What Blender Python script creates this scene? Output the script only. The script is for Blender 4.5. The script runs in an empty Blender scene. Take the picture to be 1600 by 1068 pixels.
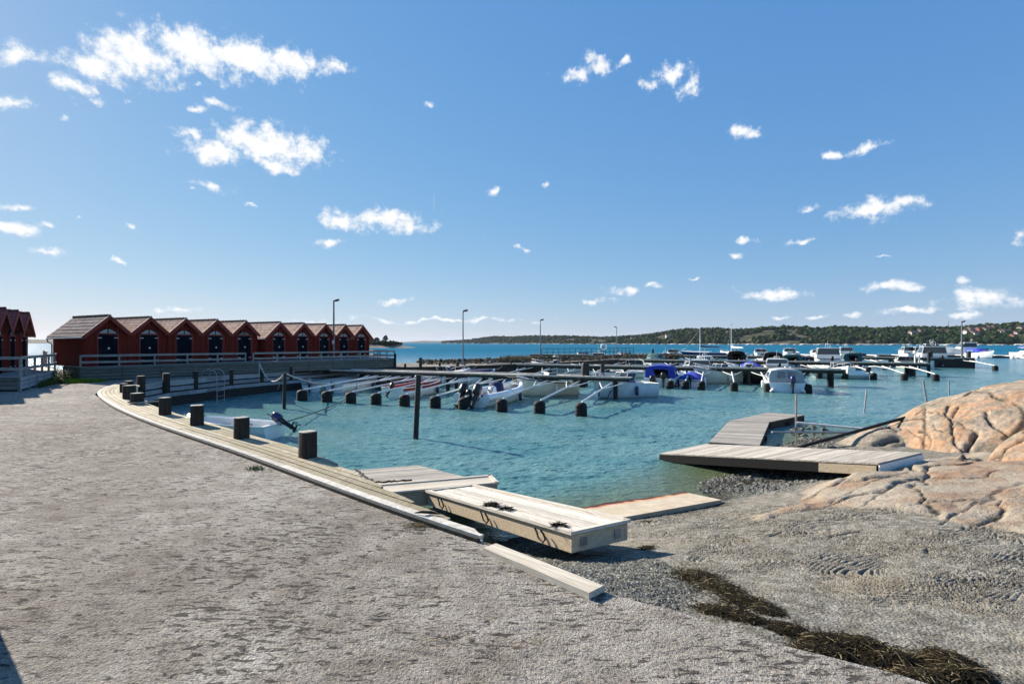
import bpy, math, random
import numpy as np
from math import sin, cos, pi, radians, sqrt, atan2, exp
from mathutils import Vector, Matrix

scene = bpy.context.scene
COL = scene.collection

# ------------------------------------------------------------------ camera
CAM_Z = 2.0
WATER = -1.25
F = 800.0                                   # focal length in photo pixels (18 mm on 36 mm, 1600 wide)
cam_d = bpy.data.cameras.new("camera")
cam_d.lens = 18.0
cam_d.sensor_width = 36.0
cam_d.clip_start = 0.05
cam_d.clip_end = 30000
cam_d.shift_y = 1.0 / 1600
cam = bpy.data.objects.new("camera", cam_d)
COL.objects.link(cam)
cam.location = (0, 0, CAM_Z)
cam.rotation_euler = (radians(90), 0, 0)
scene.camera = cam

# ------------------------------------------------------------------ light
SUN_AZ = radians(-51.5)                       # to the left of the view
SUN_EL = radians(26)
sd = Vector((sin(SUN_AZ) * cos(SUN_EL), cos(SUN_AZ) * cos(SUN_EL), sin(SUN_EL)))
sun_d = bpy.data.lights.new("sun", 'SUN')
sun_d.energy = 5.0
sun_d.angle = radians(0.53)
sun_d.color = (1.0, 0.90, 0.77)
sun = bpy.data.objects.new("sun", sun_d)
COL.objects.link(sun)
sun.rotation_euler = sd.to_track_quat('Z', 'Y').to_euler()

scene.view_settings.view_transform = 'Standard'
scene.view_settings.look = 'None'
scene.view_settings.gamma = 1
scene.view_settings.exposure = 1.10
scene.render.engine = 'CYCLES'
scene.cycles.max_bounces = 6
scene.cycles.diffuse_bounces = 3
scene.cycles.glossy_bounces = 3
scene.cycles.transmission_bounces = 4
scene.cycles.volume_bounces = 0
scene.cycles.caustics_reflective = False
scene.cycles.caustics_refractive = False
scene.cycles.use_denoising = True

def px2ang(px, py):
    x, z = (px - 800) / F, (535 - py) / F
    return atan2(x, 1), math.atan(z / sqrt(1 + x * x))

def P(px, py, z=0.0):
    """the point of the horizontal plane z that stands at this spot of the survey photo"""
    Y = F * (CAM_Z - z) / (py - 535)
    return Vector(((px - 800) * Y / F, Y, z))

SKY_C = [(.82, 1.08), (.83, .74), (.91, .36)]
# ---- world: Nishita sky with procedural clouds laid out by azimuth and elevation
world = bpy.data.worlds.new("World")
scene.world = world
world.use_nodes = True
wt = world.node_tree
wt.nodes.clear()
def wn(t, **k):
    n = wt.nodes.new(t)
    for a, b in k.items():
        setattr(n, a, b)
    return n
def wl(a, b):
    wt.links.new(a, b)
def wmath(op, a, b=None, c=None):
    n = wn('ShaderNodeMath', operation=op)
    for i, v in enumerate((a, b, c)):
        if v is None: continue
        if isinstance(v, (int, float)): n.inputs[i].default_value = v
        else: wl(v, n.inputs[i])
    return n.outputs[0]
sky = wn('ShaderNodeTexSky', sky_type='NISHITA')
sky.sun_disc = False
sky.sun_elevation = SUN_EL
sky.sun_rotation = SUN_AZ
sky.altitude = 0
sky.air_density = 1.0
sky.dust_density = 0.1
sky.ozone_density = 2.5
tc = wn('ShaderNodeTexCoord')
sx = wn('ShaderNodeSeparateXYZ'); wl(tc.outputs['Generated'], sx.inputs[0])
az = wmath('ARCTAN2', sx.outputs[0], sx.outputs[1])
el = wmath('ARCSINE', sx.outputs[2])
cmb = wn('ShaderNodeCombineXYZ'); wl(az, cmb.inputs[0]); wl(wmath('MULTIPLY', el, 1.0), cmb.inputs[1])
def wnoise(scale, det, vec, dist=0.0, rough=0.55, out='Fac'):
    n = wn('ShaderNodeTexNoise')
    n.inputs['Scale'].default_value = scale
    n.inputs['Detail'].default_value = det
    n.inputs['Roughness'].default_value = rough
    n.inputs['Distortion'].default_value = dist
    wl(vec, n.inputs['Vector'])
    return n.outputs[out]
wcol = wnoise(13, 5, cmb.outputs[0], out='Color')
wsub = wn('ShaderNodeVectorMath', operation='MULTIPLY_ADD'); wl(wcol, wsub.inputs[0])
wsub.inputs[1].default_value = (0.085, 0.055, 0); wl(cmb.outputs[0], wsub.inputs[2])
wsub2 = wn('ShaderNodeVectorMath', operation='SUBTRACT'); wl(wsub.outputs[0], wsub2.inputs[0])
wsub2.inputs[1].default_value = (0.0425, 0.0275, 0)
# pixel centre x, y, half width, half height, strength
CL = [(150,100,60,26,.95),(215,85,70,34,1.15),(300,80,65,34,1.2),(380,92,70,28,1.2),(450,98,45,22,1.1),(110,135,42,22,.8),
      (520,100,30,18,.75),(28,78,40,22,.9),(8,160,34,14,.8),(88,182,16,7,.6),(158,164,22,9,.75),(215,158,14,6,.45),(310,134,14,6,.5),
      (300,168,20,8,.6),(345,166,34,11,.75),(290,208,34,11,.8),(340,238,50,17,1.15),(415,228,62,26,1.2),(480,232,36,24,.9),(430,255,40,12,.9),
      (330,291,36,8,.75),(300,300,14,4,.5),(390,322,18,4,.35),(18,318,36,9,.7),(18,358,38,12,.95),(64,350,20,7,.6),(72,394,26,6,.75),(128,345,10,3,.4),
      (210,353,14,4,.4),(190,409,24,5,.75),(540,342,42,14,1.1),(610,346,55,14,1.15),(512,377,28,7,.85),(668,168,12,7,.5),(772,302,18,9,.55),(760,371,7,3,.5),
      (845,292,16,7,.35),(820,387,15,5,.7),(900,120,30,18,.8),(935,98,30,17,.85),(978,92,12,12,.5),(1050,118,26,20,.85),(1080,138,26,14,.75),(1010,135,20,13,.5),
      (1165,207,26,13,.95),(1300,242,22,9,.7),(1355,232,42,10,.85),(1360,325,46,17,1.15),(1410,316,40,12,.9),(1275,325,22,6,.5),(1168,372,22,6,.75),(1258,373,36,6,.75),
      (1152,392,16,7,.6),(1598,372,16,14,.9),(1385,400,20,4,.4),(980,456,26,9,.9),(1020,450,20,5,.6),(928,469,26,6,.85),(1208,457,50,8,.95),(1152,458,14,6,.6),
      (1392,445,54,8,.95),(1515,440,22,8,.5),(1535,468,66,13,1.1),(1420,486,56,7,.85),(1500,490,50,6,.7),(1220,496,20,5,.7),(1278,495,26,5,.8),(1330,491,22,5,.6),
      (616,471,24,5,.8),(274,482,34,4,.85),(700,498,170,3.5,.75),(500,500,90,2.6,.5),(1083,433,12,3,.4),(1103,397,10,6,.35)]
best = None
for (px, py, rx, ry, s) in CL:
    s = .33 + .72 * s
    a, e = px2ang(px, py)
    a2, e2 = px2ang(px + rx, py)
    a3, e3 = px2ang(px, py - ry)
    ia, ie = 1 / max(abs(a2 - a) * 1.3, 1e-4), 1 / max(abs(e3 - e) * 1.28, 1e-4)
    m = wn('ShaderNodeVectorMath', operation='MULTIPLY_ADD')
    wl(wsub2.outputs[0], m.inputs[0]); m.inputs[1].default_value = (ia, ie, 0); m.inputs[2].default_value = (-a * ia, -e * ie, 0)
    ln = wn('ShaderNodeVectorMath', operation='LENGTH'); wl(m.outputs[0], ln.inputs[0])
    v = wmath('ADD', ln.outputs['Value'], 1.2 - s)
    best = v if best is None else wmath('MINIMUM', best, v)
inside = wmath('SUBTRACT', 1.38, best)
fine = wnoise(42, 10, cmb.outputs[0], rough=0.66)
fine2 = wmath('MULTIPLY', wmath('SUBTRACT', fine, 0.5), 2.7)
dens = wmath('ADD', inside, fine2)
mr = wn('ShaderNodeMapRange', interpolation_type='SMOOTHSTEP'); wl(dens, mr.inputs[0])
mr.inputs[1].default_value = 0.22; mr.inputs[2].default_value = 1.0
# a thin trail high up in the blue
a, e = px2ang(678, 300); a_t, e_t = px2ang(678, 330)
tm = wn('ShaderNodeVectorMath', operation='MULTIPLY_ADD'); wl(cmb.outputs[0], tm.inputs[0])
tm.inputs[1].default_value = (1 / 0.0011, 1 / 0.024, 0); tm.inputs[2].default_value = (-a / 0.0011, -(e + e_t) / 2 / 0.024, 0)
tl = wn('ShaderNodeVectorMath', operation='LENGTH'); wl(tm.outputs[0], tl.inputs[0])
trail = wmath('MULTIPLY', wmath('MAXIMUM', wmath('SUBTRACT', 1.0, tl.outputs['Value']), 0.0), 0.55)
alpha = wmath('MAXIMUM', mr.outputs[0], trail)
shade = wnoise(60, 4, cmb.outputs[0])
mr2 = wn('ShaderNodeMapRange'); wl(wmath('ADD', dens, wmath('MULTIPLY', wmath('SUBTRACT', shade, 0.5), 0.8)), mr2.inputs[0])
mr2.inputs[1].default_value = 0.3; mr2.inputs[2].default_value = 1.3
ccol = wn('ShaderNodeMix', data_type='RGBA'); wl(mr2.outputs[0], ccol.inputs[0])
ccol.inputs[6].default_value = (0.55, 0.64, 0.76, 1); ccol.inputs[7].default_value = (0.92, 0.91, 0.89, 1)
hsv = wn('ShaderNodeHueSaturation'); hsv.inputs['Saturation'].default_value = 1.12; wl(sky.outputs[0], hsv.inputs['Color'])
# gentle tone curve on the sky per channel (the air of the day is clear, deep blue and even)
ssx = wn('ShaderNodeSeparateColor'); wl(hsv.outputs[0], ssx.inputs[0]); scx = wn('ShaderNodeCombineColor')
for i, (K_, s_) in enumerate(SKY_C):
    wl(wmath('MULTIPLY', wmath('POWER', ssx.outputs[i], 0.62 * s_), K_ / 2.14 * 0.191 ** s_ / 0.15), scx.inputs[i])
bg1 = wn('ShaderNodeBackground'); wl(scx.outputs[0], bg1.inputs[0]); bg1.inputs[1].default_value = 0.15
bg2 = wn('ShaderNodeBackground'); wl(ccol.outputs[2], bg2.inputs[0]); bg2.inputs[1].default_value = 0.56
mx = wn('ShaderNodeMixShader'); wl(alpha, mx.inputs[0]); wl(bg1.outputs[0], mx.inputs[1]); wl(bg2.outputs[0], mx.inputs[2])
wo = wn('ShaderNodeOutputWorld'); wl(mx.outputs[0], wo.inputs[0])
# ------------------------------------------------------------------ helpers
R = random.Random(7)

def tag(o, label=None, cat=None, group=None, kind=None):
    if label: o['label'] = label
    if cat: o['category'] = cat
    if group: o['group'] = group
    if kind: o['kind'] = kind
    return o

def empty(name, loc=(0, 0, 0), rz=0.0, label=None, cat=None, group=None):
    o = bpy.data.objects.new(name, None)
    o.empty_display_size = 0.2
    COL.objects.link(o)
    o.location = loc
    o.rotation_euler = (0, 0, rz)
    tag(o, label, cat, group)
    return o

def ring_frame(d):
    d = d.normalized()
    up = Vector((0, 0, 1)) if abs(d.z) < 0.95 else Vector((1, 0, 0))
    a = d.cross(up).normalized()
    b = a.cross(d).normalized()
    return a, b

class MB:
    def __init__(s):
        s.v = []; s.f = []; s.m = []; s.sm = []
    def add(s, vs, fs, mi=0, smooth=False):
        o = len(s.v)
        s.v.extend([tuple(v) for v in vs])
        for f in fs:
            s.f.append(tuple(i + o for i in f)); s.m.append(mi); s.sm.append(smooth)
    def box(s, c, size, rz=0.0, mi=0, top=1.0):
        x, y, z = size[0] / 2, size[1] / 2, size[2] / 2
        cr, sr = cos(rz), sin(rz)
        vs = []
        for (i, j, k) in ((-1,-1,-1),(1,-1,-1),(1,1,-1),(-1,1,-1),(-1,-1,1),(1,-1,1),(1,1,1),(-1,1,1)):
            t = top if k > 0 else 1.0
            a, b = i * x * t, j * y * t
            vs.append((c[0] + a * cr - b * sr, c[1] + a * sr + b * cr, c[2] + k * z))
        s.add(vs, [(0,3,2,1),(4,5,6,7),(0,1,5,4),(1,2,6,5),(2,3,7,6),(3,0,4,7)], mi)
    def bar(s, p0, p1, w, h, mi=0):
        """rectangular bar between two points, w across, h up"""
        p0, p1 = Vector(p0), Vector(p1)
        a, b = ring_frame(p1 - p0)
        vs = []
        for p in (p0, p1):
            for (i, j) in ((-1,-1),(1,-1),(1,1),(-1,1)):
                vs.append(p + a * (i * w / 2) + b * (j * h / 2))
        s.add(vs, [(0,3,2,1),(4,5,6,7),(0,1,5,4),(1,2,6,5),(2,3,7,6),(3,0,4,7)], mi)
    def tube(s, pts, r, n=8, mi=0, cap=True, smooth=True):
        pts = [Vector(p) for p in pts]
        rs = r if isinstance(r, (list, tuple)) else [r] * len(pts)
        vs = []; fs = []
        for i, p in enumerate(pts):
            d = (pts[min(i + 1, len(pts) - 1)] - pts[max(i - 1, 0)])
            a, b = ring_frame(d)
            for k in range(n):
                t = 2 * pi * k / n
                vs.append(p + a * (cos(t) * rs[i]) + b * (sin(t) * rs[i]))
        for i in range(len(pts) - 1):
            for k in range(n):
                k2 = (k + 1) % n
                fs.append((i * n + k, (i + 1) * n + k, (i + 1) * n + k2, i * n + k2))
        s.add(vs, fs, mi, smooth)
        if cap:
            L = (len(pts) - 1) * n
            s.add(vs[:n], [tuple(range(n))], mi)
            s.add(vs[L:], [tuple(reversed(range(n)))], mi)
    def cyl(s, c, r, z0, z1, n=12, mi=0, r2=None, smooth=True, wob=0.0, rnd=None):
        r2 = r if r2 is None else r2
        vs = []
        for (z, rr) in ((z0, r), (z1, r2)):
            for k in range(n):
                q = rr * (1 + (wob * sin(3 * k + 1.3) if wob else 0))
                vs.append((c[0] + cos(2 * pi * k / n) * q, c[1] + sin(2 * pi * k / n) * q, z))
        s.add(vs, [(k, (k + 1) % n, n + (k + 1) % n, n + k) for k in range(n)], mi, smooth)
        s.add(vs[n:], [tuple(range(n))], mi)
        s.add(vs[:n], [tuple(reversed(range(n)))], mi)
    def lathe(s, prof, c=(0, 0, 0), n=16, mi=0, smooth=True, sq=1.0, sy=1.0):
        """prof: (r, z) list, bottom to top; sq>1 squares the ring"""
        vs = []
        for (r, z) in prof:
            for k in range(n):
                t = 2 * pi * k / n
                ct, st = cos(t), sin(t)
                if sq != 1.0:
                    q = (abs(ct) ** sq + abs(st) ** sq) ** (-1 / sq)
                else: q = 1
                vs.append((c[0] + ct * r * q, c[1] + st * r * q * sy, c[2] + z))
        fs = []
        for i in range(len(prof) - 1):
            for k in range(n):
                k2 = (k + 1) % n
                fs.append((i * n + k, i * n + k2, (i + 1) * n + k2, (i + 1) * n + k))
        s.add(vs, fs, mi, smooth)
        s.add(vs[:n], [tuple(reversed(range(n)))], mi)
        s.add(vs[-n:], [tuple(range(n))], mi)
    def prism(s, poly, z0, z1, mi=0, side=None):
        n = len(poly)
        area = sum(poly[i][0] * poly[(i + 1) % n][1] - poly[(i + 1) % n][0] * poly[i][1] for i in range(n))
        if area < 0: poly = list(reversed(poly))
        zf = (lambda z: (lambda x, y: z) if not callable(z) else z)
        a, b = zf(z0), zf(z1)
        vs = [(x, y, a(x, y)) for x, y in poly] + [(x, y, b(x, y)) for x, y in poly]
        s.add(vs, [tuple(reversed(range(n))), tuple(range(n, 2 * n))], mi)
        s.add(vs, [(i, (i + 1) % n, n + (i + 1) % n, n + i) for i in range(n)], mi if side is None else side)
    def strip(s, a, b, mi=0, smooth=False):
        """quads between two polylines of one length"""
        n = len(a)
        s.add(list(a) + list(b), [(i, i + 1, n + i + 1, n + i) for i in range(n - 1)], mi, smooth)
    def loft(s, secs, mi=0, smooth=True, close=False):
        n = len(secs[0]); vs = [p for sec in secs for p in sec]; fs = []
        m = n if close else n - 1
        for i in range(len(secs) - 1):
            for k in range(m):
                k2 = (k + 1) % n
                fs.append((i * n + k, i * n + k2, (i + 1) * n + k2, (i + 1) * n + k))
        s.add(vs, fs, mi, smooth)
    def sphere(s, c, r, n=10, mi=0):
        rr = r if isinstance(r, (tuple, list)) else (r, r, r)
        vs = [(c[0], c[1], c[2] - rr[2])]
        m = max(4, n // 2)
        for i in range(1, m):
            t = -pi / 2 + pi * i / m
            for k in range(n):
                vs.append((c[0] + cos(t) * cos(2 * pi * k / n) * rr[0], c[1] + cos(t) * sin(2 * pi * k / n) * rr[1], c[2] + sin(t) * rr[2]))
        vs.append((c[0], c[1], c[2] + rr[2]))
        fs = [(0, 1 + (k + 1) % n, 1 + k) for k in range(n)]
        for i in range(m - 2):
            for k in range(n):
                a = 1 + i * n
                fs.append((a + k, a + (k + 1) % n, a + n + (k + 1) % n, a + n + k))
        L = len(vs) - 1; a = 1 + (m - 2) * n
        fs += [(a + k, a + (k + 1) % n, L) for k in range(n)]
        s.add(vs, fs, mi, True)
    def build(s, name, mats, parent=None, label=None, cat=None, group=None, kind=None, loc=None, rz=None):
        me = bpy.data.meshes.new(name)
        me.from_pydata(s.v, [], s.f)
        if not isinstance(mats, (list, tuple)): mats = [mats]
        for m in mats: me.materials.append(m)
        me.polygons.foreach_set('material_index', s.m)
        me.polygons.foreach_set('use_smooth', s.sm)
        me.update()
        o = bpy.data.objects.new(name, me)
        COL.objects.link(o)
        if parent is not None: o.parent = parent
        if loc is not None: o.location = loc
        if rz is not None: o.rotation_euler = (0, 0, rz)
        return tag(o, label, cat, group, kind)

def np_mesh(name, V, Fc, mat, attrs=None, smooth=True, kind=None, parent=None):
    me = bpy.data.meshes.new(name)
    me.vertices.add(len(V)); me.vertices.foreach_set('co', np.asarray(V, dtype=np.float32).ravel())
    k = Fc.shape[1]
    me.loops.add(Fc.size); me.loops.foreach_set('vertex_index', Fc.astype(np.int32).ravel())
    me.polygons.add(len(Fc))
    me.polygons.foreach_set('loop_start', np.arange(0, Fc.size, k, dtype=np.int32))
    me.polygons.foreach_set('use_smooth', np.full(len(Fc), smooth))
    for nm, arr in (attrs or {}).items():
        at = me.attributes.new(nm, 'FLOAT', 'POINT'); at.data.foreach_set('value', np.asarray(arr, dtype=np.float32))
    me.materials.append(mat)
    me.update(calc_edges=True); me.validate()
    o = bpy.data.objects.new(name, me); COL.objects.link(o)
    if parent is not None: o.parent = parent
    if kind: o['kind'] = kind
    return o

def copy_tree(o, parent=None):
    c = o.copy(); COL.objects.link(c)
    if parent is not None: c.parent = parent
    for ch in list(o.children): copy_tree(ch, c)
    return c

# ---- numpy noise
_T = np.random.default_rng(3).random((8, 256, 256))
def vnoise(x, y, seed=0):
    t = _T[seed % 8]
    xi = np.floor(x).astype(int); yi = np.floor(y).astype(int)
    fx = x - xi; fy = y - yi
    fx = fx * fx * (3 - 2 * fx); fy = fy * fy * (3 - 2 * fy)
    a = t[xi & 255, yi & 255]; b = t[(xi + 1) & 255, yi & 255]; c = t[xi & 255, (yi + 1) & 255]; d = t[(xi + 1) & 255, (yi + 1) & 255]
    return (a * (1 - fx) + b * fx) * (1 - fy) + (c * (1 - fx) + d * fx) * fy
def fbm(x, y, o=4, seed=0, g=0.5):
    s = 0; a = 1; n = 0
    for i in range(o):
        s = s + a * vnoise(x * 2 ** i + 17.3 * i, y * 2 ** i + 5.1 * i, seed + i); n += a; a *= g
    return s / n
def sstep(a, b, x):
    t = np.clip((x - a) / (b - a), 0, 1); return t * t * (3 - 2 * t)

def blocks(x, y, bbox, n, seed, ang=0.5, stretch=2.0):
    """fractured bedrock: height step per block and closeness to a joint"""
    g = np.random.default_rng(seed)
    wx = x + (fbm(x * 1.1, y * 1.1, 4, seed) - .5) * .9; wy = y + (fbm(x * 1.1 + 9, y * 1.1, 4, seed + 2) - .5) * .9
    c, s = cos(ang), sin(ang)
    u, v = (wx * c + wy * s) / stretch, -wx * s + wy * c
    px = g.uniform(bbox[0], bbox[1], n); py = g.uniform(bbox[2], bbox[3], n)
    pu, pv = (px * c + py * s) / stretch, -px * s + py * c
    hh = g.uniform(-1, 1, n); tx = g.uniform(-1, 1, n)
    d1 = np.full(x.shape, 1e9); d2 = d1.copy(); h = np.zeros(x.shape)
    for i in range(n):
        d = np.hypot(u - pu[i], v - pv[i]); m = d < d1
        d2 = np.where(m, d1, np.minimum(d2, d)); h = np.where(m, hh[i] + tx[i] * (v - pv[i]) * .8, h); d1 = np.where(m, d, d1)
    return h, d2 - d1

def in_poly(x, y, poly):
    ins = np.zeros(x.shape, bool); n = len(poly)
    for i in range(n):
        x0, y0 = poly[i]; x1, y1 = poly[(i + 1) % n]
        if y0 == y1: continue
        c = ((y0 > y) != (y1 > y)) & (x < (x1 - x0) * (y - y0) / (y1 - y0) + x0)
        ins ^= c
    return ins
def near_poly(x, y, poly, closed=True):
    bd = np.full(x.shape, 1e9); bx = x.copy(); by = y.copy(); n = len(poly)
    for i in range(n if closed else n - 1):
        x0, y0 = poly[i]; x1, y1 = poly[(i + 1) % n]
        dx, dy = x1 - x0, y1 - y0; L = dx * dx + dy * dy + 1e-12
        t = np.clip(((x - x0) * dx + (y - y0) * dy) / L, 0, 1)
        qx, qy = x0 + t * dx, y0 + t * dy
        d = np.hypot(x - qx, y - qy); m = d < bd
        bd = np.where(m, d, bd); bx = np.where(m, qx, bx); by = np.where(m, qy, by)
    return bd, bx, by

def fan_grid(u0, u1, nu, y0, y1, ny):
    """ground grid that is finer near the origin"""
    u = np.linspace(u0, u1, nu); y = y0 * (y1 / y0) ** np.linspace(0, 1, ny)
    Yg, U = np.meshgrid(y, u, indexing='ij')
    X = U * Yg
    idx = np.arange(nu * ny).reshape(ny, nu)
    Fc = np.stack([idx[:-1, :-1], idx[:-1, 1:], idx[1:, 1:], idx[1:, :-1]], -1).reshape(-1, 4)
    return X.ravel(), Yg.ravel(), Fc

def clip_grid(x, y, Fc, poly):
    """keep faces whose middle is inside poly, pull rim vertices onto it"""
    cx = x[Fc].mean(1); cy = y[Fc].mean(1)
    keep = in_poly(cx, cy, poly); Fc = Fc[keep]
    use, inv = np.unique(Fc, return_inverse=True)
    x = x[use]; y = y[use]; Fc = inv.reshape(Fc.shape)
    # rim = vertices used by fewer than 4 faces
    cnt = np.bincount(Fc.ravel(), minlength=len(x))
    rim = cnt < 4
    bd, bx, by = near_poly(x[rim], y[rim], poly)
    size = 0.02 * np.maximum(np.abs(y[rim]), 1)
    snap = bd < size
    xr = x[rim]; yr = y[rim]
    xr[snap] = bx[snap]; yr[snap] = by[snap]
    x[rim] = xr; y[rim] = yr
    return x, y, Fc

def tps(ctrl):
    c = np.array(ctrl, float); p = c[:, :2]; n = len(c)
    d = np.hypot(p[:, None, 0] - p[None, :, 0], p[:, None, 1] - p[None, :, 1])
    K = np.where(d > 0, d * d * np.log(d + 1e-9), 0) + np.eye(n) * 0.3
    A = np.zeros((n + 3, n + 3)); A[:n, :n] = K; A[:n, n] = 1; A[:n, n + 1:] = p; A[n, :n] = 1; A[n + 1:, :n] = p.T
    w = np.linalg.solve(A, np.concatenate([c[:, 2], np.zeros(3)]))
    def f(x, y):
        x = np.asarray(x, float); y = np.asarray(y, float)
        s = w[n] + w[n + 1] * x + w[n + 2] * y
        for i in range(n):
            r = np.hypot(x - p[i, 0], y - p[i, 1]); s = s + w[i] * r * r * np.log(r + 1e-9)
        return s
    return f

# ---- materials
class NT:
    def __init__(s, name):
        s.mat = bpy.data.materials.new(name); s.mat.use_nodes = True
        s.t = s.mat.node_tree; s.t.nodes.clear()
        s.out = s.t.nodes.new('ShaderNodeOutputMaterial')
        s.b = s.t.nodes.new('ShaderNodeBsdfPrincipled')
        s.t.links.new(s.b.outputs[0], s.out.inputs[0])
        s.tc = s.t.nodes.new('ShaderNodeTexCoord')
    def n(s, t, **k):
        o = s.t.nodes.new(t)
        for a, b in k.items(): setattr(o, a, b)
        return o
    def l(s, a, b): s.t.links.new(a, b)
    def val(s, inp, v):
        if isinstance(v, (int, float, tuple)): inp.default_value = v
        else: s.l(v, inp)
    def math(s, op, a, b=None, c=None, clamp=False):
        m = s.n('ShaderNodeMath', operation=op, use_clamp=clamp)
        for i, v in enumerate((a, b, c)):
            if v is not None: s.val(m.inputs[i], v)
        return m.outputs[0]
    def map(s, scale=(1, 1, 1), rot=(0, 0, 0), src='Object', loc=(0, 0, 0)):
        m = s.n('ShaderNodeMapping'); s.l(s.tc.outputs[src], m.inputs[0])
        m.inputs['Scale'].default_value = scale; m.inputs['Rotation'].default_value = rot; m.inputs['Location'].default_value = loc
        return m.outputs[0]
    def geo(s):
        return s.n('ShaderNodeNewGeometry').outputs['Position']
    def noise(s, scale, det=4, vec=None, rough=0.55, dist=0.0, out='Fac'):
        n = s.n('ShaderNodeTexNoise'); n.inputs['Scale'].default_value = scale; n.inputs['Detail'].default_value = det
        n.inputs['Roughness'].default_value = rough; n.inputs['Distortion'].default_value = dist
        s.l(vec if vec is not None else s.tc.outputs['Object'], n.inputs['Vector'])
        return n.outputs[out]
    def voro(s, scale, vec=None, feat='F1', rnd=1.0):
        n = s.n('ShaderNodeTexVoronoi', feature=feat); n.inputs['Scale'].default_value = scale; n.inputs['Randomness'].default_value = rnd
        s.l(vec if vec is not None else s.tc.outputs['Object'], n.inputs['Vector'])
        return n
    def ramp(s, fac, stops, interp='LINEAR'):
        r = s.n('ShaderNodeValToRGB'); r.color_ramp.interpolation = interp
        e = r.color_ramp.elements
        while len(e) < len(stops): e.new(0.5)
        for i, (p, c) in enumerate(stops):
            e[i].position = p; e[i].color = (c[0], c[1], c[2], 1) if not isinstance(c, (int, float)) else (c, c, c, 1)
        s.val(r.inputs[0], fac)
        return r.outputs[0]
    def mix(s, f, a, b, mode='MIX'):
        m = s.n('ShaderNodeMix', data_type='RGBA', blend_type=mode)
        s.val(m.inputs[0], f)
        for i, v in ((6, a), (7, b)):
            if isinstance(v, tuple): m.inputs[i].default_value = (v[0], v[1], v[2], 1)
            else: s.l(v, m.inputs[i])
        return m.outputs[2]
    def mr(s, v, a, b, c=0.0, d=1.0):
        m = s.n('ShaderNodeMapRange'); s.l(v, m.inputs[0])
        for i, q in enumerate((a, b, c, d)): m.inputs[i + 1].default_value = q
        return m.outputs[0]
    def attr(s, name):
        a = s.n('ShaderNodeAttribute', attribute_name=name); return a.outputs['Fac']
    def rnd(s):
        return s.n('ShaderNodeObjectInfo').outputs['Random']
    def island(s):
        return s.n('ShaderNodeNewGeometry').outputs['Random Per Island']
    def bump(s, h, strength=0.5, dist=0.02, normal=None):
        b = s.n('ShaderNodeBump'); b.inputs['Strength'].default_value = strength; b.inputs['Distance'].default_value = dist
        s.l(h, b.inputs['Height'])
        if normal is not None: s.l(normal, b.inputs['Normal'])
        return b.outputs[0]
    def fin(s, col=None, rough=None, normal=None, metal=None, spec=None, **k):
        if col is not None:
            if isinstance(col, tuple): s.b.inputs['Base Color'].default_value = (col[0], col[1], col[2], 1)
            else: s.l(col, s.b.inputs['Base Color'])
        if rough is not None: s.val(s.b.inputs['Roughness'], rough)
        if metal is not None: s.b.inputs['Metallic'].default_value = metal
        if spec is not None: s.b.inputs['Specular IOR Level'].default_value = spec
        if normal is not None: s.l(normal, s.b.inputs['Normal'])
        for a, v in k.items(): s.val(s.b.inputs[a.replace('_', ' ')], v)
        return s.mat

def m_plain(name, col, rough=0.5, metal=0.0, var=0.12, scale=8, bump=0.0, spec=None):
    m = NT(name)
    n = m.noise(scale, 5)
    k = m.mr(n, 0.3, 0.7, 1 - var, 1 + var)
    c = m.mix(1.0, col, m.n('ShaderNodeCombineColor').outputs[0], 'MULTIPLY')
    cc = [x for x in m.t.nodes if x.bl_idname == 'ShaderNodeCombineColor'][0]
    for i in range(3): m.l(k, cc.inputs[i])
    nm = m.bump(m.noise(scale * 5, 4), bump, 0.01) if bump else None
    return m.fin(c, rough, nm, metal, spec)

def m_wood(name, dark, light, scale=(1.5, 28, 28), rough=0.8, bump=0.5, green=None, island=True, rot=(0, 0, 0)):
    """weathered boards, grain along the local x axis of the mapping"""
    m = NT(name)
    v = m.map((1, 1, 1), rot)
    q = m.n('ShaderNodeMapping'); m.l(v, q.inputs[0]); q.inputs['Scale'].default_value = scale; v = q.outputs[0]
    g = m.noise(1.0, 8, v, 0.65, 1.2)
    big = m.noise(1.3, 4)
    c = m.ramp(g, [(0.3, dark), (0.62, light)])
    if island:
        k = m.mr(m.island(), 0, 1, 0.72, 1.18)
        cc = m.n('ShaderNodeCombineColor')
        for i in range(3): m.l(k, cc.inputs[i])
        c = m.mix(1.0, c, cc.outputs[0], 'MULTIPLY')
    if green:
        c = m.mix(m.mr(big, 0.42, 0.7, 0, 0.75), c, green)
    kn = m.voro(1.6, m.map((3, 3, 3), rot)).outputs['Distance']
    c = m.mix(m.mr(kn, 0.02, 0.07, 0.5, 0.0), c, tuple(x * 0.35 for x in dark))
    return m.fin(c, rough, m.bump(g, bump, 0.006), spec=0.25)
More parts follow.
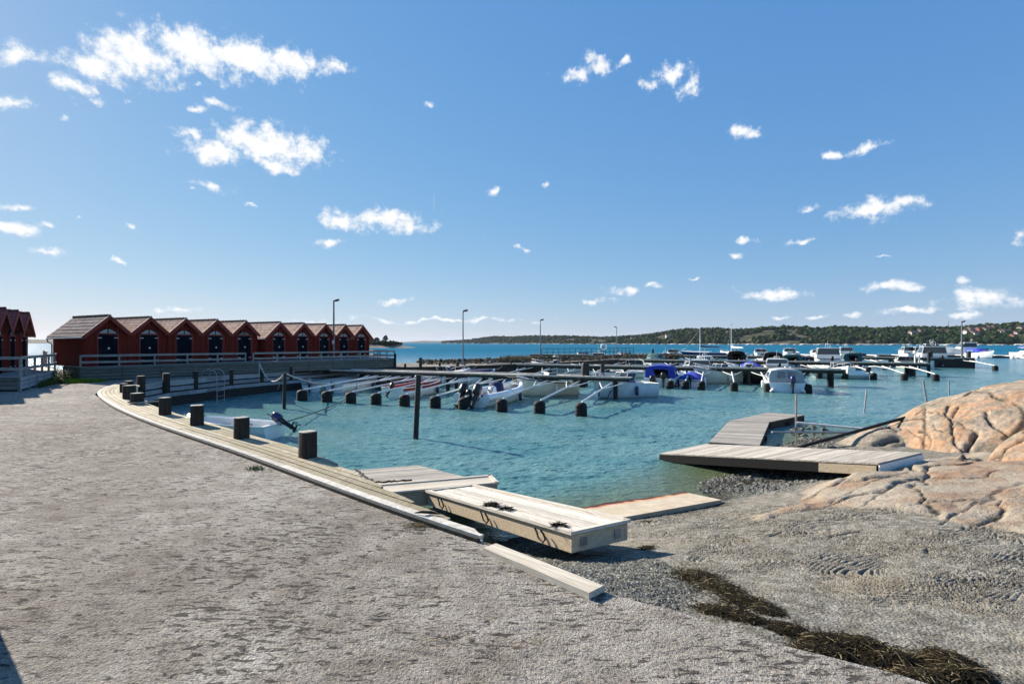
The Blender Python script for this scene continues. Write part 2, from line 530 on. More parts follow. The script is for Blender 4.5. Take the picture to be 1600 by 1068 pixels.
# ------------------------------------------------------------------ materials
M = {}
def make_water():
    m = NT('water')
    p = m.geo()
    sp = m.n('ShaderNodeSeparateXYZ'); m.l(p, sp.inputs[0])
    def mp(sc, rz=0.0):
        q = m.n('ShaderNodeMapping'); m.l(p, q.inputs[0]); q.inputs['Scale'].default_value = sc; q.inputs['Rotation'].default_value = (0, 0, rz); return q.outputs[0]
    w1 = m.noise(1.0, 3, mp((1.1, 2.4, 1), 0.35), 0.5, 0.6)
    w2 = m.noise(1.0, 4, mp((4.5, 9.0, 1), 0.2), 0.6, 0.9)
    w3 = m.noise(1.0, 2, mp((15.0, 24.0, 1), -0.3), 0.5, 0.5)
    h = m.math('ADD', m.math('MULTIPLY', w1, 0.9), m.math('ADD', m.math('MULTIPLY', w2, 0.42), m.math('MULTIPLY', w3, 0.12)))
    calm = m.noise(0.09, 3, mp((1, 1.6, 1)), 0.5)
    patch = m.noise(0.35, 4, mp((0.6, 1.5, 1), 0.3), 0.55)
    near = m.mix(m.mr(patch, 0.35, 0.68), (0.07, 0.20, 0.205), (0.145, 0.27, 0.25))
    shal = m.mix(m.mr(m.attr('shallow'), 0, 1), near, (0.10, 0.125, 0.06))
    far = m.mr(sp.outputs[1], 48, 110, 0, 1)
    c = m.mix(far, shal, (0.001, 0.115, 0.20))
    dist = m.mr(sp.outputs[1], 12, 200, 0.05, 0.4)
    st = m.mr(calm, 0.3, 0.65, 0.75, 1.0)
    b = m.n('ShaderNodeBump'); m.l(h, b.inputs['Height']); m.l(st, b.inputs['Strength']); b.inputs['Distance'].default_value = 0.09
    m.l(m.mr(sp.outputs[1], 40, 120, 0.42, 0.02), m.b.inputs['Specular IOR Level'])
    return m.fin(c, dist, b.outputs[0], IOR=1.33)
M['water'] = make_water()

def make_asphalt():
    m = NT('asphalt')
    p = m.geo()
    big = m.noise(0.35, 5, p, 0.6)
    mid = m.noise(2.6, 6, p, 0.6)
    mp = m.n('ShaderNodeMapping'); m.l(p, mp.inputs[0]); mp.inputs['Rotation'].default_value = (0, 0, 0.25); mp.inputs['Scale'].default_value = (9, 20, 10)
    fl = m.noise(1.0, 7, mp.outputs[0], 0.62)
    gr = m.noise(95, 4, p, 0.6)
    st = m.voro(120, p).outputs['Color']
    base = m.ramp(m.math('ADD', m.math('MULTIPLY', big, 0.55), m.math('MULTIPLY', mid, 0.45)), [(0.36, (0.18, 0.155, 0.125)), (0.5, (0.31, 0.282, 0.24)), (0.64, (0.46, 0.43, 0.38))])
    speck = m.ramp(st, [(0.1, (0.55, 0.55, 0.55)), (0.5, (0.95, 0.95, 0.95)), (0.9, (1.5, 1.47, 1.42))])
    c = m.mix(0.65, base, speck, 'MULTIPLY')
    sp2 = m.noise(42, 3, p, 0.7)
    c = m.mix(m.mr(sp2, 0.35, 0.47, 0.65, 0.0), c, (0.06, 0.052, 0.048))
    mq = m.n('ShaderNodeMapping'); m.l(p, mq.inputs[0]); mq.inputs['Rotation'].default_value = (0, 0, 0.18); mq.inputs['Scale'].default_value = (7, 21, 10)
    fk = m.noise(1.0, 6, mq.outputs[0], 0.72, 0.6)
    zone = m.mr(m.noise(0.7, 4, p), 0.38, 0.62, 0.36, 0.44)
    flake = m.math('SUBTRACT', 1.0, m.math('DIVIDE', m.math('SUBTRACT', fk, zone), 0.03), clamp=True)
    c = m.mix(m.math('MULTIPLY', flake, 0.8), c, (0.035, 0.03, 0.028))  # flake hollows coloured near black, painting the small shadows in them
    c = m.mix(m.mr(fl, 0.32, 0.42, 0.3, 0.0), c, (0.07, 0.06, 0.055))
    rust = m.noise(0.8, 5, m.map((1, 1, 1), loc=(7, 3, 0)), 0.6)
    c = m.mix(m.mr(rust, 0.66, 0.74, 0, 0.45), c, (0.26, 0.17, 0.08))
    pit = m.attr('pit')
    c = m.mix(m.math('MULTIPLY', pit, 0.3), c, (0.05, 0.043, 0.04))  # pit colour darkened as well, standing for shade inside the pits
    c = m.mix(m.attr('rim'), c, (0.46, 0.44, 0.41))
    h = m.math('ADD', m.math('MULTIPLY', gr, 0.4), m.math('ADD', m.math('MULTIPLY', fl, 1.0), m.math('ADD', m.math('MULTIPLY', sp2, 1.2), m.math('MULTIPLY', flake, -1.0))))
    return m.fin(c, 0.95, m.bump(h, 1.0, 0.022), spec=0.1)
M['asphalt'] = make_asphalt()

def make_shore():
    m = NT('shore_ground')
    p = m.geo()
    conc = m.ramp(m.noise(7, 8, p, 0.7), [(0.34, (0.10, 0.092, 0.072)), (0.5, (0.20, 0.187, 0.155)), (0.66, (0.32, 0.305, 0.26))])
    sp = m.ramp(m.voro(75, p).outputs['Color'], [(0.1, 0.55), (0.9, 1.35)])
    conc = m.mix(0.7, conc, sp, 'MULTIPLY')
    conc = m.mix(m.mr(m.noise(0.9, 5, p, 0.6), 0.5, 0.7, 0, .5), conc, (0.25, 0.215, 0.155))
    rock = m.ramp(m.noise(1.1, 7, p, 0.62), [(0.36, (0.30, 0.18, 0.11)), (0.5, (0.33, 0.27, 0.20)), (0.64, (0.38, 0.34, 0.275))])
    rock = m.mix(m.mr(m.noise(22, 5, p, 0.7), 0.35, 0.6, .55, 0), rock, (0.13, 0.115, 0.09))
    c = m.mix(m.attr('rock'), conc, rock)
    gv = m.ramp(m.voro(42, p).outputs['Color'], [(0.1, (0.035, 0.035, 0.03)), (0.55, (0.12, 0.12, 0.10)), (0.95, (0.36, 0.36, 0.31))])
    c = m.mix(m.attr('gravel'), c, gv)
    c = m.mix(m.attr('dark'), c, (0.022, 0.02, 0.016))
    h1 = m.noise(38, 5, p, 0.65)
    h2 = m.voro(42, p).outputs['Distance']
    h = m.math('ADD', m.math('MULTIPLY', h1, 1.0), m.math('ADD', m.math('MULTIPLY', h2, -.7), m.math('MULTIPLY', m.noise(9, 6, p, 0.7), m.math('MULTIPLY', m.attr('rock'), 3.0))))
    st = m.math('SUBTRACT', 1.0, m.math('MULTIPLY', m.attr('rock'), 0.25))
    b = m.n('ShaderNodeBump'); m.l(h, b.inputs['Height']); m.l(st, b.inputs['Strength']); b.inputs['Distance'].default_value = 0.016
    return m.fin(c, 0.92, b.outputs[0], spec=0.15)
M['shore'] = make_shore()

def make_rock(name, pink):
    m = NT(name)
    p = m.geo()
    n1 = m.noise(0.55, 6, p, 0.6, 0.6)
    c = m.ramp(n1, [(0.34, (0.33, 0.27, 0.20)), (0.45, (0.43, 0.34, 0.25) if pink else (0.40, 0.34, 0.26)), (0.55, (0.46, 0.26, 0.14) if pink else (0.42, 0.34, 0.25)), (0.63, (0.38, 0.31, 0.235)), (0.72, (0.42, 0.25, 0.15))])
    mp = m.n('ShaderNodeMapping'); m.l(p, mp.inputs[0]); mp.inputs['Rotation'].default_value = (0.5, 0.25, 0.5); mp.inputs['Scale'].default_value = (1.2, 5, 12)
    st = m.noise(1.0, 7, mp.outputs[0], 0.65, 0.5)
    c = m.mix(m.mr(st, 0.38, 0.58, 0.65, 0.0), c, (0.24, 0.20, 0.15))
    lich = m.noise(2.1, 7, p, 0.72)
    c = m.mix(m.mr(lich, 0.50, 0.60, 0, 0.8), c, (0.185, 0.175, 0.135))
    gr = m.noise(55, 4, p, 0.7)
    c = m.mix(m.mr(gr, 0.34, 0.46, 0.5, 0.0), c, (0.17, 0.14, 0.11))
    zz = m.n('ShaderNodeSeparateXYZ'); m.l(p, zz.inputs[0])
    wz = m.math('ADD', zz.outputs[2], m.math('MULTIPLY', m.math('SUBTRACT', m.noise(3, 5, p), 0.5), 0.25))
    c = m.mix(m.mr(wz, WATER + .26, WATER + .12, 0, .85), c, (0.03, 0.028, 0.018))
    c = m.mix(m.attr('crack'), c, (0.022, 0.018, 0.014))
    h = m.math('ADD', m.math('MULTIPLY', st, 1.6), m.math('ADD', m.math('MULTIPLY', gr, 0.4), m.math('MULTIPLY', m.noise(7, 8, p, 0.7), 1.5)))
    return m.fin(c, 0.85, m.bump(h, 0.9, 0.035), spec=0.2)
M['rock'] = make_rock('pink_granite', True)
M['rock_pale'] = make_rock('pale_granite', False)

M['deck_pale'] = m_wood('deck_outer_board', (0.34, 0.31, 0.25), (0.62, 0.59, 0.52), (9, 9, 9), 0.85, 0.6)
M['deck'] = m_wood('deck_timber', (0.17, 0.135, 0.08), (0.44, 0.38, 0.27), (9, 9, 9), 0.85, 0.6, green=(0.20, 0.18, 0.085))
M['float_new'] = m_wood('new_timber', (0.40, 0.34, 0.26), (0.66, 0.61, 0.52), (1.4, 22, 22), 0.8, 0.4)
M['float_side'] = m_wood('raw_timber', (0.38, 0.29, 0.19), (0.55, 0.46, 0.33), (1.4, 22, 22), 0.8, 0.4)
M['jetty_long'] = m_wood('new_timber_lengthwise', (0.38, 0.34, 0.27), (0.66, 0.62, 0.54), (1.6, 30, 30), 0.8, 0.5, rot=(0, 0, radians(55)))
M['beam_wood'] = m_wood('beam_timber', (0.40, 0.34, 0.25), (0.70, 0.64, 0.52), (1.6, 30, 30), 0.8, 0.5, rot=(0, 0, radians(42)))
M['jetty_cross'] = m_wood('new_timber_cross', (0.38, 0.32, 0.23), (0.68, 0.62, 0.51), (1.6, 30, 30), 0.8, 0.5, rot=(0, 0, radians(-19)))
M['jetty_grey'] = m_wood('grey_timber_skew', (0.24, 0.215, 0.175), (0.58, 0.53, 0.45), (1.4, 30, 30), 0.85, 0.6, rot=(0, 0, radians(-29)))
M['float_old'] = m_wood('grey_timber', (0.20, 0.18, 0.15), (0.45, 0.41, 0.35), (1.2, 26, 26), 0.85, 0.6)
M['dark_wood'] = m_wood('dark_timber', (0.018, 0.017, 0.014), (0.05, 0.048, 0.04), (2, 14, 14), 0.9, 0.5)
M['bollard'] = m_wood('bollard_timber', (0.008, 0.007, 0.006), (0.05, 0.043, 0.032), (30, 30, 1.6), 0.9, 0.8)
M['end_grain'] = m_wood('end_grain', (0.30, 0.27, 0.22), (0.5, 0.46, 0.38), (12, 12, 12), 0.9, 0.5)
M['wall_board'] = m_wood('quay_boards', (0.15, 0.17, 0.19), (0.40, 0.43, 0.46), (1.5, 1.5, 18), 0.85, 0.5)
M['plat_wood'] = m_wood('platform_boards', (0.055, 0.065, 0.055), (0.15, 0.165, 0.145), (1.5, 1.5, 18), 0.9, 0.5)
M['rail_wood'] = m_wood('rail_boards', (0.13, 0.135, 0.13), (0.30, 0.31, 0.30), (3, 3, 18), 0.85, 0.4)
M['pier_wood'] = m_wood('pier_boards', (0.32, 0.30, 0.25), (0.60, 0.57, 0.50), (3, 3, 18), 0.85, 0.4)
M['pier_side'] = m_wood('pier_stringer', (0.015, 0.015, 0.012), (0.06, 0.056, 0.045), (3, 3, 12), 0.9, 0.5)
M['pile'] = m_plain('pile_tar', (0.016, 0.014, 0.013), 0.75, var=0.5, scale=9, bump=0.6)
M['black'] = m_plain('void_black', (0.006, 0.006, 0.006), 0.95)
M['rubber'] = m_plain('black_rubber', (0.003, 0.003, 0.003), 0.8, var=0.4, scale=14, bump=0.5)
M['galv'] = m_plain('galvanised_steel', (0.66, 0.66, 0.64), 0.5, 0.0, var=0.2, scale=12, bump=0.1)
M['steel'] = m_plain('steel', (0.35, 0.36, 0.37), 0.4, 0.7, var=0.15, scale=10)
M['lamp_pole'] = m_plain('lamp_pole_grey', (0.16, 0.18, 0.20), 0.5, 0.5, var=0.1)
M['lamp_head'] = m_plain('lamp_head_dark', (0.03, 0.032, 0.035), 0.5, 0.2)
M['rope'] = m_plain('rope_pale', (0.50, 0.46, 0.38), 0.9, var=0.25, scale=40, bump=0.5)
M['rope_dark'] = m_plain('rope_dark', (0.03, 0.028, 0.025), 0.9, var=0.3, scale=40, bump=0.5)
M['white'] = m_plain('gelcoat_white', (0.82, 0.83, 0.80), 0.28, var=0.07, scale=3)
M['cream'] = m_plain('gelcoat_cream', (0.72, 0.69, 0.57), 0.3, var=0.1, scale=3)
M['sage'] = m_plain('gelcoat_sage', (0.48, 0.56, 0.50), 0.3, var=0.1, scale=3)
M['paleblue'] = m_plain('gelcoat_pale_blue', (0.62, 0.71, 0.78), 0.3, var=0.1, scale=3)
M['tan'] = m_plain('varnished_tan', (0.32, 0.21, 0.09), 0.4, var=0.2, scale=5)
M['red'] = m_plain('boat_red', (0.35, 0.035, 0.02), 0.4, var=0.15, scale=5)
M['navy'] = m_plain('boat_navy', (0.02, 0.03, 0.10), 0.3, var=0.1, scale=5)
M['boat_black'] = m_plain('boat_black', (0.012, 0.012, 0.014), 0.3, var=0.1, scale=5)
M['inside'] = m_plain('boat_inside', (0.68, 0.68, 0.65), 0.6, var=0.18, scale=6)
M['seat'] = m_plain('boat_seat', (0.52, 0.50, 0.45), 0.6, var=0.1, scale=6)
M['motor'] = m_plain('motor_black', (0.008, 0.008, 0.009), 0.4, var=0.2, scale=6)
M['motor_grey'] = m_plain('motor_grey', (0.30, 0.31, 0.33), 0.35, var=0.1, scale=6)
M['cloth_blue'] = m_plain('canvas_blue', (0.018, 0.045, 0.36), 0.85, var=0.25, scale=4, bump=0.3)
M['cloth_navy'] = m_plain('canvas_navy', (0.012, 0.02, 0.085), 0.85, var=0.25, scale=4, bump=0.3)
M['cloth_tan'] = m_plain('canvas_tan', (0.47, 0.42, 0.31), 0.85, var=0.2, scale=3, bump=0.4)
M['cloth_grey'] = m_plain('canvas_grey', (0.33, 0.37, 0.40), 0.85, var=0.2, scale=3, bump=0.4)
M['cloth_black'] = m_plain('canvas_black', (0.012, 0.012, 0.013), 0.85, var=0.2, scale=3, bump=0.4)
M['cloth_green'] = m_plain('canvas_green', (0.03, 0.10, 0.10), 0.85, var=0.2, scale=3, bump=0.4)
def m_glass(name, col):
    m = NT(name); return m.fin(col, 0.06, None, 0.0, 0.8)
M['glass'] = m_glass('tinted_window', (0.02, 0.035, 0.045))
M['vinyl'] = m_plain('clear_vinyl', (0.10, 0.16, 0.21), 0.15, var=.4, scale=3)
M['fanlight'] = m_plain('fanlight_glass', (0.30, 0.32, 0.34), 0.25, var=0.25, scale=6)
def make_redwall():
    m = NT('falu_red_boards')
    v = m.map((7, 7, 0.6))
    n = m.noise(1.0, 6, v, 0.6)
    c = m.ramp(n, [(0.3, (0.135, 0.014, 0.010)), (0.7, (0.27, 0.030, 0.018))])
    c = m.mix(m.mr(m.island(), 0, 1, 0, 0.35), c, (0.09, 0.012, 0.010))
    c = m.mix(m.mr(m.rnd(), 0, 1, 0, 0.4), c, (0.22, 0.045, 0.032))
    c = m.mix(m.mr(m.noise(1.2, 5), .5, .72, 0, .45), c, (0.10, 0.03, 0.025))
    return m.fin(c, 0.85, m.bump(n, 0.4, 0.01), spec=0.15)
M['redwall'] = make_redwall()
M['redtrim'] = m_plain('red_trim', (0.20, 0.026, 0.018), 0.8, var=0.2, scale=5)
M['door'] = m_plain('door_navy', (0.004, 0.007, 0.014), 0.95, var=0.4, scale=4, bump=0.3, spec=0.1)
M['trim_white'] = m_plain('trim_white', (0.72, 0.72, 0.72), 0.7, var=0.1)
def make_tiles(name, a, b):
    m = NT(name)
    k = m.noise(3.5, 6); f = m.noise(26, 4)
    c = m.ramp(m.math('ADD', m.math('MULTIPLY', k, 0.6), m.math('MULTIPLY', f, 0.4)), [(0.36, a), (0.62, b)])
    return m.fin(c, 0.85, m.bump(f, 0.5, 0.02), spec=0.15)
M['tiles'] = make_tiles('clay_tiles', (0.36, 0.20, 0.13), (0.70, 0.50, 0.36))
M['tiles_dark'] = make_tiles('ridge_tiles', (0.05, 0.03, 0.025), (0.12, 0.07, 0.05))
M['tiles_red'] = make_tiles('painted_roof', (0.12, 0.035, 0.035), (0.25, 0.10, 0.09))
M['concrete_slab'] = None
def make_slab():
    m = NT('ramp_concrete')
    p = m.geo()
    c = m.ramp(m.noise(3.5, 8, p, 0.65), [(0.35, (0.40, 0.33, 0.23)), (0.65, (0.54, 0.47, 0.36))])
    c = m.mix(m.mr(m.noise(60, 3, p), 0.35, 0.5, 0.4, 0), c, (0.26, 0.21, 0.14))
    z = m.n('ShaderNodeSeparateXYZ'); m.l(p, z.inputs[0])
    zz = m.math('ADD', z.outputs[2], m.math('MULTIPLY', m.math('SUBTRACT', m.noise(4, 5, p), 0.5), 0.035))
    c = m.mix(m.mr(zz, WATER + 0.028, WATER + 0.010, 0, 0.8), c, (0.50, 0.17, 0.045))
    c = m.mix(m.mr(zz, WATER + 0.016, WATER + 0.004, 0, 1), c, (0.05, 0.012, 0.012))
    return m.fin(c, 0.8, m.bump(m.noise(45, 5, p), 0.35, 0.008), spec=0.25)
M['concrete_slab'] = make_slab()
M['concrete'] = m_plain('concrete', (0.38, 0.36, 0.32), 0.9, var=0.25, scale=5, bump=0.4)
M['number'] = m_plain('lock_plate_white', (0.75, 0.75, 0.75), 0.4)
def make_leaf(name, a, b, tr=0.0):
    m = NT(name)
    c = m.mix(m.island(), a, b)
    return m.fin(c, 0.8, spec=0.1)
M['grass'] = make_leaf('grass_blades', (0.05, 0.13, 0.012), (0.22, 0.30, 0.03))
M['leaf'] = make_leaf('shrub_leaf', (0.02, 0.05, 0.012), (0.10, 0.15, 0.03))
M['weed'] = make_leaf('seaweed_strands', (0.003, 0.003, 0.002), (0.035, 0.026, 0.012))
M['straw'] = make_leaf('dry_reeds', (0.06, 0.045, 0.02), (0.30, 0.24, 0.13))
def make_forest(name, cols):
    m = NT(name)
    c = m.ramp(m.island(), cols)
    n = m.noise(0.35, 4, m.geo(), 0.7)
    k = m.n('ShaderNodeCombineColor'); q = m.mr(n, 0.3, 0.7, 0.6, 1.4)
    for i in range(3): m.l(q, k.inputs[i])
    c = m.mix(1.0, c, k.outputs[0], 'MULTIPLY')
    return m.fin(c, 0.95, m.bump(n, 0.8, 1.0), spec=0.05)
M['forest'] = make_forest('forest_crowns', [(0, (0.007, 0.020, 0.010)), (0.45, (0.014, 0.034, 0.013)), (0.75, (0.028, 0.048, 0.016)), (0.93, (0.055, 0.052, 0.020)), (1, (0.03, 0.045, 0.02))])
def make_hill():
    m = NT('hill_ground'); p = m.geo()
    c = m.ramp(m.noise(0.05, 8, p, 0.7), [(0.35, (0.02, 0.03, 0.018)), (0.5, (0.045, 0.05, 0.026)), (0.62, (0.15, 0.13, 0.10)), (0.75, (0.07, 0.08, 0.035))])
    return m.fin(c, 0.95, m.bump(m.noise(0.2, 8, p), 0.6, 2.0), spec=0.05)
M['hill'] = make_hill()
def make_stone(name, a, b, sc=1.2):
    m = NT(name); p = m.geo()
    c = m.ramp(m.noise(sc, 7, p, 0.65), [(0.35, a), (0.65, b)])
    kk = m.n('ShaderNodeCombineColor'); q = m.mr(m.island(), 0, 1, 0.6, 1.3)
    for i in range(3): m.l(q, kk.inputs[i])
    c = m.mix(1.0, c, kk.outputs[0], 'MULTIPLY')
    return m.fin(c, 0.9, m.bump(m.noise(sc * 8, 5, p), 0.5, 0.03), spec=0.15)
M['boulder'] = make_stone('breakwater_stone', (0.035, 0.032, 0.024), (0.15, 0.13, 0.095))
M['pebble'] = make_stone('pebbles', (0.06, 0.06, 0.05), (0.24, 0.23, 0.20), 5)
M['shore_stone'] = make_stone('bare_shore_rock', (0.34, 0.31, 0.26), (0.62, 0.58, 0.50), 0.15)
M['skerry'] = make_stone('skerry_rock', (0.16, 0.13, 0.10), (0.36, 0.31, 0.25), 0.15)
M['house_white'] = m_plain('house_white', (0.45, 0.44, 0.41), 0.8)
M['house_red'] = m_plain('house_red', (0.25, 0.06, 0.04), 0.8)
M['house_roof'] = m_plain('house_roof', (0.13, 0.07, 0.055), 0.8)
# ------------------------------------------------------------------ the setting
# water: one sheet to the horizon, finer near the shore so that it knows where it is shallow
def build_water():
    far = 9000
    me = MB()
    o = me
    o.add([(-far, -40, WATER - .004), (far, -40, WATER - .004), (far, far, WATER - .004), (-far, far, WATER - .004)], [(0, 1, 2, 3)])
    x, y, Fc = fan_grid(-1.6, 1.9, 90, 2.0, 60, 120)
    return x, y, Fc

edge_outer = [(-.32, 5.13), (-1.09, 5.76), (-1.87, 6.43), (-2.96, 7.41), (-4.84, 9.1), (-8.27, 12), (-10.25, 13.8), (-12.56, 16.0), (-16.1, 19.75)]
deck_back = [(-17.7, 22.2), (-18.6, 24.0)]
quay_edge = [(-17.1, 23.6), (-17.55, 26.2), (-17.1, 28.6), (-16.8, 31), (-15.9, 33.1), (-14.6, 35.6), (-13.6, 37.6), (-11.9, 39.0), (-9.3, 40.4), (-8.0, 41.1),
             (-2.2, 44.5), (3.75, 50), (10, 57), (16, 64), (23, 71.5)]
deck_inner = [(-.34, 5.28), (-.76, 5.76), (-1.02, 6.04), (-1.89, 7.08), (-2.85, 8.29), (-3.94, 9.47), (-4.95, 10.3), (-7.0, 12.1), (-10.5, 15.2), (-12.4, 17.2), (-14.1, 19.3), (-15.7, 21.3), (-17.1, 23.6)]
right_edge = [(10, -4), (6.6, .2), (4.3, 1.7), (2.9, 2.68), (2.44, 3.0), (1.72, 3.44), (1.2, 3.82), (.71, 4.12), (.1, 4.7)]
land_back = [(24, 73.5), (17, 70), (8, 61.5), (-1, 54), (-9, 50.5), (-16, 51), (-22, 49), (-28, 42.5), (-34, 38.5), (-60, 34), (-60, -20), (10, -20)]
_r = random.Random(31); _e = []
for _a, _b in zip(right_edge, right_edge[1:]):
    _n = max(1, int(math.dist(_a, _b) / .16))
    for _i in range(_n):
        _t = _i / _n; _e.append((_a[0] + (_b[0] - _a[0]) * _t + _r.uniform(-.018, .018), _a[1] + (_b[1] - _a[1]) * _t + _r.uniform(-.018, .018)))
right_edge = _e + [right_edge[-1]]
land = right_edge + edge_outer + deck_back + quay_edge + land_back

# the coarse block the quay is made of
g = MB(); g.prism(land, -3.0, -0.022, side=1)
g.build('quay_ground', [M['asphalt'], M['pile']], kind='structure')

# worn asphalt, really pitted
x, y, Fc = fan_grid(-1.3, 1.35, 360, 1.5, 47, 620)
x, y, Fc = clip_grid(x, y, Fc, land)
warp = fbm(x * 1.2, y * 1.2, 3, 5)
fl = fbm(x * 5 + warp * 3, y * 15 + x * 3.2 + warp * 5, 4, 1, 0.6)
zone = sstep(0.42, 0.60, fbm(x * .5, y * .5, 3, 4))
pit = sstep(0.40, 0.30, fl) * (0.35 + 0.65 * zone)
bd, _, _ = near_poly(x, y, right_edge + edge_outer, closed=False)
cracks = [[P(0, 798), P(60, 793), P(130, 800) , P(200, 803), P(330, 790), P(420, 778), P(510, 762)], [P(500, 935), P(560, 918), P(590, 908), P(640, 893), P(665, 886)],
          [P(700, 1000), P(735, 988), P(765, 975)], [P(170, 662), P(205, 660), P(240, 650)]]
cr = np.zeros(x.shape)
for c in cracks:
    d, _, _ = near_poly(x, y, [(q.x, q.y) for q in c], closed=False)
    cr = np.maximum(cr, np.exp(-(d / 0.012) ** 2))
und = (fbm(x * .35, y * .35, 2, 2) - .5) * 0.03
z = und - pit * 0.007 - cr * 0.012 + (fbm(x * 28, y * 40, 3, 3) - .5) * 0.007 * np.clip(6 / y, .3, 1) + .004
z = np.where(bd < .25, z * np.clip(bd / .25, 0, 1) + 0.002, z)
d1, _, _ = near_poly(x, y, [(q.x, q.y) for q in cracks[0]], closed=False)
rim = sstep(.05, .0, bd) * .6 * sstep(.35, .6, fbm(x * 7, y * 7, 3, 6)) + np.exp(-(d1 / 0.018) ** 2) * .8 * (x > -3.2)
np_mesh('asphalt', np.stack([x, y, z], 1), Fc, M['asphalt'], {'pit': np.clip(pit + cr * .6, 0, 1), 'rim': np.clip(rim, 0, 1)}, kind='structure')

# shore terrain
ctrl = [(-.32, 5.11, -.10), (.71, 4.05, -.07), (1.72, 3.44, -.07), (2.44, 3.0, -.07), (4.3, 1.7, -.06), (6.6, .2, 0), (9, -2, .05),
        (1.5, 6.4, -.66), (.9, 6.2, -.66), (.2, 7.3, -1.02), (-.5, 7.7, -1.15), (1.32, 10.07, -1.36), (3.44, 11, -1.34), (2.0, 9.0, -1.175), (4.1, 10.05, -1.20), (2.6, 8.6, -1.02), (4.4, 11.8, -1.25), (5.3, 12.6, -1.26),
        (7.6, 15.3, -1.26), (9.1, 16.8, -1.27), (11, 18.2, -1.35), (8, 14, -1.1), (6.6, 11.8, -1.17), (10, 14, -.95), (10.5, 12, -.78), (10, 10.8, -.62),
        (6.7, 9.9, -.66), (7.5, 10.1, -.66), (8.2, 10.9, -.72), (9.3, 9.3, -.36), (5.4, 9.6, -.88), (5.8, 6.9, -.42), (5.84, 5.84, -.30), (8, 6, -.22), (3, 6, -.50), (3.5, 7.6, -.72),
        (4, 4, -.20), (6, 3, -.05), (3.0, 4.5, -.30), (12, 8, -.1), (16, 8.5, .2), (12.5, 10.6, -.45), (20, 13, .3), (12, 4, .1),
        (0, 12, -1.9), (3, 14, -1.8), (6, 18, -2), (10, 22, -2.2), (20, 26, -2), (-4, 11.3, -1.6), (-1.1, 7.4, -1.06), (-1.8, 8.3, -1.16), (-2.5, 9.1, -1.24), (-.4, 5.9, -.7), (18, 20, -1.4), (14, 19, -1.5)]
TER = tps(ctrl)
shore_poly = right_edge[1:] + [(-.3, 5.1), (-2, 6.7), (-6, 14), (4, 26), (34, 26), (34, -2), (9, -2)]
x, y, Fc = fan_grid(-.42, 1.5, 520, 2.2, 24, 640)
x, y, Fc = clip_grid(x, y, Fc, shore_poly)
# which parts are bare rock, comb-marked ground, gravel
rock_line = [P(1160, 812, -.8), P(1245, 772, -.85), P(1290, 740, -.7), P(1340, 728, -.6), (10.5, 12.6), (16, 14), (30, 16), (30, 6.5), P(1620, 842, -.3), P(1480, 812, -.42), P(1330, 790, -.6), P(1240, 800, -.7)]
rl = [(q[0], q[1]) for q in rock_line]
rin = in_poly(x, y, rl); rd, _, _ = near_poly(x, y, rl)
sdist = np.where(rin, rd, -rd) + (fbm(x * 1.2, y * 1.2, 4, 2) - .5) * .8
rockm = sstep(-.05, .12, sdist)
gl = [(q[0], q[1]) for q in (P(745, 850, -.15), P(950, 930, -.1), P(1080, 965, -.15), P(1110, 900, -.35), P(1010, 850, -.5), (1.5, 6.2), (.2, 9), (-3, 9), (-1, 6))]
gin = in_poly(x, y, gl); gd, _, _ = near_poly(x, y, gl)
gs = np.where(gin, gd, -gd) + (fbm(x * 3, y * 3, 3, 1) - .5) * .5
gl2 = [(3.0, 11.9), (3.9, 10.9), (4.5, 10.2), (5.6, 10.3), (6.6, 10.9), (8.2, 11.4), (9.6, 13.2), (9.6, 15), (12.5, 18.5), (9, 19), (4, 14)]
gin2 = in_poly(x, y, gl2); gd2, _, _ = near_poly(x, y, gl2)
gs2 = np.where(gin2, gd2, -gd2) + (fbm(x * 3, y * 3, 3, 5) - .5) * .4
grav = np.maximum(sstep(-.05, .2, gs), sstep(-.05, .1, gs2))
zt = TER(x, y)
comb = (1 - rockm) * (1 - grav)
# raked arcs: families of curved grooves round several centres
arc = np.zeros(x.shape)
for (cx, cy, r0, r1, sp_, sd_) in ((5.0, 6.9, .2, 1.7, .085, 1), (3.3, 8.6, .2, 1.6, .08, 2), (6.6, 8.1, .1, 1.7, .07, 3), (4.0, 5.2, .1, 1.4, .06, 4), (6.6, 5.0, .1, 1.5, .06, 5),
                                   (2.6, 6.0, .1, 1.0, .07, 6), (5.4, 3.8, .2, 1.4, .05, 7), (7.6, 6.6, .2, 1.5, .07, 8), (2.9, 7.6, .1, 1.3, .06, 9), (4.4, 8.2, .1, 1.6, .065, 10), (5.6, 5.9, .1, 1.3, .05, 11), (3.4, 6.6, .1, 1.2, .05, 12), (4.6, 4.5, .1, 1.1, .045, 13), (8.4, 5.2, .1, 1.5, .055, 14)):
    dx, dy = x - cx, (y - cy)
    r = np.hypot(dx, dy * 1.3) + (fbm(x * 1.3, y * 1.3, 3, sd_) - .5) * .55
    w = sstep(r0, r0 + .3, r) * sstep(r1, r1 - .5, r) * sstep(.32, .48, fbm(x * 1.1 + sd_, y * 1.1, 3, sd_ + 2))
    q = np.maximum(0, np.sin(r / sp_ * 2 * pi + (fbm(x * 6, y * 6, 2, sd_) - .5) * 3))
    arc = np.maximum(arc, q ** 1.2 * w)
rough = (fbm(x * 9, y * 14, 5, 3, .62) - .5)
bump_r = (fbm(x * .9, y * .9, 4, 7) - .5)
scr = np.zeros(x.shape)
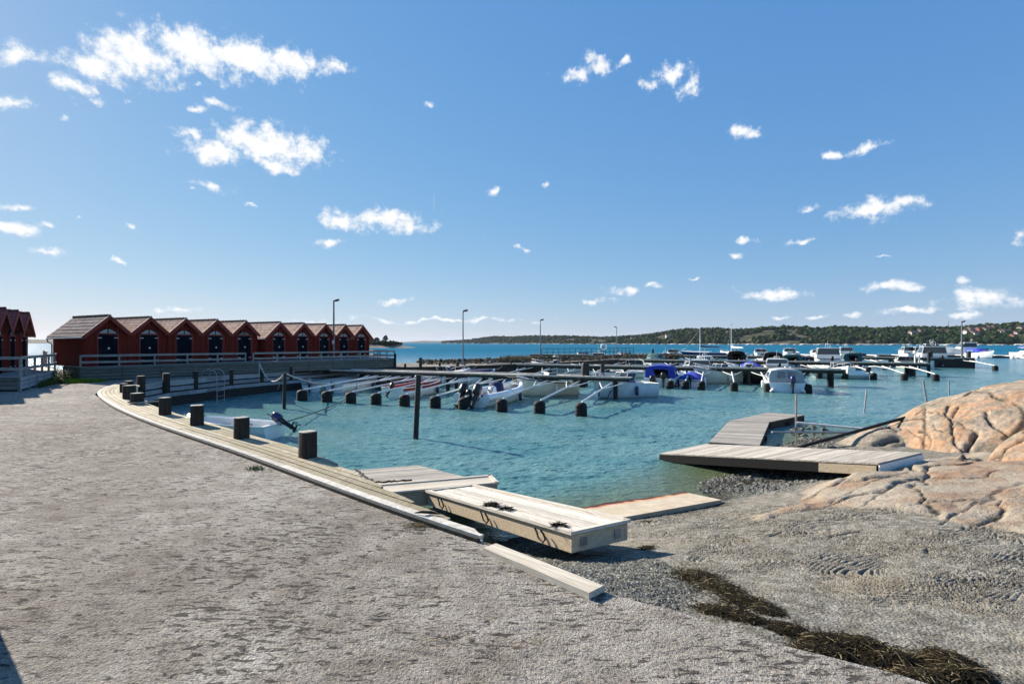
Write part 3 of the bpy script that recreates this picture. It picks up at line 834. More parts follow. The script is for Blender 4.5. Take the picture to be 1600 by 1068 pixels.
for (pts, w, hz) in (([(1331, 783), (1352, 780), (1380, 768), (1436, 751)], .022, -.5), ([(1346, 787), (1443, 786), (1535, 788)], .02, -.4), ([(1535, 788), (1550, 781), (1572, 765), (1600, 764)], .05, -.35),
                     ([(1503, 800), (1535, 788)], .02, -.4), ([(1470, 817), (1500, 802)], .02, -.4), ([(1600, 762), (1572, 768)], .06, -.35), ([(1300, 772), (1340, 762), (1420, 742)], .02, -.55),
                     ([(1300, 835), (1345, 830)], .02, -.5), ([(1450, 860), (1455, 856)], .02, -.35)):
    pl = [P(a, b, hz) for a, b in pts]
    d, _, _ = near_poly(x + (fbm(x * 5, y * 5, 2, 1) - .5) * .12, y + (fbm(x * 5, y * 5, 2, 3) - .5) * .12, [(q.x, q.y) for q in pl], closed=False)
    scr = np.maximum(scr, np.exp(-(d / w) ** 2))
bh_, be_ = blocks(x, y, (4, 16, 5, 13), 26, 3, .35, 2.2)
bk_ = np.exp(-(be_ / .035) ** 2) * rockm
scr = np.maximum(scr * .8, bk_)
zt = zt + rockm * np.clip(sdist * 2, 0, 1) * bh_ * .05 * sstep(0, .12, be_) + comb * (-arc * .028 + rough * .022 + bump_r * .06) + rockm * (bump_r * .22 + (fbm(x * 3, y * 3, 4, 6) - .5) * .05 + np.maximum(0, np.minimum(sdist, .5)) * .16) + grav * (rough * .06) - scr * .035
bd, _, _ = near_poly(x, y, right_edge, closed=False)
zt = np.where(bd < .3, zt * 1.0 - .0, zt)
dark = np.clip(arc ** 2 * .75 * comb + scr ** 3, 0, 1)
wetz = sstep(WATER + .12, WATER + .02, zt + (fbm(x * 4, y * 4, 3, 2) - .5) * .1)
dark = np.maximum(dark, wetz * .8)
np_mesh('shore_ground', np.stack([x, y, zt], 1), Fc, M['shore'], {'rock': rockm, 'gravel': np.clip(grav, 0, 1), 'dark': dark}, kind='structure')

# water sheet with real wind ripples near the quay
def build_sea():
    nu, ny = 720, 560
    xw, yw, Fw = fan_grid(-1.15, 1.35, nu, 5.2, 62, ny)
    zg = TER(xw, yw)
    sh = sstep(WATER - .55, WATER - .02, zg) * (xw > -3) * (xw < 26) * (yw < 22)
    # rebuild the near grid rim to the horizon
    wx, wy = xw + .25 * yw, yw - .2 * xw
    gust = .55 + .9 * fbm(xw * .13, yw * .2, 3, 6)
    k1 = (fbm(wx * .9, wy * 2.0, 3, 0) - .5) * .075
    k2 = (fbm(wx * 2.6 + k1 * 8, wy * 5.6, 3, 2, .6) - .5) * .056 * np.clip(26 / yw, .2, 1)
    k3 = (fbm(wx * 7, wy * 13, 2, 4) - .5) * .020 * np.clip(16 / yw, 0, 1)
    rim = np.minimum(sstep(0, .02, (xw / yw) + 1.15), sstep(0, .02, 1.35 - xw / yw)) * sstep(5.2, 5.6, yw) * sstep(62, 52, yw)
    lee = 1 - .75 * sh
    V = np.stack([xw, yw, WATER + (k1 + k2 + k3) * gust * rim * lee], 1)
    far = 9000.0
    ring = []
    idx = np.arange(nu * ny).reshape(ny, nu)
    extra = [(-far, -60), (far, -60), (far, far), (-far, far)]
    e0 = len(V)
    V = np.concatenate([V, np.array([(a, b, WATER) for a, b in extra])])
    a, b, c, d = idx[0, 0], idx[0, -1], idx[-1, -1], idx[-1, 0]
    # outer quads share the grid's four corners; rim triangles fan from the far corners
    tris = []
    def fan(line, far_i):
        for i in range(len(line) - 1): tris.append((line[i], line[i + 1], far_i))
    fan(list(idx[0, ::-1]), e0 + 0)
    fan(list(idx[:, -1][::-1]), e0 + 1)
    fan(list(idx[-1, :]), e0 + 2)
    fan(list(idx[:, 0]), e0 + 3)
    tris += [(a, e0 + 3, e0 + 0), (e0 + 0, e0 + 1, b), (e0 + 1, e0 + 2, c), (e0 + 2, e0 + 3, d)]
    me = bpy.data.meshes.new('water')
    me.from_pydata([tuple(v) for v in V], [], [tuple(f) for f in Fw] + tris)
    at = me.attributes.new('shallow', 'FLOAT', 'POINT'); at.data.foreach_set('value', np.concatenate([sh, np.zeros(4)]).astype(np.float32))
    me.materials.append(M['water']); me.update()
    o = bpy.data.objects.new('water', me); COL.objects.link(o); o['kind'] = 'structure'
build_sea()

# ramp slab half in the water
sl = MB()
sp4 = [(.9, 8.62), (4.17, 10.2), (3.72, 11.25), (3.3, 12.0), (.2, 10.9), (.3, 9.3)]
def slz(x, y): return WATER + .12 * ((x - 1.32) * .4 - (y - 10.07) * .916)
sl.prism(sp4, lambda x, y: slz(x, y) - .16, slz)
sl.build('ramp_slab', [M['concrete_slab']], label='pale concrete ramp slab running into the water with an orange rim', cat='ramp slab')

# ---------------- granite outcrops
def pix_hit(px, py, hf, y0=4, y1=26):
    ys = np.linspace(y0, y1, 2200); xs = (px - 800) / F * ys; zr = CAM_Z - (py - 535) / F * ys
    hh = hf(xs, ys); k = np.argmax(hh >= zr)
    return (xs[k], ys[k])
def dome(cx, cy, a, b, top, base, rot=0.0, p=2.6, q=1.7, skew=(0, 0)):
    cr_, sr_ = cos(rot), sin(rot)
    def f(x, y):
        dx, dy = x - cx, y - cy
        u = (dx * cr_ + dy * sr_) / a; v = (-dx * sr_ + dy * cr_) / b
        r = (np.abs(u) ** p + np.abs(v) ** p) ** (1 / p)
        r = r + (fbm(x * .6 + cx, y * .6, 3, 3) - .5) * .16
        h = (1 - np.clip(r, 0, 1) ** q)
        return np.where(r < 1, base + (top + skew[0] * dx + skew[1] * dy - base) * np.clip(h, 0, 1) ** .62, base - .3)
    return f
def outcrop(name, fs, x0, x1, y0, y1, step, mat, cracks, label, seed=0, amp=1.0):
    nx, ny = int((x1 - x0) / step), int((y1 - y0) / step)
    X, Y = np.meshgrid(np.linspace(x0, x1, nx), np.linspace(y0, y1, ny)); X = X.ravel(); Y = Y.ravel()
    hf = lambda a, b: np.max([f(a, b) for f in fs], 0)
    Z = hf(X, Y)
    base = Z.copy()
    Z = Z + amp * ((fbm(X * .8, Y * .8, 3, seed) - .5) * .10 + (fbm(X * 3, Y * 7, 5, seed + 1, .6) - .5) * .06 + (fbm(X * 18, Y * 18, 3, seed + 2) - .5) * .012)
    C = np.zeros(X.shape)
    if amp > 0:
        bh_, be_ = blocks(X, Y, (x0, x1, y0, y1), int(5 + (x1 - x0) * (y1 - y0) * .09), seed + 11, .9, 1.9)
        ej = np.exp(-(be_ / .04) ** 2)
        Z = Z + bh_ * .08 * sstep(0, .10, be_) - ej * .09; C = np.maximum(C, ej * .95)
    for pts, w, dp in cracks:
        pl = [pix_hit(a, b, hf) for a, b in pts]
        d, _, _ = near_poly(X + (fbm(X * 4, Y * 4, 3, 1) - .5) * .14, Y + (fbm(X * 4, Y * 4, 3, 5) - .5) * .10, pl, closed=False)
        k = np.exp(-(d / w) ** 2); Z = Z - k * dp; C = np.maximum(C, np.exp(-(d / (w * .7)) ** 2) * .9)
    idx = np.arange(nx * ny).reshape(ny, nx)
    Fq = np.stack([idx[:-1, :-1], idx[:-1, 1:], idx[1:, 1:], idx[1:, :-1]], -1).reshape(-1, 4)
    lo = np.min(base)
    keep = (base[Fq] > lo + .02).any(1); Fq = Fq[keep]
    use, inv = np.unique(Fq, return_inverse=True)
    o = np_mesh(name, np.stack([X, Y, Z], 1)[use], inv.reshape(Fq.shape), mat, {'crack': C[use]})
    return tag(o, label, 'rock')
def zp(x, y): return (1260 + .2153 * x, 570 + .2153 * y)
ck = [([zp(1035, 285), zp(1022, 350), zp(1045, 390), zp(1060, 480), zp(1090, 560), zp(1140, 610), zp(1165, 645)], .03, .08),
      ([zp(1110, 290), zp(1080, 340), zp(1045, 385)], .03, .05), ([zp(880, 320), zp(1010, 370), zp(1140, 430), zp(1225, 470)], .02, .03),
      ([zp(900, 430), zp(980, 490)], .02, .03), ([zp(1235, 475), zp(1185, 560), zp(1170, 620)], .05, .16),
      ([zp(1290, 330), zp(1330, 380), zp(1400, 440), zp(1450, 480)], .035, .07), ([zp(740, 440), zp(800, 500), zp(880, 570)], .018, .025),
      ([zp(780, 280), zp(860, 300), zp(790, 350)], .03, .05)]
outcrop('granite_outcrop', [dome(15.9, 14.5, 5.1, 3.1, .95, -1.5, .05, p=3.0, q=2.6, skew=(.08, 0)), dome(18.2, 15.2, 4.4, 3.2, 1.25, -1.5, p=3, q=2.4)], 9.8, 23.0, 10.6, 19.0, .036, M['rock'], ck,
        'large smooth pink granite outcrop with branching cracks at the right', 0)
outcrop('granite_outcrop', [dome(18.9, 19.8, 3.3, 1.6, .12, -1.6, -.1)], 13.8, 22, 17.3, 21.8, .07, M['rock_pale'], [], 'low pale rock shelf rising from the water behind the big outcrop', 3)
outcrop('granite_outcrop', [dome(11.2, 15.3, 2.1, 1.35, -.52, -1.6, .35, p=2.2)], 8.8, 13.6, 13.5, 17.2, .05, M['rock_pale'], [([(1372, 690), (1388, 684), (1402, 682)], .09, .10)],
        'low whitish rounded rock between gravel and big pink outcrop', 4)
outcrop('granite_outcrop', [dome(12.95, 11.0, 2.75, 1.15, .42, -1.3, .08, p=2.6, q=2.2)], 9.8, 16.4, 9.4, 12.6, .035, M['rock'], [([(1575, 672), (1590, 680), (1600, 682)], .03, .06)],
        'rounded pink boulder at the right picture edge below the crevice', 5)
outcrop('granite_outcrop', [dome(10.1, 11.2, .75, .45, -.42, -1.1, .4, p=2.2)], 9.0, 11.2, 10.4, 12, .035, M['rock'], [], 'small ochre rock wedged in the crevice under the outcrop', 6)
# ------------------------------------------------------------------ plank deck, quay walls, bollards
def resample(pts, step):
    pts = [Vector((p[0], p[1], 0)) for p in pts]; out = [pts[0].copy()]
    for a, b in zip(pts, pts[1:]):
        n = max(1, int((b - a).length / step))
        for i in range(1, n + 1): out.append(a.lerp(b, i / n))
    return out
def chaikin(pts, it=2):
    pts = [Vector((p[0], p[1], 0)) for p in pts]
    for _ in range(it):
        o = [pts[0]]
        for a, b in zip(pts, pts[1:]): o += [a.lerp(b, .25), a.lerp(b, .75)]
        pts = o + [pts[-1]]
    return pts
oc = resample(chaikin(edge_outer + deck_back), .22)
inner_v = chaikin(deck_inner)
ix = np.array([p.x for p in inner_v]); iy = np.array([p.y for p in inner_v])
# at each outer station: direction across to the inner line and the width there
sta = []
for i, p in enumerate(oc):
    t = (oc[min(i + 1, len(oc) - 1)] - oc[max(i - 1, 0)]).normalized()
    nrm = Vector((t.y, -t.x, 0))
    best_w = None
    for a, b in zip(inner_v, inner_v[1:]):
        d1, d2 = b - a, nrm
        den = d2.x * d1.y - d2.y * d1.x
        if abs(den) < 1e-9: continue
        s = ((a.x - p.x) * d1.y - (a.y - p.y) * d1.x) / den
        u = ((a.x - p.x) * d2.y - (a.y - p.y) * d2.x) / den
        if -.02 <= u <= 1.02 and s > -.01 and (best_w is None or s < best_w): best_w = s
    sta.append((p, nrm, best_w))
# fill gaps, limit widths
last = .05
for i, (p, n_, w) in enumerate(sta):
    if w is None or w > 3.6: w = last
    last = w; sta[i] = (p, n_, w)
dk = MB(); PW, GAP, DZ = .128, .015, .062
for k in range(30):
    run = []
    def flush():
        if len(run) < 2: return
        # break each course into boards
        i = 0
        while i < len(run) - 1:
            L = R.randint(12, 20); seg = run[i:i + L + 1]
            if len(seg) < 2: break
            a = [q[0] for q in seg]; b = [q[1] for q in seg]
            if i + L < len(run) - 1:
                a[-1] = a[-1].lerp(a[-2], .04); b[-1] = b[-1].lerp(b[-2], .04)
            zt = DZ + R.uniform(-.004, .004); zb = zt - .045
            n = len(a)
            vs = [(q.x, q.y, zt) for q in a] + [(q.x, q.y, zt) for q in b] + [(q.x, q.y, zb) for q in a] + [(q.x, q.y, zb) for q in b]
            fs = []
            for j in range(n - 1):
                fs += [(j, j + 1, n + j + 1, n + j), (2 * n + j, 2 * n + j + 1, j + 1, j), (n + j, n + j + 1, 3 * n + j + 1, 3 * n + j)]
            fs += [(0, n, 3 * n, 2 * n), (n - 1, 2 * n - 1, 4 * n - 1, 3 * n - 1)]
            dk.add(vs, fs, 1 if k == 0 else 0); i += L
    for (p, nr, w) in sta:
        s0, s1 = k * PW, min((k + 1) * PW - GAP, w)
        if s1 - s0 > .03: run.append((p + nr * s0, p + nr * s1))
        else:
            flush(); run = []
    flush()
deck_t = empty('plank_deck', (-3, 7.4, 0), 0, 'curved weathered plank deck along the edge of the asphalt and the basin', 'deck')
def under(parent, o):
    o.parent = parent; o.matrix_parent_inverse = Matrix.Translation(-Vector(parent.location)); return o
under(deck_t, dk.build('planks', [M['deck'], M['deck_pale']]))
# kerb beam, blackened to paint the shadow line under the outer and end boards
kb = MB()
for a, b in zip(oc, oc[1:]):
    if a.x < -14.5: break
    kb.bar((a.x - .012, a.y, .008), (b.x - .012, b.y, .008), .05, .07)
under(deck_t, kb.build('edge_shade_beam', M['dark_wood']))
for i in range(0, len(sta), 6):
    p, nr, w = sta[i]
    if w > .15:
        jo = MB(); jo.bar(p + nr * .05 + Vector((0, 0, -.02)), p + nr * (w - .03) + Vector((0, 0, -.02)), .06, .09); under(deck_t, jo.build('joist', M['dark_wood']))

def board_wall(name, line, label, z_list, bh, mat, back=.35, posts=True, flip=1):
    t = empty(name, (line[0][0], line[0][1], 0), 0, label, 'quay wall')
    pts = resample(line, 1.2)
    w = MB()
    def off(i, d):
        a = pts[max(i - 1, 0)]; b = pts[min(i + 1, len(pts) - 1)]
        tt = (b - a).normalized(); return pts[i] + Vector((tt.y, -tt.x, 0)) * d * flip
    for zc in z_list:
        for i in range(len(pts) - 1):
            dz = R.uniform(-.006, .006)
            w.bar(off(i, .03) + Vector((0, 0, zc + dz)), off(i + 1, .03) + Vector((0, 0, zc + dz)), .05, bh)
    under(t, w.build('boards', mat))
    k = MB()
    for i in range(len(pts) - 1):
        a, b = off(i, -.06 if back < .1 else -back), off(i + 1, -.06 if back < .1 else -back)
        k.add([(a.x, a.y, -2.2), (b.x, b.y, -2.2), (b.x, b.y, -.05), (a.x, a.y, -.05)], [(0, 1, 2, 3)])
    under(t, k.build('backing', M['black']))
    if posts:
        for i in range(0, len(pts), 2):
            p = MB(); q = off(i, -.08); p.cyl((q.x, q.y), .1, -2.4, -.06, 10)
            under(t, p.build('pile', M['pile']))
    return t
cap = MB()
qe = resample(quay_edge[:8], 1.0)
for a, b in zip(qe, qe[1:]): cap.bar((a.x, a.y, .012), (b.x, b.y, .012), .16, .05)
w1 = board_wall('quay_wall', quay_edge[:8], 'grey horizontal board wall curving along the far left side of the basin', [-.11, -.39, -.67], .195, M['wall_board'])
under(w1, cap.build('coping', M['float_old']))
w2 = board_wall('quay_wall', quay_edge[7:], 'dark board wall of the far quay behind the nearest pier', [-.12, -.36, -.62, -.88], .2, M['dark_wood'])
cap = MB()
qe = resample(quay_edge[7:], 1.5)
for a, b in zip(qe, qe[1:]): cap.bar((a.x, a.y, .012), (b.x, b.y, .012), .2, .05)
under(w2, cap.build('coping', M['pier_side']))
board_wall('quay_wall', deck_inner[:-1], 'board wall under the near plank deck facing the water', [-.15, -.42, -.69, -.94], .21, M['wall_board'], back=.05, posts=False)

def bollard(px, py, top, wpx, label, cap_light=True, lean=0.0):
    b = P(px, py, .06); s = b.y / F
    r = wpx * s / 2; h = (py - top) * s
    t = empty('timber_bollard', b, R.uniform(0, 3), label, 'bollard', 'timber bollards along the deck edge')
    m = MB(); m.lathe([(r * 1.02, -.5), (r * 1.02, 0), (r, h - .02), (r * .96, h - .004)], n=20, sq=5.0)
    m.build('post', M['bollard'], t)
    m = MB(); m.lathe([(r * .97, h - .003), (r * .97, h + .006), (r * .8, h + .010)], n=20, sq=5.0)
    m.build('top_end', M['end_grain'], t)
    return t
BL = [(481, 714, 674, 23, 'thick dark timber bollard nearest to the floating jetties, on the plank deck'),
      (377.5, 684.5, 652, 19, 'timber bollard in front of the small white rowing boat'),
      (308, 663.5, 633, 18, 'timber bollard just to the near side of the rowing boat bow'),
      (258, 647.5, 621, 14, 'timber bollard next after the roped one, where deck straightens'),
      (214.5, 630.5, 614, 15, 'squat timber bollard with a rope round its foot and a steel pin behind'),
      (202, 622.5, 602, 14.5, 'wide timber bollard in the deck bend, beside the roped bollard'),
      (193.5, 613, 599, 9, 'narrow timber bollard half hidden at the inner side of the deck bend'),
      (201.5, 604, 595, 10, 'small timber bollard farthest round the deck bend')]
for a in BL: bollard(*a)
B2 = [(228.5, 601, 586, 9.5, 'timber bollard at the start of the far quay wall'), (267.5, 596, 582, 9, 'timber bollard on the far quay, left of the ladder'),
      (312.5, 591, 578.5, 6.5, 'slim timber bollard just left of the bathing ladder'), (368.5, 587.5, 576, 5.5, 'slim timber bollard right of the bathing ladder'),
      (416, 584, 576, 4.5, 'little timber bollard near the draped mooring rope'), (461, 580.5, 571, 4, 'thin pale-topped bollard short of the first pier')]
for a in B2:
    o = bollard(*a); o.location = o.location + Vector((-.32, .12, 0)); o.location.z = .02
B3 = [(634.5, 574, 567, 3), (689, 573, 565, 3.2), (717, 571.5, 564.5, 4), (728, 571, 565, 1.8), (801, 568.5, 561, 2), (820, 567.5, 562.5, 2)]
for i, a in enumerate(B3):
    o = bollard(*a, 'dark timber bollard on the far quay, ' + ['beside the tall dark post', 'between the dark post and the slim lamp', 'broad one at the foot of the slim lamp', 'thin one just past the slim lamp', 'alone before the rubble curves', 'last one before the breakwater railing'][i]); o.location = o.location + Vector((-.15, .4, 0)); o.location.z = .0
b = P(657, 573.5); m = MB(); m.cyl((0, 0), .13, -.3, .78, 12); m.build('timber_post', M['pile'], None, 'tall dark timber post on the far quay behind the first pier', 'post', loc=b)
b = P(214, 616, .06); m = MB(); m.tube([(0, 0, 0), (0, 0, .33)], .035, 8); m.build('steel_pin', M['steel'], None, 'thin grey steel pin standing behind the roped bollard', 'mooring pin', loc=b)

# rope round the bollard foot and its loop
b = P(214.5, 630.5, .065); pts = []
for i in range(30):
    t = i / 29 * 2 * pi * 1.6; pts.append((cos(t) * .24, sin(t) * .24, .03 + i * .0015))
m = MB(); m.tube(pts, .016, 6)
pts = [(.15, -.2, .02), (.32, .15, .05), (.42, .5, .03), (.50, .62, .14), (.60, .45, .06), (.62, .2, -.02), (.85, .05, -.1), (1.3, .2, -.5), (2.5, .7, -.9)]
m.tube(pts, .014, 6)
m.build('mooring_rope', M['rope'], None, 'pale rope tied round the foot of the squat bollard', 'rope', loc=b)

# bathing ladder
def ladder():
    p = P(333, 591.5, 0.0)
    d = Vector((.05, 1, 0)).normalized()
    t = empty('bathing_ladder', p, 0, 'white tubular bathing ladder with two hoops hung on the quay wall', 'ladder')
    for s in (-1, 1):
        pts = []
        oy = s * .36
        for i in range(13):
            a = pi * i / 12
            pts.append((-.42 + .42 * (1 - cos(a)) , oy, .02 + .52 * sin(a) ** .7))
        pts += [(.42, oy, -.4), (.42, oy, -1.5)]
        m = MB(); m.tube(pts, .018, 8); m.build('rail', M['steel'], t)
    for z in (-.35, -.65, -.95, -1.2):
        m = MB(); m.tube([(.42, -.36, z), (.42, .36, z)], .014, 6); m.build('rung', M['steel'], t)
ladder()

# leaning piles in the water and the draped rope
def pole(name, px, py, top, wpx, mat, label, cat='post', lean_px=0.0, z=WATER):
    b = P(px, py, z); s = b.y / F
    h = (py - top) * s; r = wpx * s / 2
    m = MB(); m.tube([(-lean_px * s * .15 * 0, 0, -.8), (0, 0, 0), (lean_px * s, 0, h)], [r, r, r * .96], 10)
    return m.build(name, mat, None, label, cat, loc=b)
pole('mooring_pile', 649.5, 683.5, 585, 8.6, M['pile'], 'tall dark pile leaning slightly, alone in the near basin water', 'mooring pile', 4.5)
pole('mooring_pile', 444, 638.5, 582, 5.2, M['pile'], 'slim dark pile carrying the draped rope near the quay wall', 'mooring pile', 1)
T0 = P(444, 638.5, WATER); T0 = Vector((T0.x + .03, T0.y, WATER + 56 * T0.y / F))
A = P(405, 584); A = Vector((A.x, A.y, .72))
m = MB(); m.tube([(A.x, A.y, -.6), (A.x, A.y, .74)], .035, 6); m.build('steel_pin', M['steel'], None, 'thin iron rod on the quay wall holding the end of the draped rope', 'mooring pin')
def hang(a, b, sag, n=16):
    return [a.lerp(b, i / n) + Vector((0, 0, -4 * sag * (i / n) * (1 - i / n))) for i in range(n + 1)]
m = MB(); m.tube(hang(A, T0, .75), .035, 6)
B = Vector((-12.2, 33.6, -.72)); m.tube(hang(T0, B, .12), .035, 6)
m.build('mooring_rope', M['rope'], None, 'thick pale rope draped from rod to slim pile and on to the booms', 'rope')
q = P(433, 582); pts = [(q.x + .12, q.y - .2, -.1), (q.x + .12, q.y - .2, -.55)]
for i in range(13): t = pi / 2 + 2 * pi * i / 12; pts.append((q.x + .12 + cos(t) * .11, q.y - .2, -.82 + sin(t) * .24))
m = MB(); m.tube(pts, .02, 5); m.build('rope_loop', M['rope'], None, 'white rope loop hanging down the board wall left of the slim pile', 'rope')
# far boom rope running level
m = MB(); m.tube(hang(P(543, 596.5, -.75), P(627, 594, -.75), .05), .04, 6); m.build('mooring_rope', M['rope'], None, 'pale rope stretched level between the first booms of the nearest pier', 'rope')
m = MB(); a = P(437, 661, -.9); b = P(546, 620, -1.15); m.tube(hang(a, b, .12), .022, 5); m.build('mooring_line', M['rope_dark'], None, 'thin dark line running from the rowing boat to a boom float', 'rope')

# loose timber beam
a = P(755, 855, .055); b = P(920, 925.5, .055); c = P(943, 914, .055); d = P(775, 848, .055)
m = MB(); m.prism([(a.x, a.y), (b.x, b.y), (c.x, c.y), (d.x, d.y)], .0, .055)
m.build('loose_beam', M['beam_wood'], None, 'pale squared timber beam lying loose on the asphalt edge', 'timber beam')
# driftwood bit and grass tuft on deck
b = P(667, 803, .07); m = MB(); m.tube([(-.14, .02, .01), (-.05, -.01, .03), (.05, .02, .015), (.16, -.02, .01)], [.006, .016, .018, .005], 6); m.build('driftwood', M['dark_wood'], None, 'scrap of dark driftwood on the narrow end of the plank deck', 'driftwood', loc=b)

# ------------------------------------------------------------------ floating jetties
def jetty(name, quad, zf, th, mats, label, n, along=True, rim=.035, sidemat=None, trims=True):
    """quad: A near-left, B near-right, C far-right, D far-left on the ground plan; boards run from AB to DC (or along)"""
    A, B, C, D = [Vector((q[0], q[1], 0)) for q in quad]
    cen = (A + B + C + D) / 4
    t = empty(name, (cen.x, cen.y, zf(cen.x, cen.y)), 0, label, 'floating jetty')
    m = MB()
    for i in range(n):
        s0, s1 = (i + .03) / n, (i + .97) / n
        if along: q = [A.lerp(B, s0), A.lerp(B, s1), D.lerp(C, s1), D.lerp(C, s0)]
        else: q = [A.lerp(D, s0), B.lerp(C, s0), B.lerp(C, s1), A.lerp(D, s1)]
        e = R.uniform(-.003, .003)
        m.prism([(v.x, v.y) for v in q], lambda x, y: zf(x, y) - .03, lambda x, y: zf(x, y) + e)
    under(t, m.build('deck_boards', mats[0]))
    m = MB()
    Q = [A, B, C, D]
    for i in range(4):
        a, b = Q[i], Q[(i + 1) % 4]
        d = (b - a).normalized(); nrm = Vector((d.y, -d.x, 0))
        a2, b2 = a + nrm * .0, b + nrm * .0
        p = [a2, b2, b2 - nrm * .045, a2 - nrm * .045]
        m.prism([(v.x, v.y) for v in p], lambda x, y: zf(x, y) - th, lambda x, y: zf(x, y) - .034)
    under(t, m.build('side_boards', mats[1]))
    if trims:
        m = MB()
        for i in range(4):
            a, b = Q[i], Q[(i + 1) % 4]
            d = (b - a).normalized(); nrm = Vector((d.y, -d.x, 0))
            p = [a + nrm * .03 - d * .03, b + nrm * .03 + d * .03, b - nrm * .05, a - nrm * .05]
            m.prism([(v.x, v.y) for v in p], lambda x, y: zf(x, y) - .02, lambda x, y: zf(x, y) + .022)
        under(t, m.build('edge_strip', mats[0]))
    for s in (.2, .5, .8):
        m = MB()
        c = (A.lerp(B, .5)).lerp(D.lerp(C, .5), s) if along else (A.lerp(D, .5)).lerp(B.lerp(C, .5), s)
        z = zf(c.x, c.y)
        m.box((c.x, c.y, z - th - .02 + .1), (.5, .5, th * 1.1 - .12), 0)
        under(t, m.build('float_block', M['rubber']))
    return t
def plane_z(p1, p2, p3):
    a, b, c = Vector(p1), Vector(p2), Vector(p3); n = (b - a).cross(c - a)
    return lambda x, y: a.z - (n.x * (x - a.x) + n.y * (y - a.y)) / n.z
n1 = [(-1.60, 9.66), (.736, 6.33), (1.525, 6.76), (-.76, 10.0)]
z1 = plane_z((.736, 6.33, -.35), (1.525, 6.76, -.35), (-1.6, 9.66, -.8))
J1 = jetty('floating_jetty', n1, z1, .25, (M['jetty_long'], M['float_side']), 'long pale new-timber jetty section stranded with its end on the slip', 7, along=False)
# handles: metal straps on the near long side
dd = Vector((.736 + 1.6, 6.33 - 9.66, 0)).normalized(); nn = Vector((-dd.y, dd.x, 0)) * -1
nn = Vector((dd.y, -dd.x, 0))
for s in (.16, .52, .86):
    a = Vector((-1.6, 9.66, 0)).lerp(Vector((.736, 6.33, 0)), s); 
    pts = []
    for (u, v) in ((-.09, -.05), (-.05, -.1), (-.02, -.17), (.06, -.21), (.10, -.16), (.07, -.10), (.02, -.06)):
        q = a + dd * (u * 1.2) + nn * .055; pts.append((q.x, q.y, z1(q.x, q.y) + v))
    m = MB(); m.tube(pts, .014, 6); under(J1, m.build('handle', M['rope_dark']))
for s in (.2, .8):
    a = Vector((.736, 6.33, 0)).lerp(Vector((1.525, 6.76, 0)), s); e = (Vector((1.525, 6.76, 0)) - Vector((.736, 6.33, 0))).normalized()
    m = MB(); q = a + dd * .012; m.bar((q.x - e.x * .05, q.y - e.y * .05, -.48), (q.x + e.x * .05, q.y + e.y * .05, -.48), .012, .10); under(J1, m.build('bracket', M['steel']))
n1b = [(-2.6, 9.42), (-.29, 10.2), (-.46, 10.75), (-2.78, 9.98)]
jetty('floating_jetty', n1b, lambda x, y: -.795, .3, (M['jetty_cross'], M['float_side']), 'pale cross piece at the water end of the long new jetty', 5, along=False)
n2 = [(-2.95, 10.55), (-.93, 11.28), (-2.27, 12.45), (-3.75, 11.95)]
J2 = jetty('floating_jetty', n2, lambda x, y: -.98, .3, (M['float_old'], M['pier_side']), 'older grey plank jetty section with black chain, behind the pale cross piece', 9, along=False, trims=False)
# chain and tackle lying on it
def tackle(points, r, name, label, mat='rope_dark'):
    m = MB(); rr = random.Random(len(points))
    path = []; rs = []
    for a, b in zip(points, points[1:]):
        a, b = Vector(a), Vector(b); k = max(2, int((b - a).length / .05))
        for i in range(k):
            path.append(a.lerp(b, i / k) + Vector((rr.uniform(-.015, .015), rr.uniform(-.015, .015), rr.uniform(0, .02)))); rs.append(r * rr.uniform(.6, 1.5))
    m.tube(path, rs, 6)
    m.build(name, M[mat], None, label, 'tackle')
tackle([(-3.6, 11.75, -.9), (-3.2, 11.2, -.94), (-2.9, 10.8, -.95), (-2.1, 10.95, -.95)], .02, 'mooring_chain', 'heavy black chain lying across the corner of the grey jetty')
def weed_on(p, n, s, name, label):
    m = MB(); rr = random.Random(n)
    for i in range(n):
        a = Vector((p.x + rr.gauss(0, s), p.y + rr.gauss(0, s * .5), p.z + abs(rr.gauss(0, .012))))
        pts = [a]
        t = rr.uniform(0, 6.3)
        for k in range(4):
            t += rr.uniform(-.9, .9); pts.append(pts[-1] + Vector((cos(t), sin(t), rr.uniform(-.2, .3))) * .028)
        m.tube(pts, [.003, .005, .005, .003, .002][:len(pts)], 4, smooth=False)
    m.build(name, M['weed'], None, label, 'seaweed', kind='stuff')
for (px, py, n, s, lb) in ((768, 789, 150, .045, 'clump of black seaweed in the middle of the pale jetty'), (790, 795, 60, .035, 'thin strip of black seaweed beside the larger clump on pale jetty'), (873, 821, 60, .03, 'tuft of brown seaweed near the stranded end of the pale jetty')):
    zz = -.5
    for _ in range(4):
        q = P(px, py, zz); zz = z1(q.x, q.y) + .02
    weed_on(P(px, py, zz), n, s, 'seaweed_clump', lb)

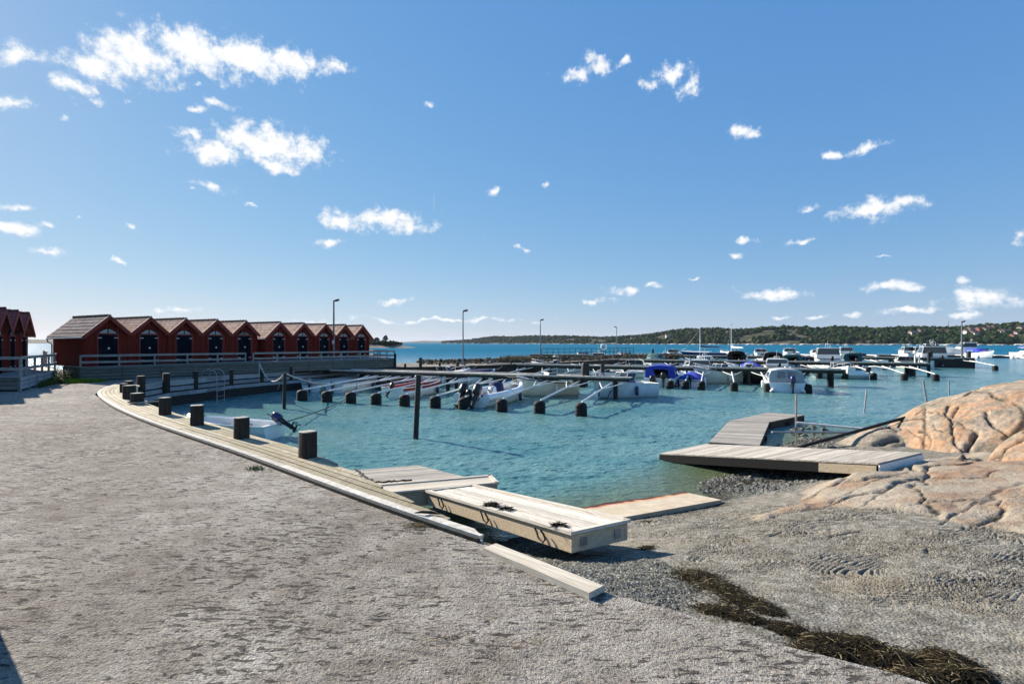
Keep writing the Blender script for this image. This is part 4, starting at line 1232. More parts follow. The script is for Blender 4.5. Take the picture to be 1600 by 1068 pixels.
# right-hand jetties
q3 = [(4.10, 14.25), (7.29, 10.19), (8.84, 11.03), (5.9, 15.6)]
z3 = plane_z((4.10, 14.25, -1.08), (5.9, 15.6, -1.08), (7.29, 10.19, -.40))
J3 = jetty('floating_jetty', q3, z3, .24, (M['jetty_grey'], M['black']), 'wide grey plank jetty reaching from the rocks out into the shallow water', 34, along=True, trims=False)
q4 = [(5.95, 15.45), (7.2, 14.9), (9.7, 19.3), (8.2, 19.4)]
jetty('floating_jetty', q4, lambda x, y: -.99, .28, (M['float_old'], M['pier_side']), 'narrow plank jetty joining the wide grey jetty to the outer head', 20, along=False, trims=False)
q5 = [(8.2, 19.45), (9.75, 19.3), (12.05, 21.1), (10.9, 21.8)]
jetty('floating_jetty', q5, lambda x, y: -.975, .3, (M['float_old'], M['pier_side']), 'outer head of the plank jetty, with the steel post at its tip', 14, along=False, trims=False)
def face_board(p, q, z0, z1, off, mat, name):
    a, b = Vector((p[0], p[1], 0)), Vector((q[0], q[1], 0)); d = (b - a).normalized(); n = Vector((d.y, -d.x, 0)) * off
    m = MB(); za, zb = z3(a.x, a.y), z3(b.x, b.y); t2 = n.normalized() * .02
    v = [a + n + Vector((0, 0, za + z0)), b + n + Vector((0, 0, zb + z0)), b + n + Vector((0, 0, zb + z1)), a + n + Vector((0, 0, za + z1))]
    w = [x + t2 for x in v]
    m.add(v + w, [(0, 3, 2, 1), (4, 5, 6, 7), (0, 1, 5, 4), (1, 2, 6, 5), (2, 3, 7, 6), (3, 0, 4, 7)])
    under(J3, m.build(name, M[mat]))
face_board((7.29, 10.19), (8.84, 11.03), -.26, -.035, .004, 'white', 'end_board')
face_board((6.62, 11.04), (7.27, 10.21), -.235, -.05, .004, 'float_side', 'side_panel')
# bent gangway rail under the raised end of the wide jetty
m = MB()
m.tube([P(1376, 742, -.72), P(1410, 735, -.70), P(1448, 722, -.62)], .035, 8); m.tube([P(1362, 744, -.76), P(1380, 741, -.72)], .03, 6); m.box(tuple(P(1410, 735, -.74)), (.16, .1, .12))
m.build('gangway_bar', M['galv'], None, 'pale steel bar lying under the raised landward end of the wide jetty', 'steel bar')
# posts
def post2(px, py, top, w, mat, label, lean=0, z=WATER, cat='marker pole'):
    b = P(px, py, z); s = b.y / F
    m = MB(); m.tube([(0, 0, -.5), (0, 0, 0), (lean * s, 0, (py - top) * s)], w * s / 2, 8)
    m.build('marker_pole' if cat == 'marker pole' else 'steel_post', M[mat], None, label, cat, loc=b)
post2(1244, 657, 615, 3.4, 'steel', 'upright galvanised post at the tip of the outer plank jetty', 0, -.97, 'post')
post2(1350.5, 643, 609, 2.4, 'steel', 'pale marker pole leaning right, standing in open water left of the rocks', 3.5)
post2(1447.5, 627, 593, 3.2, 'steel', 'grey marker pole leaning left, just behind the pink outcrop', -5)
post2(1483, 615, 593.5, 2.0, 'steel', 'thinnest marker pole, upright beyond the pale rock shelf', -.5)
def bar2(p0, p1, r, mat, label, name='steel_pipe', cat='pipe'):
    m = MB(); m.tube([p0, p1], r, 8); m.build(name, M[mat], None, label, cat)
bar2(P(1245, 660, -.92), P(1362, 671, -1.02), .045, 'galv', 'pale pipe from the jetty post across the shallows to the gravel')
bar2(P(1206, 674.5, -.97), P(1338, 675.5, -1.1), .035, 'steel', 'grey pipe lying level from the jetty corner to the shore')
bar2(P(1232, 703, -1.1), (12.3, 15.75, -.25), .05, 'pile', 'long dark pipe slanting up from the gravel onto the pink outcrop')

# scattered shore stones and gravel
def stones(name, n, area, smin, smax, label, seed, mat='pebble', zf=TER, flat=.6, cat='stones'):
    rr = random.Random(seed); m = MB(); poly = [(q[0], q[1]) for q in area]
    xs = [q[0] for q in poly]; ys = [q[1] for q in poly]; k = 0
    XY = []
    while len(XY) < n:
        x, y = rr.uniform(min(xs), max(xs)), rr.uniform(min(ys), max(ys))
        if in_poly(np.array([x]), np.array([y]), poly)[0]: XY.append((x, y))
    zz = zf(np.array([a[0] for a in XY]), np.array([a[1] for a in XY]))
    base = [(0, 0, -1), (.9, 0, -.1), (.3, .85, 0), (-.75, .5, .1), (-.7, -.55, -.1), (.3, -.85, .1), (.2, .1, .9)]
    fc = [(0, 2, 1), (0, 3, 2), (0, 4, 3), (0, 5, 4), (0, 1, 5), (6, 1, 2), (6, 2, 3), (6, 3, 4), (6, 4, 5), (6, 5, 1)]
    for (x, y), z in zip(XY, zz):
        s = smin + (smax - smin) * rr.random() ** 3; a = rr.uniform(0, 6.3)
        vs = []
        for (i, j, kk) in base:
            i *= s * rr.uniform(.7, 1.3); j *= s * rr.uniform(.7, 1.3); kk *= s * flat * rr.uniform(.8, 1.2)
            vs.append((x + i * cos(a) - j * sin(a), y + i * sin(a) + j * cos(a), z + kk))
        m.add(vs, fc)
    m.build(name, M[mat], None, label, cat, kind='stuff')
stones('gravel', 9000, [P(745, 850, -.15), P(948, 928, -.1), P(1085, 965, -.15), P(1100, 900, -.35), P(1010, 850, -.5), (1.5, 6.2), (.2, 8), (-1.5, 7.5)], .006, .02, 'grey gravel between the loose beam and the stranded jetty', 1)
stones('pebble_beach', 5000, [(3.4, 11.5), (4.0, 11.0), (5.2, 10.5), (6.6, 10.9), (8.2, 11.6), (9.4, 13.2), (9.4, 15), (11.5, 18.2), (9.0, 17.3), (6.5, 13.5), (4.6, 12.2)], .015, .09, 'dark pebbles and weed along the waterline by the right jetty', 2)
stones('wave_stones', 60, [(9.5, 16.6), (11.5, 18.5), (12.5, 20.5), (10.3, 19.6)], .05, .2, 'small dark stones breaking the shallow water by the pipes', 4, zf=lambda x, y: np.full(x.shape, WATER + .01))
# seaweed wrack
def wrack(name, blobs, n, label, seed, straw=.1):
    rr = random.Random(seed); m = MB()
    for i in range(n):
        bx, by, ba, bl, bw, bh = blobs[rr.randrange(len(blobs))]
        u, v = rr.gauss(0, .52), rr.gauss(0, .52)
        x = bx + cos(ba) * u * bl - sin(ba) * v * bw; y = by + sin(ba) * u * bl + cos(ba) * v * bw
        q = max(0, 1 - (u * u + v * v) / .9)
        z = float(TER(x, y)) + .004 + .6 * bh * q * rr.random() ** .6
        L = rr.uniform(.03, .11) * (2.2 if rr.random() < .06 else 1); a = rr.uniform(0, 2 * pi); w = rr.uniform(.001, .0038)
        st = rr.random() < straw
        p = Vector((x, y, z)); vl = []; vr = []
        dz = rr.uniform(-.3, .3)
        for k in range(4):
            d = Vector((cos(a), sin(a), dz)).normalized(); s = Vector((-sin(a), cos(a), rr.uniform(-.3, .3))) * w
            vl.append(p + s); vr.append(p - s)
            p = p + d * L / 3; a += rr.uniform(-1.5, 1.5) * (.15 if st else 1); dz -= rr.uniform(.1, .7)
        m.strip(vl, vr, 1 if st else 0)
    m.build(name, [M['weed'], M['straw']], None, label, 'seaweed', kind='stuff')
def blob(px, py, lx, wy, z=-.25, rot=0., h=.07):
    p = P(px, py, z); s = p.y / F
    return (p.x, p.y, rot, lx * s, wy, h)
wrack('seaweed_wrack', [blob(1088, 888, 34, .26, -.3), blob(1130, 915, 42, .26, -.27), blob(1168, 938, 46, .24, -.22), blob(1200, 952, 30, .16, -.2), blob(1135, 955, 44, .16, -.17), blob(1170, 968, 34, .10, -.15)], 17000, 'upper heap of dark seaweed wrack against the asphalt edge', 3, .12)
wrack('seaweed_wrack', [blob(1230, 985, 35, .12, -.15), blob(1300, 1005, 50, .16, -.13, 0, .10), blob(1350, 1010, 50, .18, -.13, 0, .12), blob(1390, 1030, 50, .14, -.12, 0, .10), blob(1290, 1020, 60, .08, -.1)], 17550, 'long middle bank of dark seaweed wrack along asphalt edge', 4, .08)
wrack('seaweed_wrack', [blob(1480, 1035, 45, .16, -.13, 0, .14), blob(1500, 1055, 50, .14, -.12, 0, .12), blob(1440, 1060, 40, .1, -.1)], 11700, 'nearest heap of seaweed wrack mixed with straw at the bottom right', 5, .18)
wrack('seaweed_wrack', [(8.9, 10.55, .3, .9, .25, .07), (9.6, 10.7, 0, .6, .25, .08), (8.2, 10.35, 0, .4, .15, .04)], 6300, 'dark seaweed wedged between the wide jetty end and the pink rocks', 6, .1)
wrack('seaweed_wrack', [blob(1010, 832, 14, .1, -.55, 0, .03), blob(1010, 795, 12, .1, -.9, 0, .02)], 500, 'thin scraps of seaweed beside the stranded jetty corner', 7, .1)
wrack('seaweed_wrack', [blob(1230, 706, 60, .5, -1.15, 0, .04), blob(1270, 690, 50, .6, -1.2, 0, .04), blob(1180, 752, 60, .4, -1.15, 0, .03)], 6300, 'weed scraps along the waterline by the plank jetties', 8, .1)
# straw wisps on the deck edge
m = MB()
rr = random.Random(9)
for i in range(170):
    p = P(655 + rr.gauss(0, 12), 822 + rr.gauss(0, 3), 0); a = rr.uniform(0, 6.3)
    m.bar((p.x, p.y, .003), (p.x + cos(a) * .05, p.y + sin(a) * .05, rr.uniform(.003, .03)), .003, .002)
for i in range(80):
    p = P(R.choice((697, 676, 712)) + rr.gauss(0, 14), R.choice((935, 1000)) + rr.gauss(0, 5), 0); a = rr.uniform(0, 6.3)
    m.bar((p.x, p.y, .003), (p.x + cos(a) * .035, p.y + sin(a) * .035, .006), .003, .002)
m.build('dry_grass', M['straw'], None, 'wisps of dry straw scattered on the asphalt', 'dry grass', kind='stuff')
m = MB()
for i in range(120):
    p = P(400 + rr.gauss(0, 7), 733 + rr.gauss(0, 1.5), 0); a = rr.uniform(0, 6.3)
    m.bar((p.x, p.y, .0), (p.x + cos(a) * .02, p.y + sin(a) * .02, rr.uniform(.02, .05)), .006, .002)
m.build('grass_tuft', M['leaf'], None, 'tiny dark green weed tuft growing in the asphalt by the deck', 'weed tuft', kind='stuff')
# unseen stand-in post, added only to throw the shadow in the lower left corner
t = empty('timber_bollard', (-4.3, 3.95, 0), .3, 'unseen stand-in post added outside the left picture edge to cast a shadow', 'bollard')
m = MB(); m.lathe([(.13, -.05), (.13, .93), (.12, .95)], n=16, sq=4.0); m.build('post', M['bollard'], t)
# ------------------------------------------------------------------ boat huts on timber platforms
def hut(loc, rz, W, D, label, group, num=None, z0=.74, ridge=3.42, eave=2.48, left_over=False, fan='fanlight', tiles='tiles', sidewalls=(True, True), over=.28):
    t = empty('boat_hut', (loc[0], loc[1], z0), rz, label, 'hut', group)
    hr, he = ridge - z0, eave - z0
    w = W / 2
    slope = (hr - he) / w
    # wall: board on board all round
    m = MB()
    m.prism([(-w + .02, .02), (w - .02, .02), (w - .02, D - .02), (-w + .02, D - .02)], -.02, he - .03)
    for yy in (.02, D - .02):
        m.add([(-w + .02, yy, he - .03), (w - .02, yy, he - .03), (0, yy, hr - .1)], [(0, 1, 2) if yy < 1 else (2, 1, 0)])
    bw = .13; n = int(W / bw)
    for i in range(n + 1):
        x = -w + .03 + (W - .06) * i / n
        zt = hr - .12 - abs(x) * slope
        if abs(x) < .48:
            m.box((x, -.005, (2.0 + zt) / 2), (.045, .05, max(.05, zt - 2.0)))
        else: m.box((x, -.005, zt / 2), (.045, .05, zt))
    nd = int(D / bw)
    for s in (0, 1):
        if not sidewalls[s]: continue
        x = (-w + .0) if s == 0 else w
        for i in range(nd + 1):
            m.box((x, .05 + (D - .1) * i / nd, (he - .05) / 2), (.05, .045, he - .05))
    m.build('wall', M['redwall'], t)
    # roof
    rf = MB()
    y0, y1 = -over, D + over * .6
    ov = .22 if left_over else .0
    for s in (-1, 1):
        lim = w + (ov if s < 0 else (ov if left_over == 2 else 0.0))
        lx = lim; nrow = 6
        for k in range(nrow):
            a0, a1 = lx * k / nrow, lx * (k + 1) / nrow + .02
            za, zb = hr - a0 * slope + .045, hr - a1 * slope + .05 + .03
            za2, zb2 = za - .03, zb - .05
            ny = max(6, int((y1 - y0) / .11))
            top = []; bot = []
            va = []; vb = []
            for j in range(ny + 1):
                y = y0 + (y1 - y0) * j / ny; wv = .016 * (1 if j % 2 else -1)
                va.append((s * a0, y, za + wv)); vb.append((s * a1, y, zb + wv))
            rf.strip(va, vb) if s > 0 else rf.strip(vb, va)
            rf.add([(s * a1, y0, zb), (s * a1, y1, zb), (s * a1, y1, zb2 - .03), (s * a1, y0, zb2 - .03)], [(0, 1, 2, 3)])
        # underside
        rf.add([(0, y0, hr - .0), (s * lx, y0, hr - lx * slope), (s * lx, y1, hr - lx * slope), (0, y1, hr)], [(0, 1, 2, 3)])
    ro = rf.build('roof', M[tiles], t)
    rc = MB(); k = int((y1 - y0) / .33)
    for j in range(k):
        ya = y0 + (y1 - y0) * j / k; yb = ya + (y1 - y0) / k * 1.02
        rc.tube([(0, ya, hr + .05), (0, yb - .05, hr + .03), (0, yb, hr + .085)], [.075, .07, .085], 8)
    rc.build('ridge_tiles', M['tiles_dark'], ro)
    # verge boards; on main-row huts a white cap paints the sun glint
    for nm, yy in (('verge_board', y0),):
        vb = MB(); ve = MB()
        for s in (-1, 1):
            lim = w + (ov if s < 0 else (ov if left_over == 2 else 0.0))
            a = Vector((0, yy, hr + .0)); b = Vector((s * lim, yy, hr - lim * slope + .0))
            vb.bar(a - Vector((0, .01, .04)), b - Vector((0, .01, .04)), .03, .19)
            ve.bar(a + Vector((0, .01, .075)), b + Vector((0, .01, .07)), .05, .018)
        vb.build(nm, M['redtrim'], t)
        ve.build('verge_glint_cap', M['redtrim' if tiles != 'tiles' else 'trim_white'], t)
    if left_over:
        g = MB()
        for s in ((-1,) if left_over == 1 else (1,)):
            x = s * (w + .24); zz = hr - (w + .22) * slope - .02
            g.tube([(x, y0, zz), (x, y1, zz - .03)], .05, 8)
            g.tube([(x, y1 - .1, zz - .03), (x, y1 - .1, zz - .2), (s * (w + .06), y1 - .15, zz - .35), (s * (w + .06), y1 - .15, 0)], .035, 6)
        g.build('gutter', M['cloth_grey'], t)
    # doors
    dw, dh = .44, 1.70
    for s in (-1, 1):
        d = MB(); d.box((s * dw / 2 * 1.0, -.03, dh / 2), (dw - .012, .06, dh))
        for k in range(3): d.box((s * (dw * (k + .5) / 3), -.064, dh / 2), (.03, .02, dh - .06))
        dd_ = d.build('door', M['door'], t)
        h = MB()
        h.box((s * (dw - .06), -.082, dh - .18), (.17, .014, .038))
        h.box((s * (dw - .06), -.082, .25), (.17, .014, .038))
        h.build('hinge', M['trim_white'], dd_)
    fr = MB()
    for s in (-1, 1): fr.box((s * (dw + .045), -.045, dh / 2), (.07, .07, dh))
    fr.box((0, -.045, dh + .03), (2 * dw + .16, .075, .06))
    arc = [(-dw - .02, dh + .06)] + [(x, dh + .06 + .27 * (1 - (abs(x) / (dw + .04)) ** 1.6)) for x in [(-dw * .9) + dw * 1.8 * i / 10 for i in range(11)]] + [(dw + .02, dh + .06)]
    fr.build('door_frame', M['redtrim'], t)
    fw = MB()
    vs = [(x * .92, -.05, dh + .075 + (z - dh - .06) * .92) for x, z in arc]
    fw.add(vs, [tuple(range(len(vs)))])
    wn_ = fw.build('fanlight', M[fan], t)
    mm = MB(); mm.box((0, -.06, dh + .2), (.045, .03, .25)); mm.tube([(x, -.055, z) for x, z in arc], .022, 5); mm.build('glazing_bar', M['door'], wn_)
    if num:
        n_ = MB(); n_.lathe([(.055, 0), (.055, .02), (.03, .025)], n=10)
        n_.v = [(x + .02, -.085 - z, y + .95) for x, y, z in n_.v]
        n_.build('lock_plate', M['number'], t)
    return t
pk = [168, 232, 287, 336, 381, 433, 470, 504, 534.5, 562]
A0 = np.array([(168 - 800) / F * 28.0, 28.0]); dv = np.array([9.0, 16.0]) / sqrt(9 * 9 + 256)
S = []
for p in pk:
    k = (p - 800) / F
    S.append((k * A0[1] - A0[0]) / (dv[0] - k * dv[1]))
rzm = atan2(dv[1], dv[0]); nback = np.array([-dv[1], dv[0]])
OR = ['first', 'second', 'third', 'fourth', 'fifth', 'sixth', 'seventh', 'eighth', 'ninth', 'tenth', 'eleventh', 'twelfth', 'thirteenth', 'fourteenth', 'fifteenth', 'sixteenth', 'seventeenth', 'eighteenth', 'nineteenth', 'twentieth']
names = ['red hut at the grassy end of the main row with its whole side wall showing', 'second red hut of the main row from the grassy end', 'third red hut of the main row, the one without a lock plate on its door',
         'fourth red hut of the main row, one short of the step in the row', 'red hut just before the step in the main row, with a dark fanlight', 'red hut right after the step in the main row, its gable set forward',
         'second red hut after the step in the main row', 'third red hut after the step, left of the lamp post', 'red hut right behind the tall lamp post', 'last red hut of the main row, seaward end with dark bare side']
for i, s in enumerate(S):
    Wd = (S[1] - S[0]) if i < 5 else (S[9] - S[5]) / 4
    c = A0 + dv * s
    if i >= 5: c = c - nback * .12
    hut(c, rzm, Wd - .01, 3.9, names[i], 'red boat huts in the main row', num=(i != 2), left_over=(1 if i in (0, 5) else (2 if i == 9 else False)), fan=('glass' if i == 4 else 'fanlight'))
# left row
L0 = np.array([-21.9, 21.15]); L1 = np.array([-25.5, 26.65]); ld = (L1 - L0); Ls = np.linalg.norm(ld); ld = ld / Ls
lf = ['nearest red hut of the left row, cut by the picture edge', 'red hut at the left picture edge, first full gable of the left row', 'second red hut from the end of the left row', 'end hut of the left row facing the gap of bright sea']
for i, s in enumerate((0, 1, 2, 3), 1):
    c = L0 + ld * s * Ls / 3
    hut(c, atan2(ld[1], ld[0]), Ls / 3 - .01, 3.9, 'foremost red hut of the left row, almost outside the picture' if s == -1 else lf[i - 1], 'red boat huts in the left row', num=False, ridge=3.5, eave=2.55, tiles='tiles_red', left_over=(2 if s == 3 else False), z0=.6)

# platforms
def platform(poly, z, front, label, step=1.8):
    t = empty('timber_platform', (front[0][0], front[0][1], 0), 0, label, 'platform')
    m = MB(); m.prism(poly, z - .06, z); under(t, m.build('floor', M['rail_wood']))
    m = MB()
    for a, b in zip(front, front[1:]):
        a, b = Vector((a[0], a[1], 0)), Vector((b[0], b[1], 0))
        k = int(z / .17)
        for i in range(k):
            zc = z - .1 - i * .17
            m.bar(a + Vector((0, 0, zc)), b + Vector((0, 0, zc)), .04, .15)
        m.add([(a.x, a.y, -.1), (b.x, b.y, -.1), (b.x, b.y, z - .07), (a.x, a.y, z - .07)], [(0, 1, 2, 3)], 1)
        d = (b - a).normalized(); nr = Vector((d.y, -d.x, 0))
        q = int((b - a).length / step) + 1
        for i in range(q + 1):
            p = a.lerp(b, i / q) + nr * .035; m.box((p.x, p.y, z / 2 - .05), (.09, .04, z - .02), atan2(d.y, d.x))
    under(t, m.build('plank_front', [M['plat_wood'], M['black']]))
    return t
def railing(line, z, label, h=.62, step=1.55, rails=(1.0, .52), mat='rail_wood', w=.12, name='timber_railing', post=.075, top_flat=True):
    t = empty(name, (line[0][0], line[0][1], 0), 0, label, 'railing')
    r0 = [MB() for _ in rails]
    for a, b in zip(line, line[1:]):
        a, b = Vector((a[0], a[1], 0)), Vector((b[0], b[1], 0))
        for m, f in zip(r0, rails):
            zc = z + h * f - .05
            m.bar(a + Vector((0, 0, zc)), b + Vector((0, 0, zc)), .035, w)
        q = max(1, round((b - a).length / step))
        for i in range(q + 1):
            if i == 0 and a != Vector((line[0][0], line[0][1], 0)): continue
            p = a.lerp(b, i / q); d = (b - a).normalized(); nr = Vector((-d.y, d.x, 0)) * .05
            m = MB(); m.box((p.x + nr.x, p.y + nr.y, z + h / 2 - .03), (post, post, h), atan2(d.y, d.x)); under(t, m.build('post', M[mat]))
    for m in r0: under(t, m.build('rail', M[mat]))
    return t
F0 = np.array([-22.4, 26.6]); F2 = np.array([-9.4, 41.0]); fd = F2 - F0
def on_front(px):
    k = (px - 800) / F; t_ = (k * F0[1] - F0[0]) / (fd[0] - k * fd[1]); return F0 + fd * t_
Fa, Fb, Fc_, Fd_ = on_front(126), on_front(384), on_front(396), on_front(617)
backL = [(-13.5, 49.5), (-20.5, 48.0), (-28.2, 33.0), (-25.0, 28.6)]
platform([tuple(F0), tuple(F2)] + backL, .74, [(-25.4, 30.3), (-25.0, 28.6), (-23.3, 27.4), tuple(F0)], 'low set-back end of the platform beneath the first red hut')
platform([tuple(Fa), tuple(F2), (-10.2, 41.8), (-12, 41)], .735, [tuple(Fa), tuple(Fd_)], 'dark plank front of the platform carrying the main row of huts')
zr = .74
railing([tuple(Fa), tuple(Fb)], zr, 'two-rail timber railing in front of the first five huts', h=.62, rails=(1.0, .45))
railing([tuple(Fc_), tuple(Fd_), (-12.9, 45.8)], zr, 'two-rail timber railing from the step of the row to the seaward corner', h=.62, rails=(1.0, .45))
m = MB(); m.box((-9.35, 40.95, .5), (.16, .16, 1.25)); m.build('corner_post', M['pile'], None, 'thick black corner post at the seaward end of the platform', 'post')
G0, G1, G2 = (-26.0, 20.6), (-20.1, 20.9), (-23.6, 26.5)
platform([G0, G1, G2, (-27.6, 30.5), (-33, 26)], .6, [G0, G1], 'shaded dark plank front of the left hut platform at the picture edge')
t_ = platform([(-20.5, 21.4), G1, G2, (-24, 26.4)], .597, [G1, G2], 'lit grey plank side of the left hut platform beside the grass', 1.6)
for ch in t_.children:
    if ch.name.startswith('plank_front'): ch.data.materials[0] = M['wall_board']  # sunlight put into the colour: paler boards here than on the shaded front
railing([G0, G1, G2, (-24.6, 27.6)], .6, 'timber railing round the left hut platform with a bright top board', h=.82, rails=(1.0, .45), step=1.3)
railing([(-26.5, 29.2), (-31.5, 34.5)], .6, 'far thin railing seen against the glittering sea between the hut rows', h=.9, rails=(1.0,), w=.06, step=1.6)

# grass and shrub between the platforms
def grass(name, area, n, h, label, seed, mats=('grass',)):
    rr = random.Random(seed); m = MB()
    xs = [q[0] for q in area]; ys = [q[1] for q in area]; k = 0
    while k < n:
        x, y = rr.uniform(min(xs), max(xs)), rr.uniform(min(ys), max(ys))
        if not in_poly(np.array([x]), np.array([y]), area)[0]: continue
        k += 1; a = rr.uniform(0, 6.3); L = h * rr.uniform(.4, 1); w = .02; b = rr.uniform(.1, .6) * L
        m.add([(x - sin(a) * w, y + cos(a) * w, -.02), (x + sin(a) * w, y - cos(a) * w, -.02), (x + cos(a) * b, y + sin(a) * b, L)], [(0, 1, 2)])
    m.build(name, M[mats[0]], None, label, 'grass', kind='stuff')
grass('grass', [(-24.2, 27.0), (-22.6, 25.0), (-21.4, 24.9), (-20.6, 26.2), (-22.3, 26.6), (-24.6, 28.0)], 6000, .2, 'bright green grass strip between the two hut platforms', 1)
grass('grass', [(-20.9, 22.6), (-20.5, 22.2), (-22.9, 26.0), (-23.4, 26.5), (-22.8, 24.8)], 1800, .3, 'shaded grass along the foot of the lit plank side', 2, ('leaf',))
def shrub(c, r, h, n, label, seed):
    rr = random.Random(seed)
    t = empty('shrub', c, 0, label, 'shrub')
    m = MB()
    for i in range(9):
        a = rr.uniform(0, 6.3); q = rr.uniform(.3, 1)
        m.tube([(0, 0, 0), (cos(a) * r * q * .5, sin(a) * r * q * .5, h * .5), (cos(a) * r * q, sin(a) * r * q, h * rr.uniform(.7, 1))], [.012, .008, .003], 4)
    m.build('stem', M['tan'], t)
    m = MB()
    for i in range(n):
        a = rr.uniform(0, 6.3); u = rr.random() ** .5 * r; z = rr.random() * h * (1 - .4 * u / r)
        p = Vector((cos(a) * u, sin(a) * u, z)); d = Vector((rr.gauss(0, 1), rr.gauss(0, 1), rr.gauss(0, 1))).normalized() * .05; e = d.cross(Vector((0, 0, 1))).normalized() * .025
        m.add([p - d, p + e, p + d, p - e], [(0, 1, 2, 3)])
    m.build('foliage', M['leaf'], t)
shrub((-22.9, 26.0, -.02), .55, .75, 1100, 'leafy weed shrub at the end of the lit plank side', 1)
shrub((-22.2, 24.9, -.02), .4, .4, 600, 'low dark weed bush halfway along the lit plank side', 2)
# ------------------------------------------------------------------ piers with mooring booms
def pier(start, end, W, label, ztop=0.0, th=.30, pile_step=4.6, pile_px=None, rail=False, solid_end=0, low=False, pile_r=.15):
    A, B = Vector((start[0], start[1], 0)), Vector((end[0], end[1], 0))
    L = (B - A).length; d = (B - A) / L; rz = atan2(d.y, d.x)
    t = empty('pier', (A.x, A.y, 0), rz, label, 'pier', None)
    m = MB(); n = int(L / .16)
    for i in range(n):
        x = L * (i + .5) / n; m.box((x, 0, ztop - .02 + R.uniform(-.003, .003)), (L / n - .012, W, .04))
    m.build('deck_boards', M['pier_wood'], t)
    for s in (-1, 1):
        m = MB(); m.bar((0, s * (W / 2 - .05), ztop - .04 - th / 2), (L, s * (W / 2 - .05), ztop - .04 - th / 2), .08, th); m.build('side_beam', M['pier_side'], t)
        m = MB(); m.bar((0, s * (W / 2 - .02), ztop + .03), (L, s * (W / 2 - .02), ztop + .03), .12, .06); m.build('edge_rail', M['deck_pale'], t)
    k = int(L / pile_step)
    for i in range(1, k + 1):
        x = L * i / (k + .15)
        if L - x < .3: x = L - .4
        for s in (-1, 1):
            m = MB(); m.cyl((x, s * (W / 2 - .3)), pile_r, -3.2, ztop - .1, 10); m.build('pile', M['pile'], t)
        m = MB(); m.bar((x, -W / 2 + .1, ztop - .34), (x, W / 2 - .1, ztop - .34), .16, .22); m.build('cross_beam', M['pier_side'], t)
    if solid_end:
        m = MB(); m.box((L - solid_end / 2 + .02, 0, -1.0), (solid_end, W + .1, 1.5)); m.build('caisson', M['pile'], t)
    return t, A, d, L
BOOM = {}
def boom_proto(L, key, label):
    t = empty('mooring_boom', (0, 0, -.28), 0, label, 'mooring boom')
    zf = WATER + .28 + .55
    m = MB(); m.tube([(0, 0, 0), (L * .96, 0, zf + .05), (L, 0, zf - .05)], .047, 8); m.build('tube', M['galv'], t)
    for s in (-1, 1):
        ap = Vector((L * .36, 0, zf * .36)); m = MB(); m.tube([(.0, s * .72, .02), (ap.x * .55, s * .72 * .45 + s * .02, ap.z * .55), ap], .03, 6); m.build('brace', M['galv'], t)
    m = MB()
    m.lathe([(.10, -.35), (.24, -.3), (.25, 0), (.25, .44), (.21, .54), (.1, .59)], c=(L, 0, WATER + .28), n=14, sq=3.2)
    for k in range(3):
        m.lathe([(.254, .05 + k * .16), (.262, .09 + k * .16), (.254, .13 + k * .16)], c=(L, 0, WATER + .28), n=14, sq=3.2)
    m.build('float', M['rubber'], t)
    return t
# A: nearest pier
tA, A_, dA, LA = pier((-14.1, 38.2), (6.9, 29.55), 1.7, 'nearest timber pier on dark piles, from the left quay to mid basin', th=.15, pile_step=5.2, pile_r=.13)
nA = Vector((dA.y, -dA.x, 0))            # towards the camera
tB, B_, dB, LB = pier((-2.1, 48.7), (24.6, 38.0), 1.6, 'second timber pier, carrying the blue-canopy boat and silver cruiser', th=.24, pile_step=5.5, pile_r=.14)
tC, C_, dC, LC = pier((5.6, 63.5), (40.2, 49.6), 1.8, 'third timber pier on thick paired piles, reaching furthest toward the rocks', th=.26, pile_step=7.5, pile_r=.28)
tD, D_, dD, LD = pier((3.5, 88.5), (59.5, 66.4), 2.2, 'long fourth pier ending in a dark solid block with a lamp post', th=.3, pile_step=7, solid_end=4.2, pile_r=.2)
for i in range(2):
    q = C_ + dC * (LC - .6 - .35 * i); m = MB(); m.cyl((0, 0), .07, 0, .85, 8); m.build('mooring_post', M['galv'], None, ['pale post at the very end of the third pier', 'pale post just inboard of the end post on the third pier'][i], 'post', loc=(q.x, q.y, 0))
q = C_ + dC * (LC - .1); m = MB(); m.cyl((0, 0), .13, -3, 1.1, 10); m.build('mooring_pile', M['pile'], None, 'dark pile standing proud at the end of the third pier', 'mooring pile', loc=(q.x + .3, q.y, 0))
q = A_ + dA * (LA - 2.9) + nA * -.7; m = MB(); m.lathe([(.2, -.2), (.23, .1), (.23, .65), (.16, .78)], n=12, sq=4); m.build('mooring_bollard', M['pile'], None, 'black bollard standing on the nearest pier close to its end', 'bollard', loc=q)
q = A_ + dA * (LA - 1.9) + nA * -.95; m = MB(); m.cyl((0, 0), .12, -3, .7, 10); m.build('mooring_pile', M['pile'], None, 'dark pile just behind the end of the nearest pier', 'mooring pile', loc=(q.x, q.y, 0))

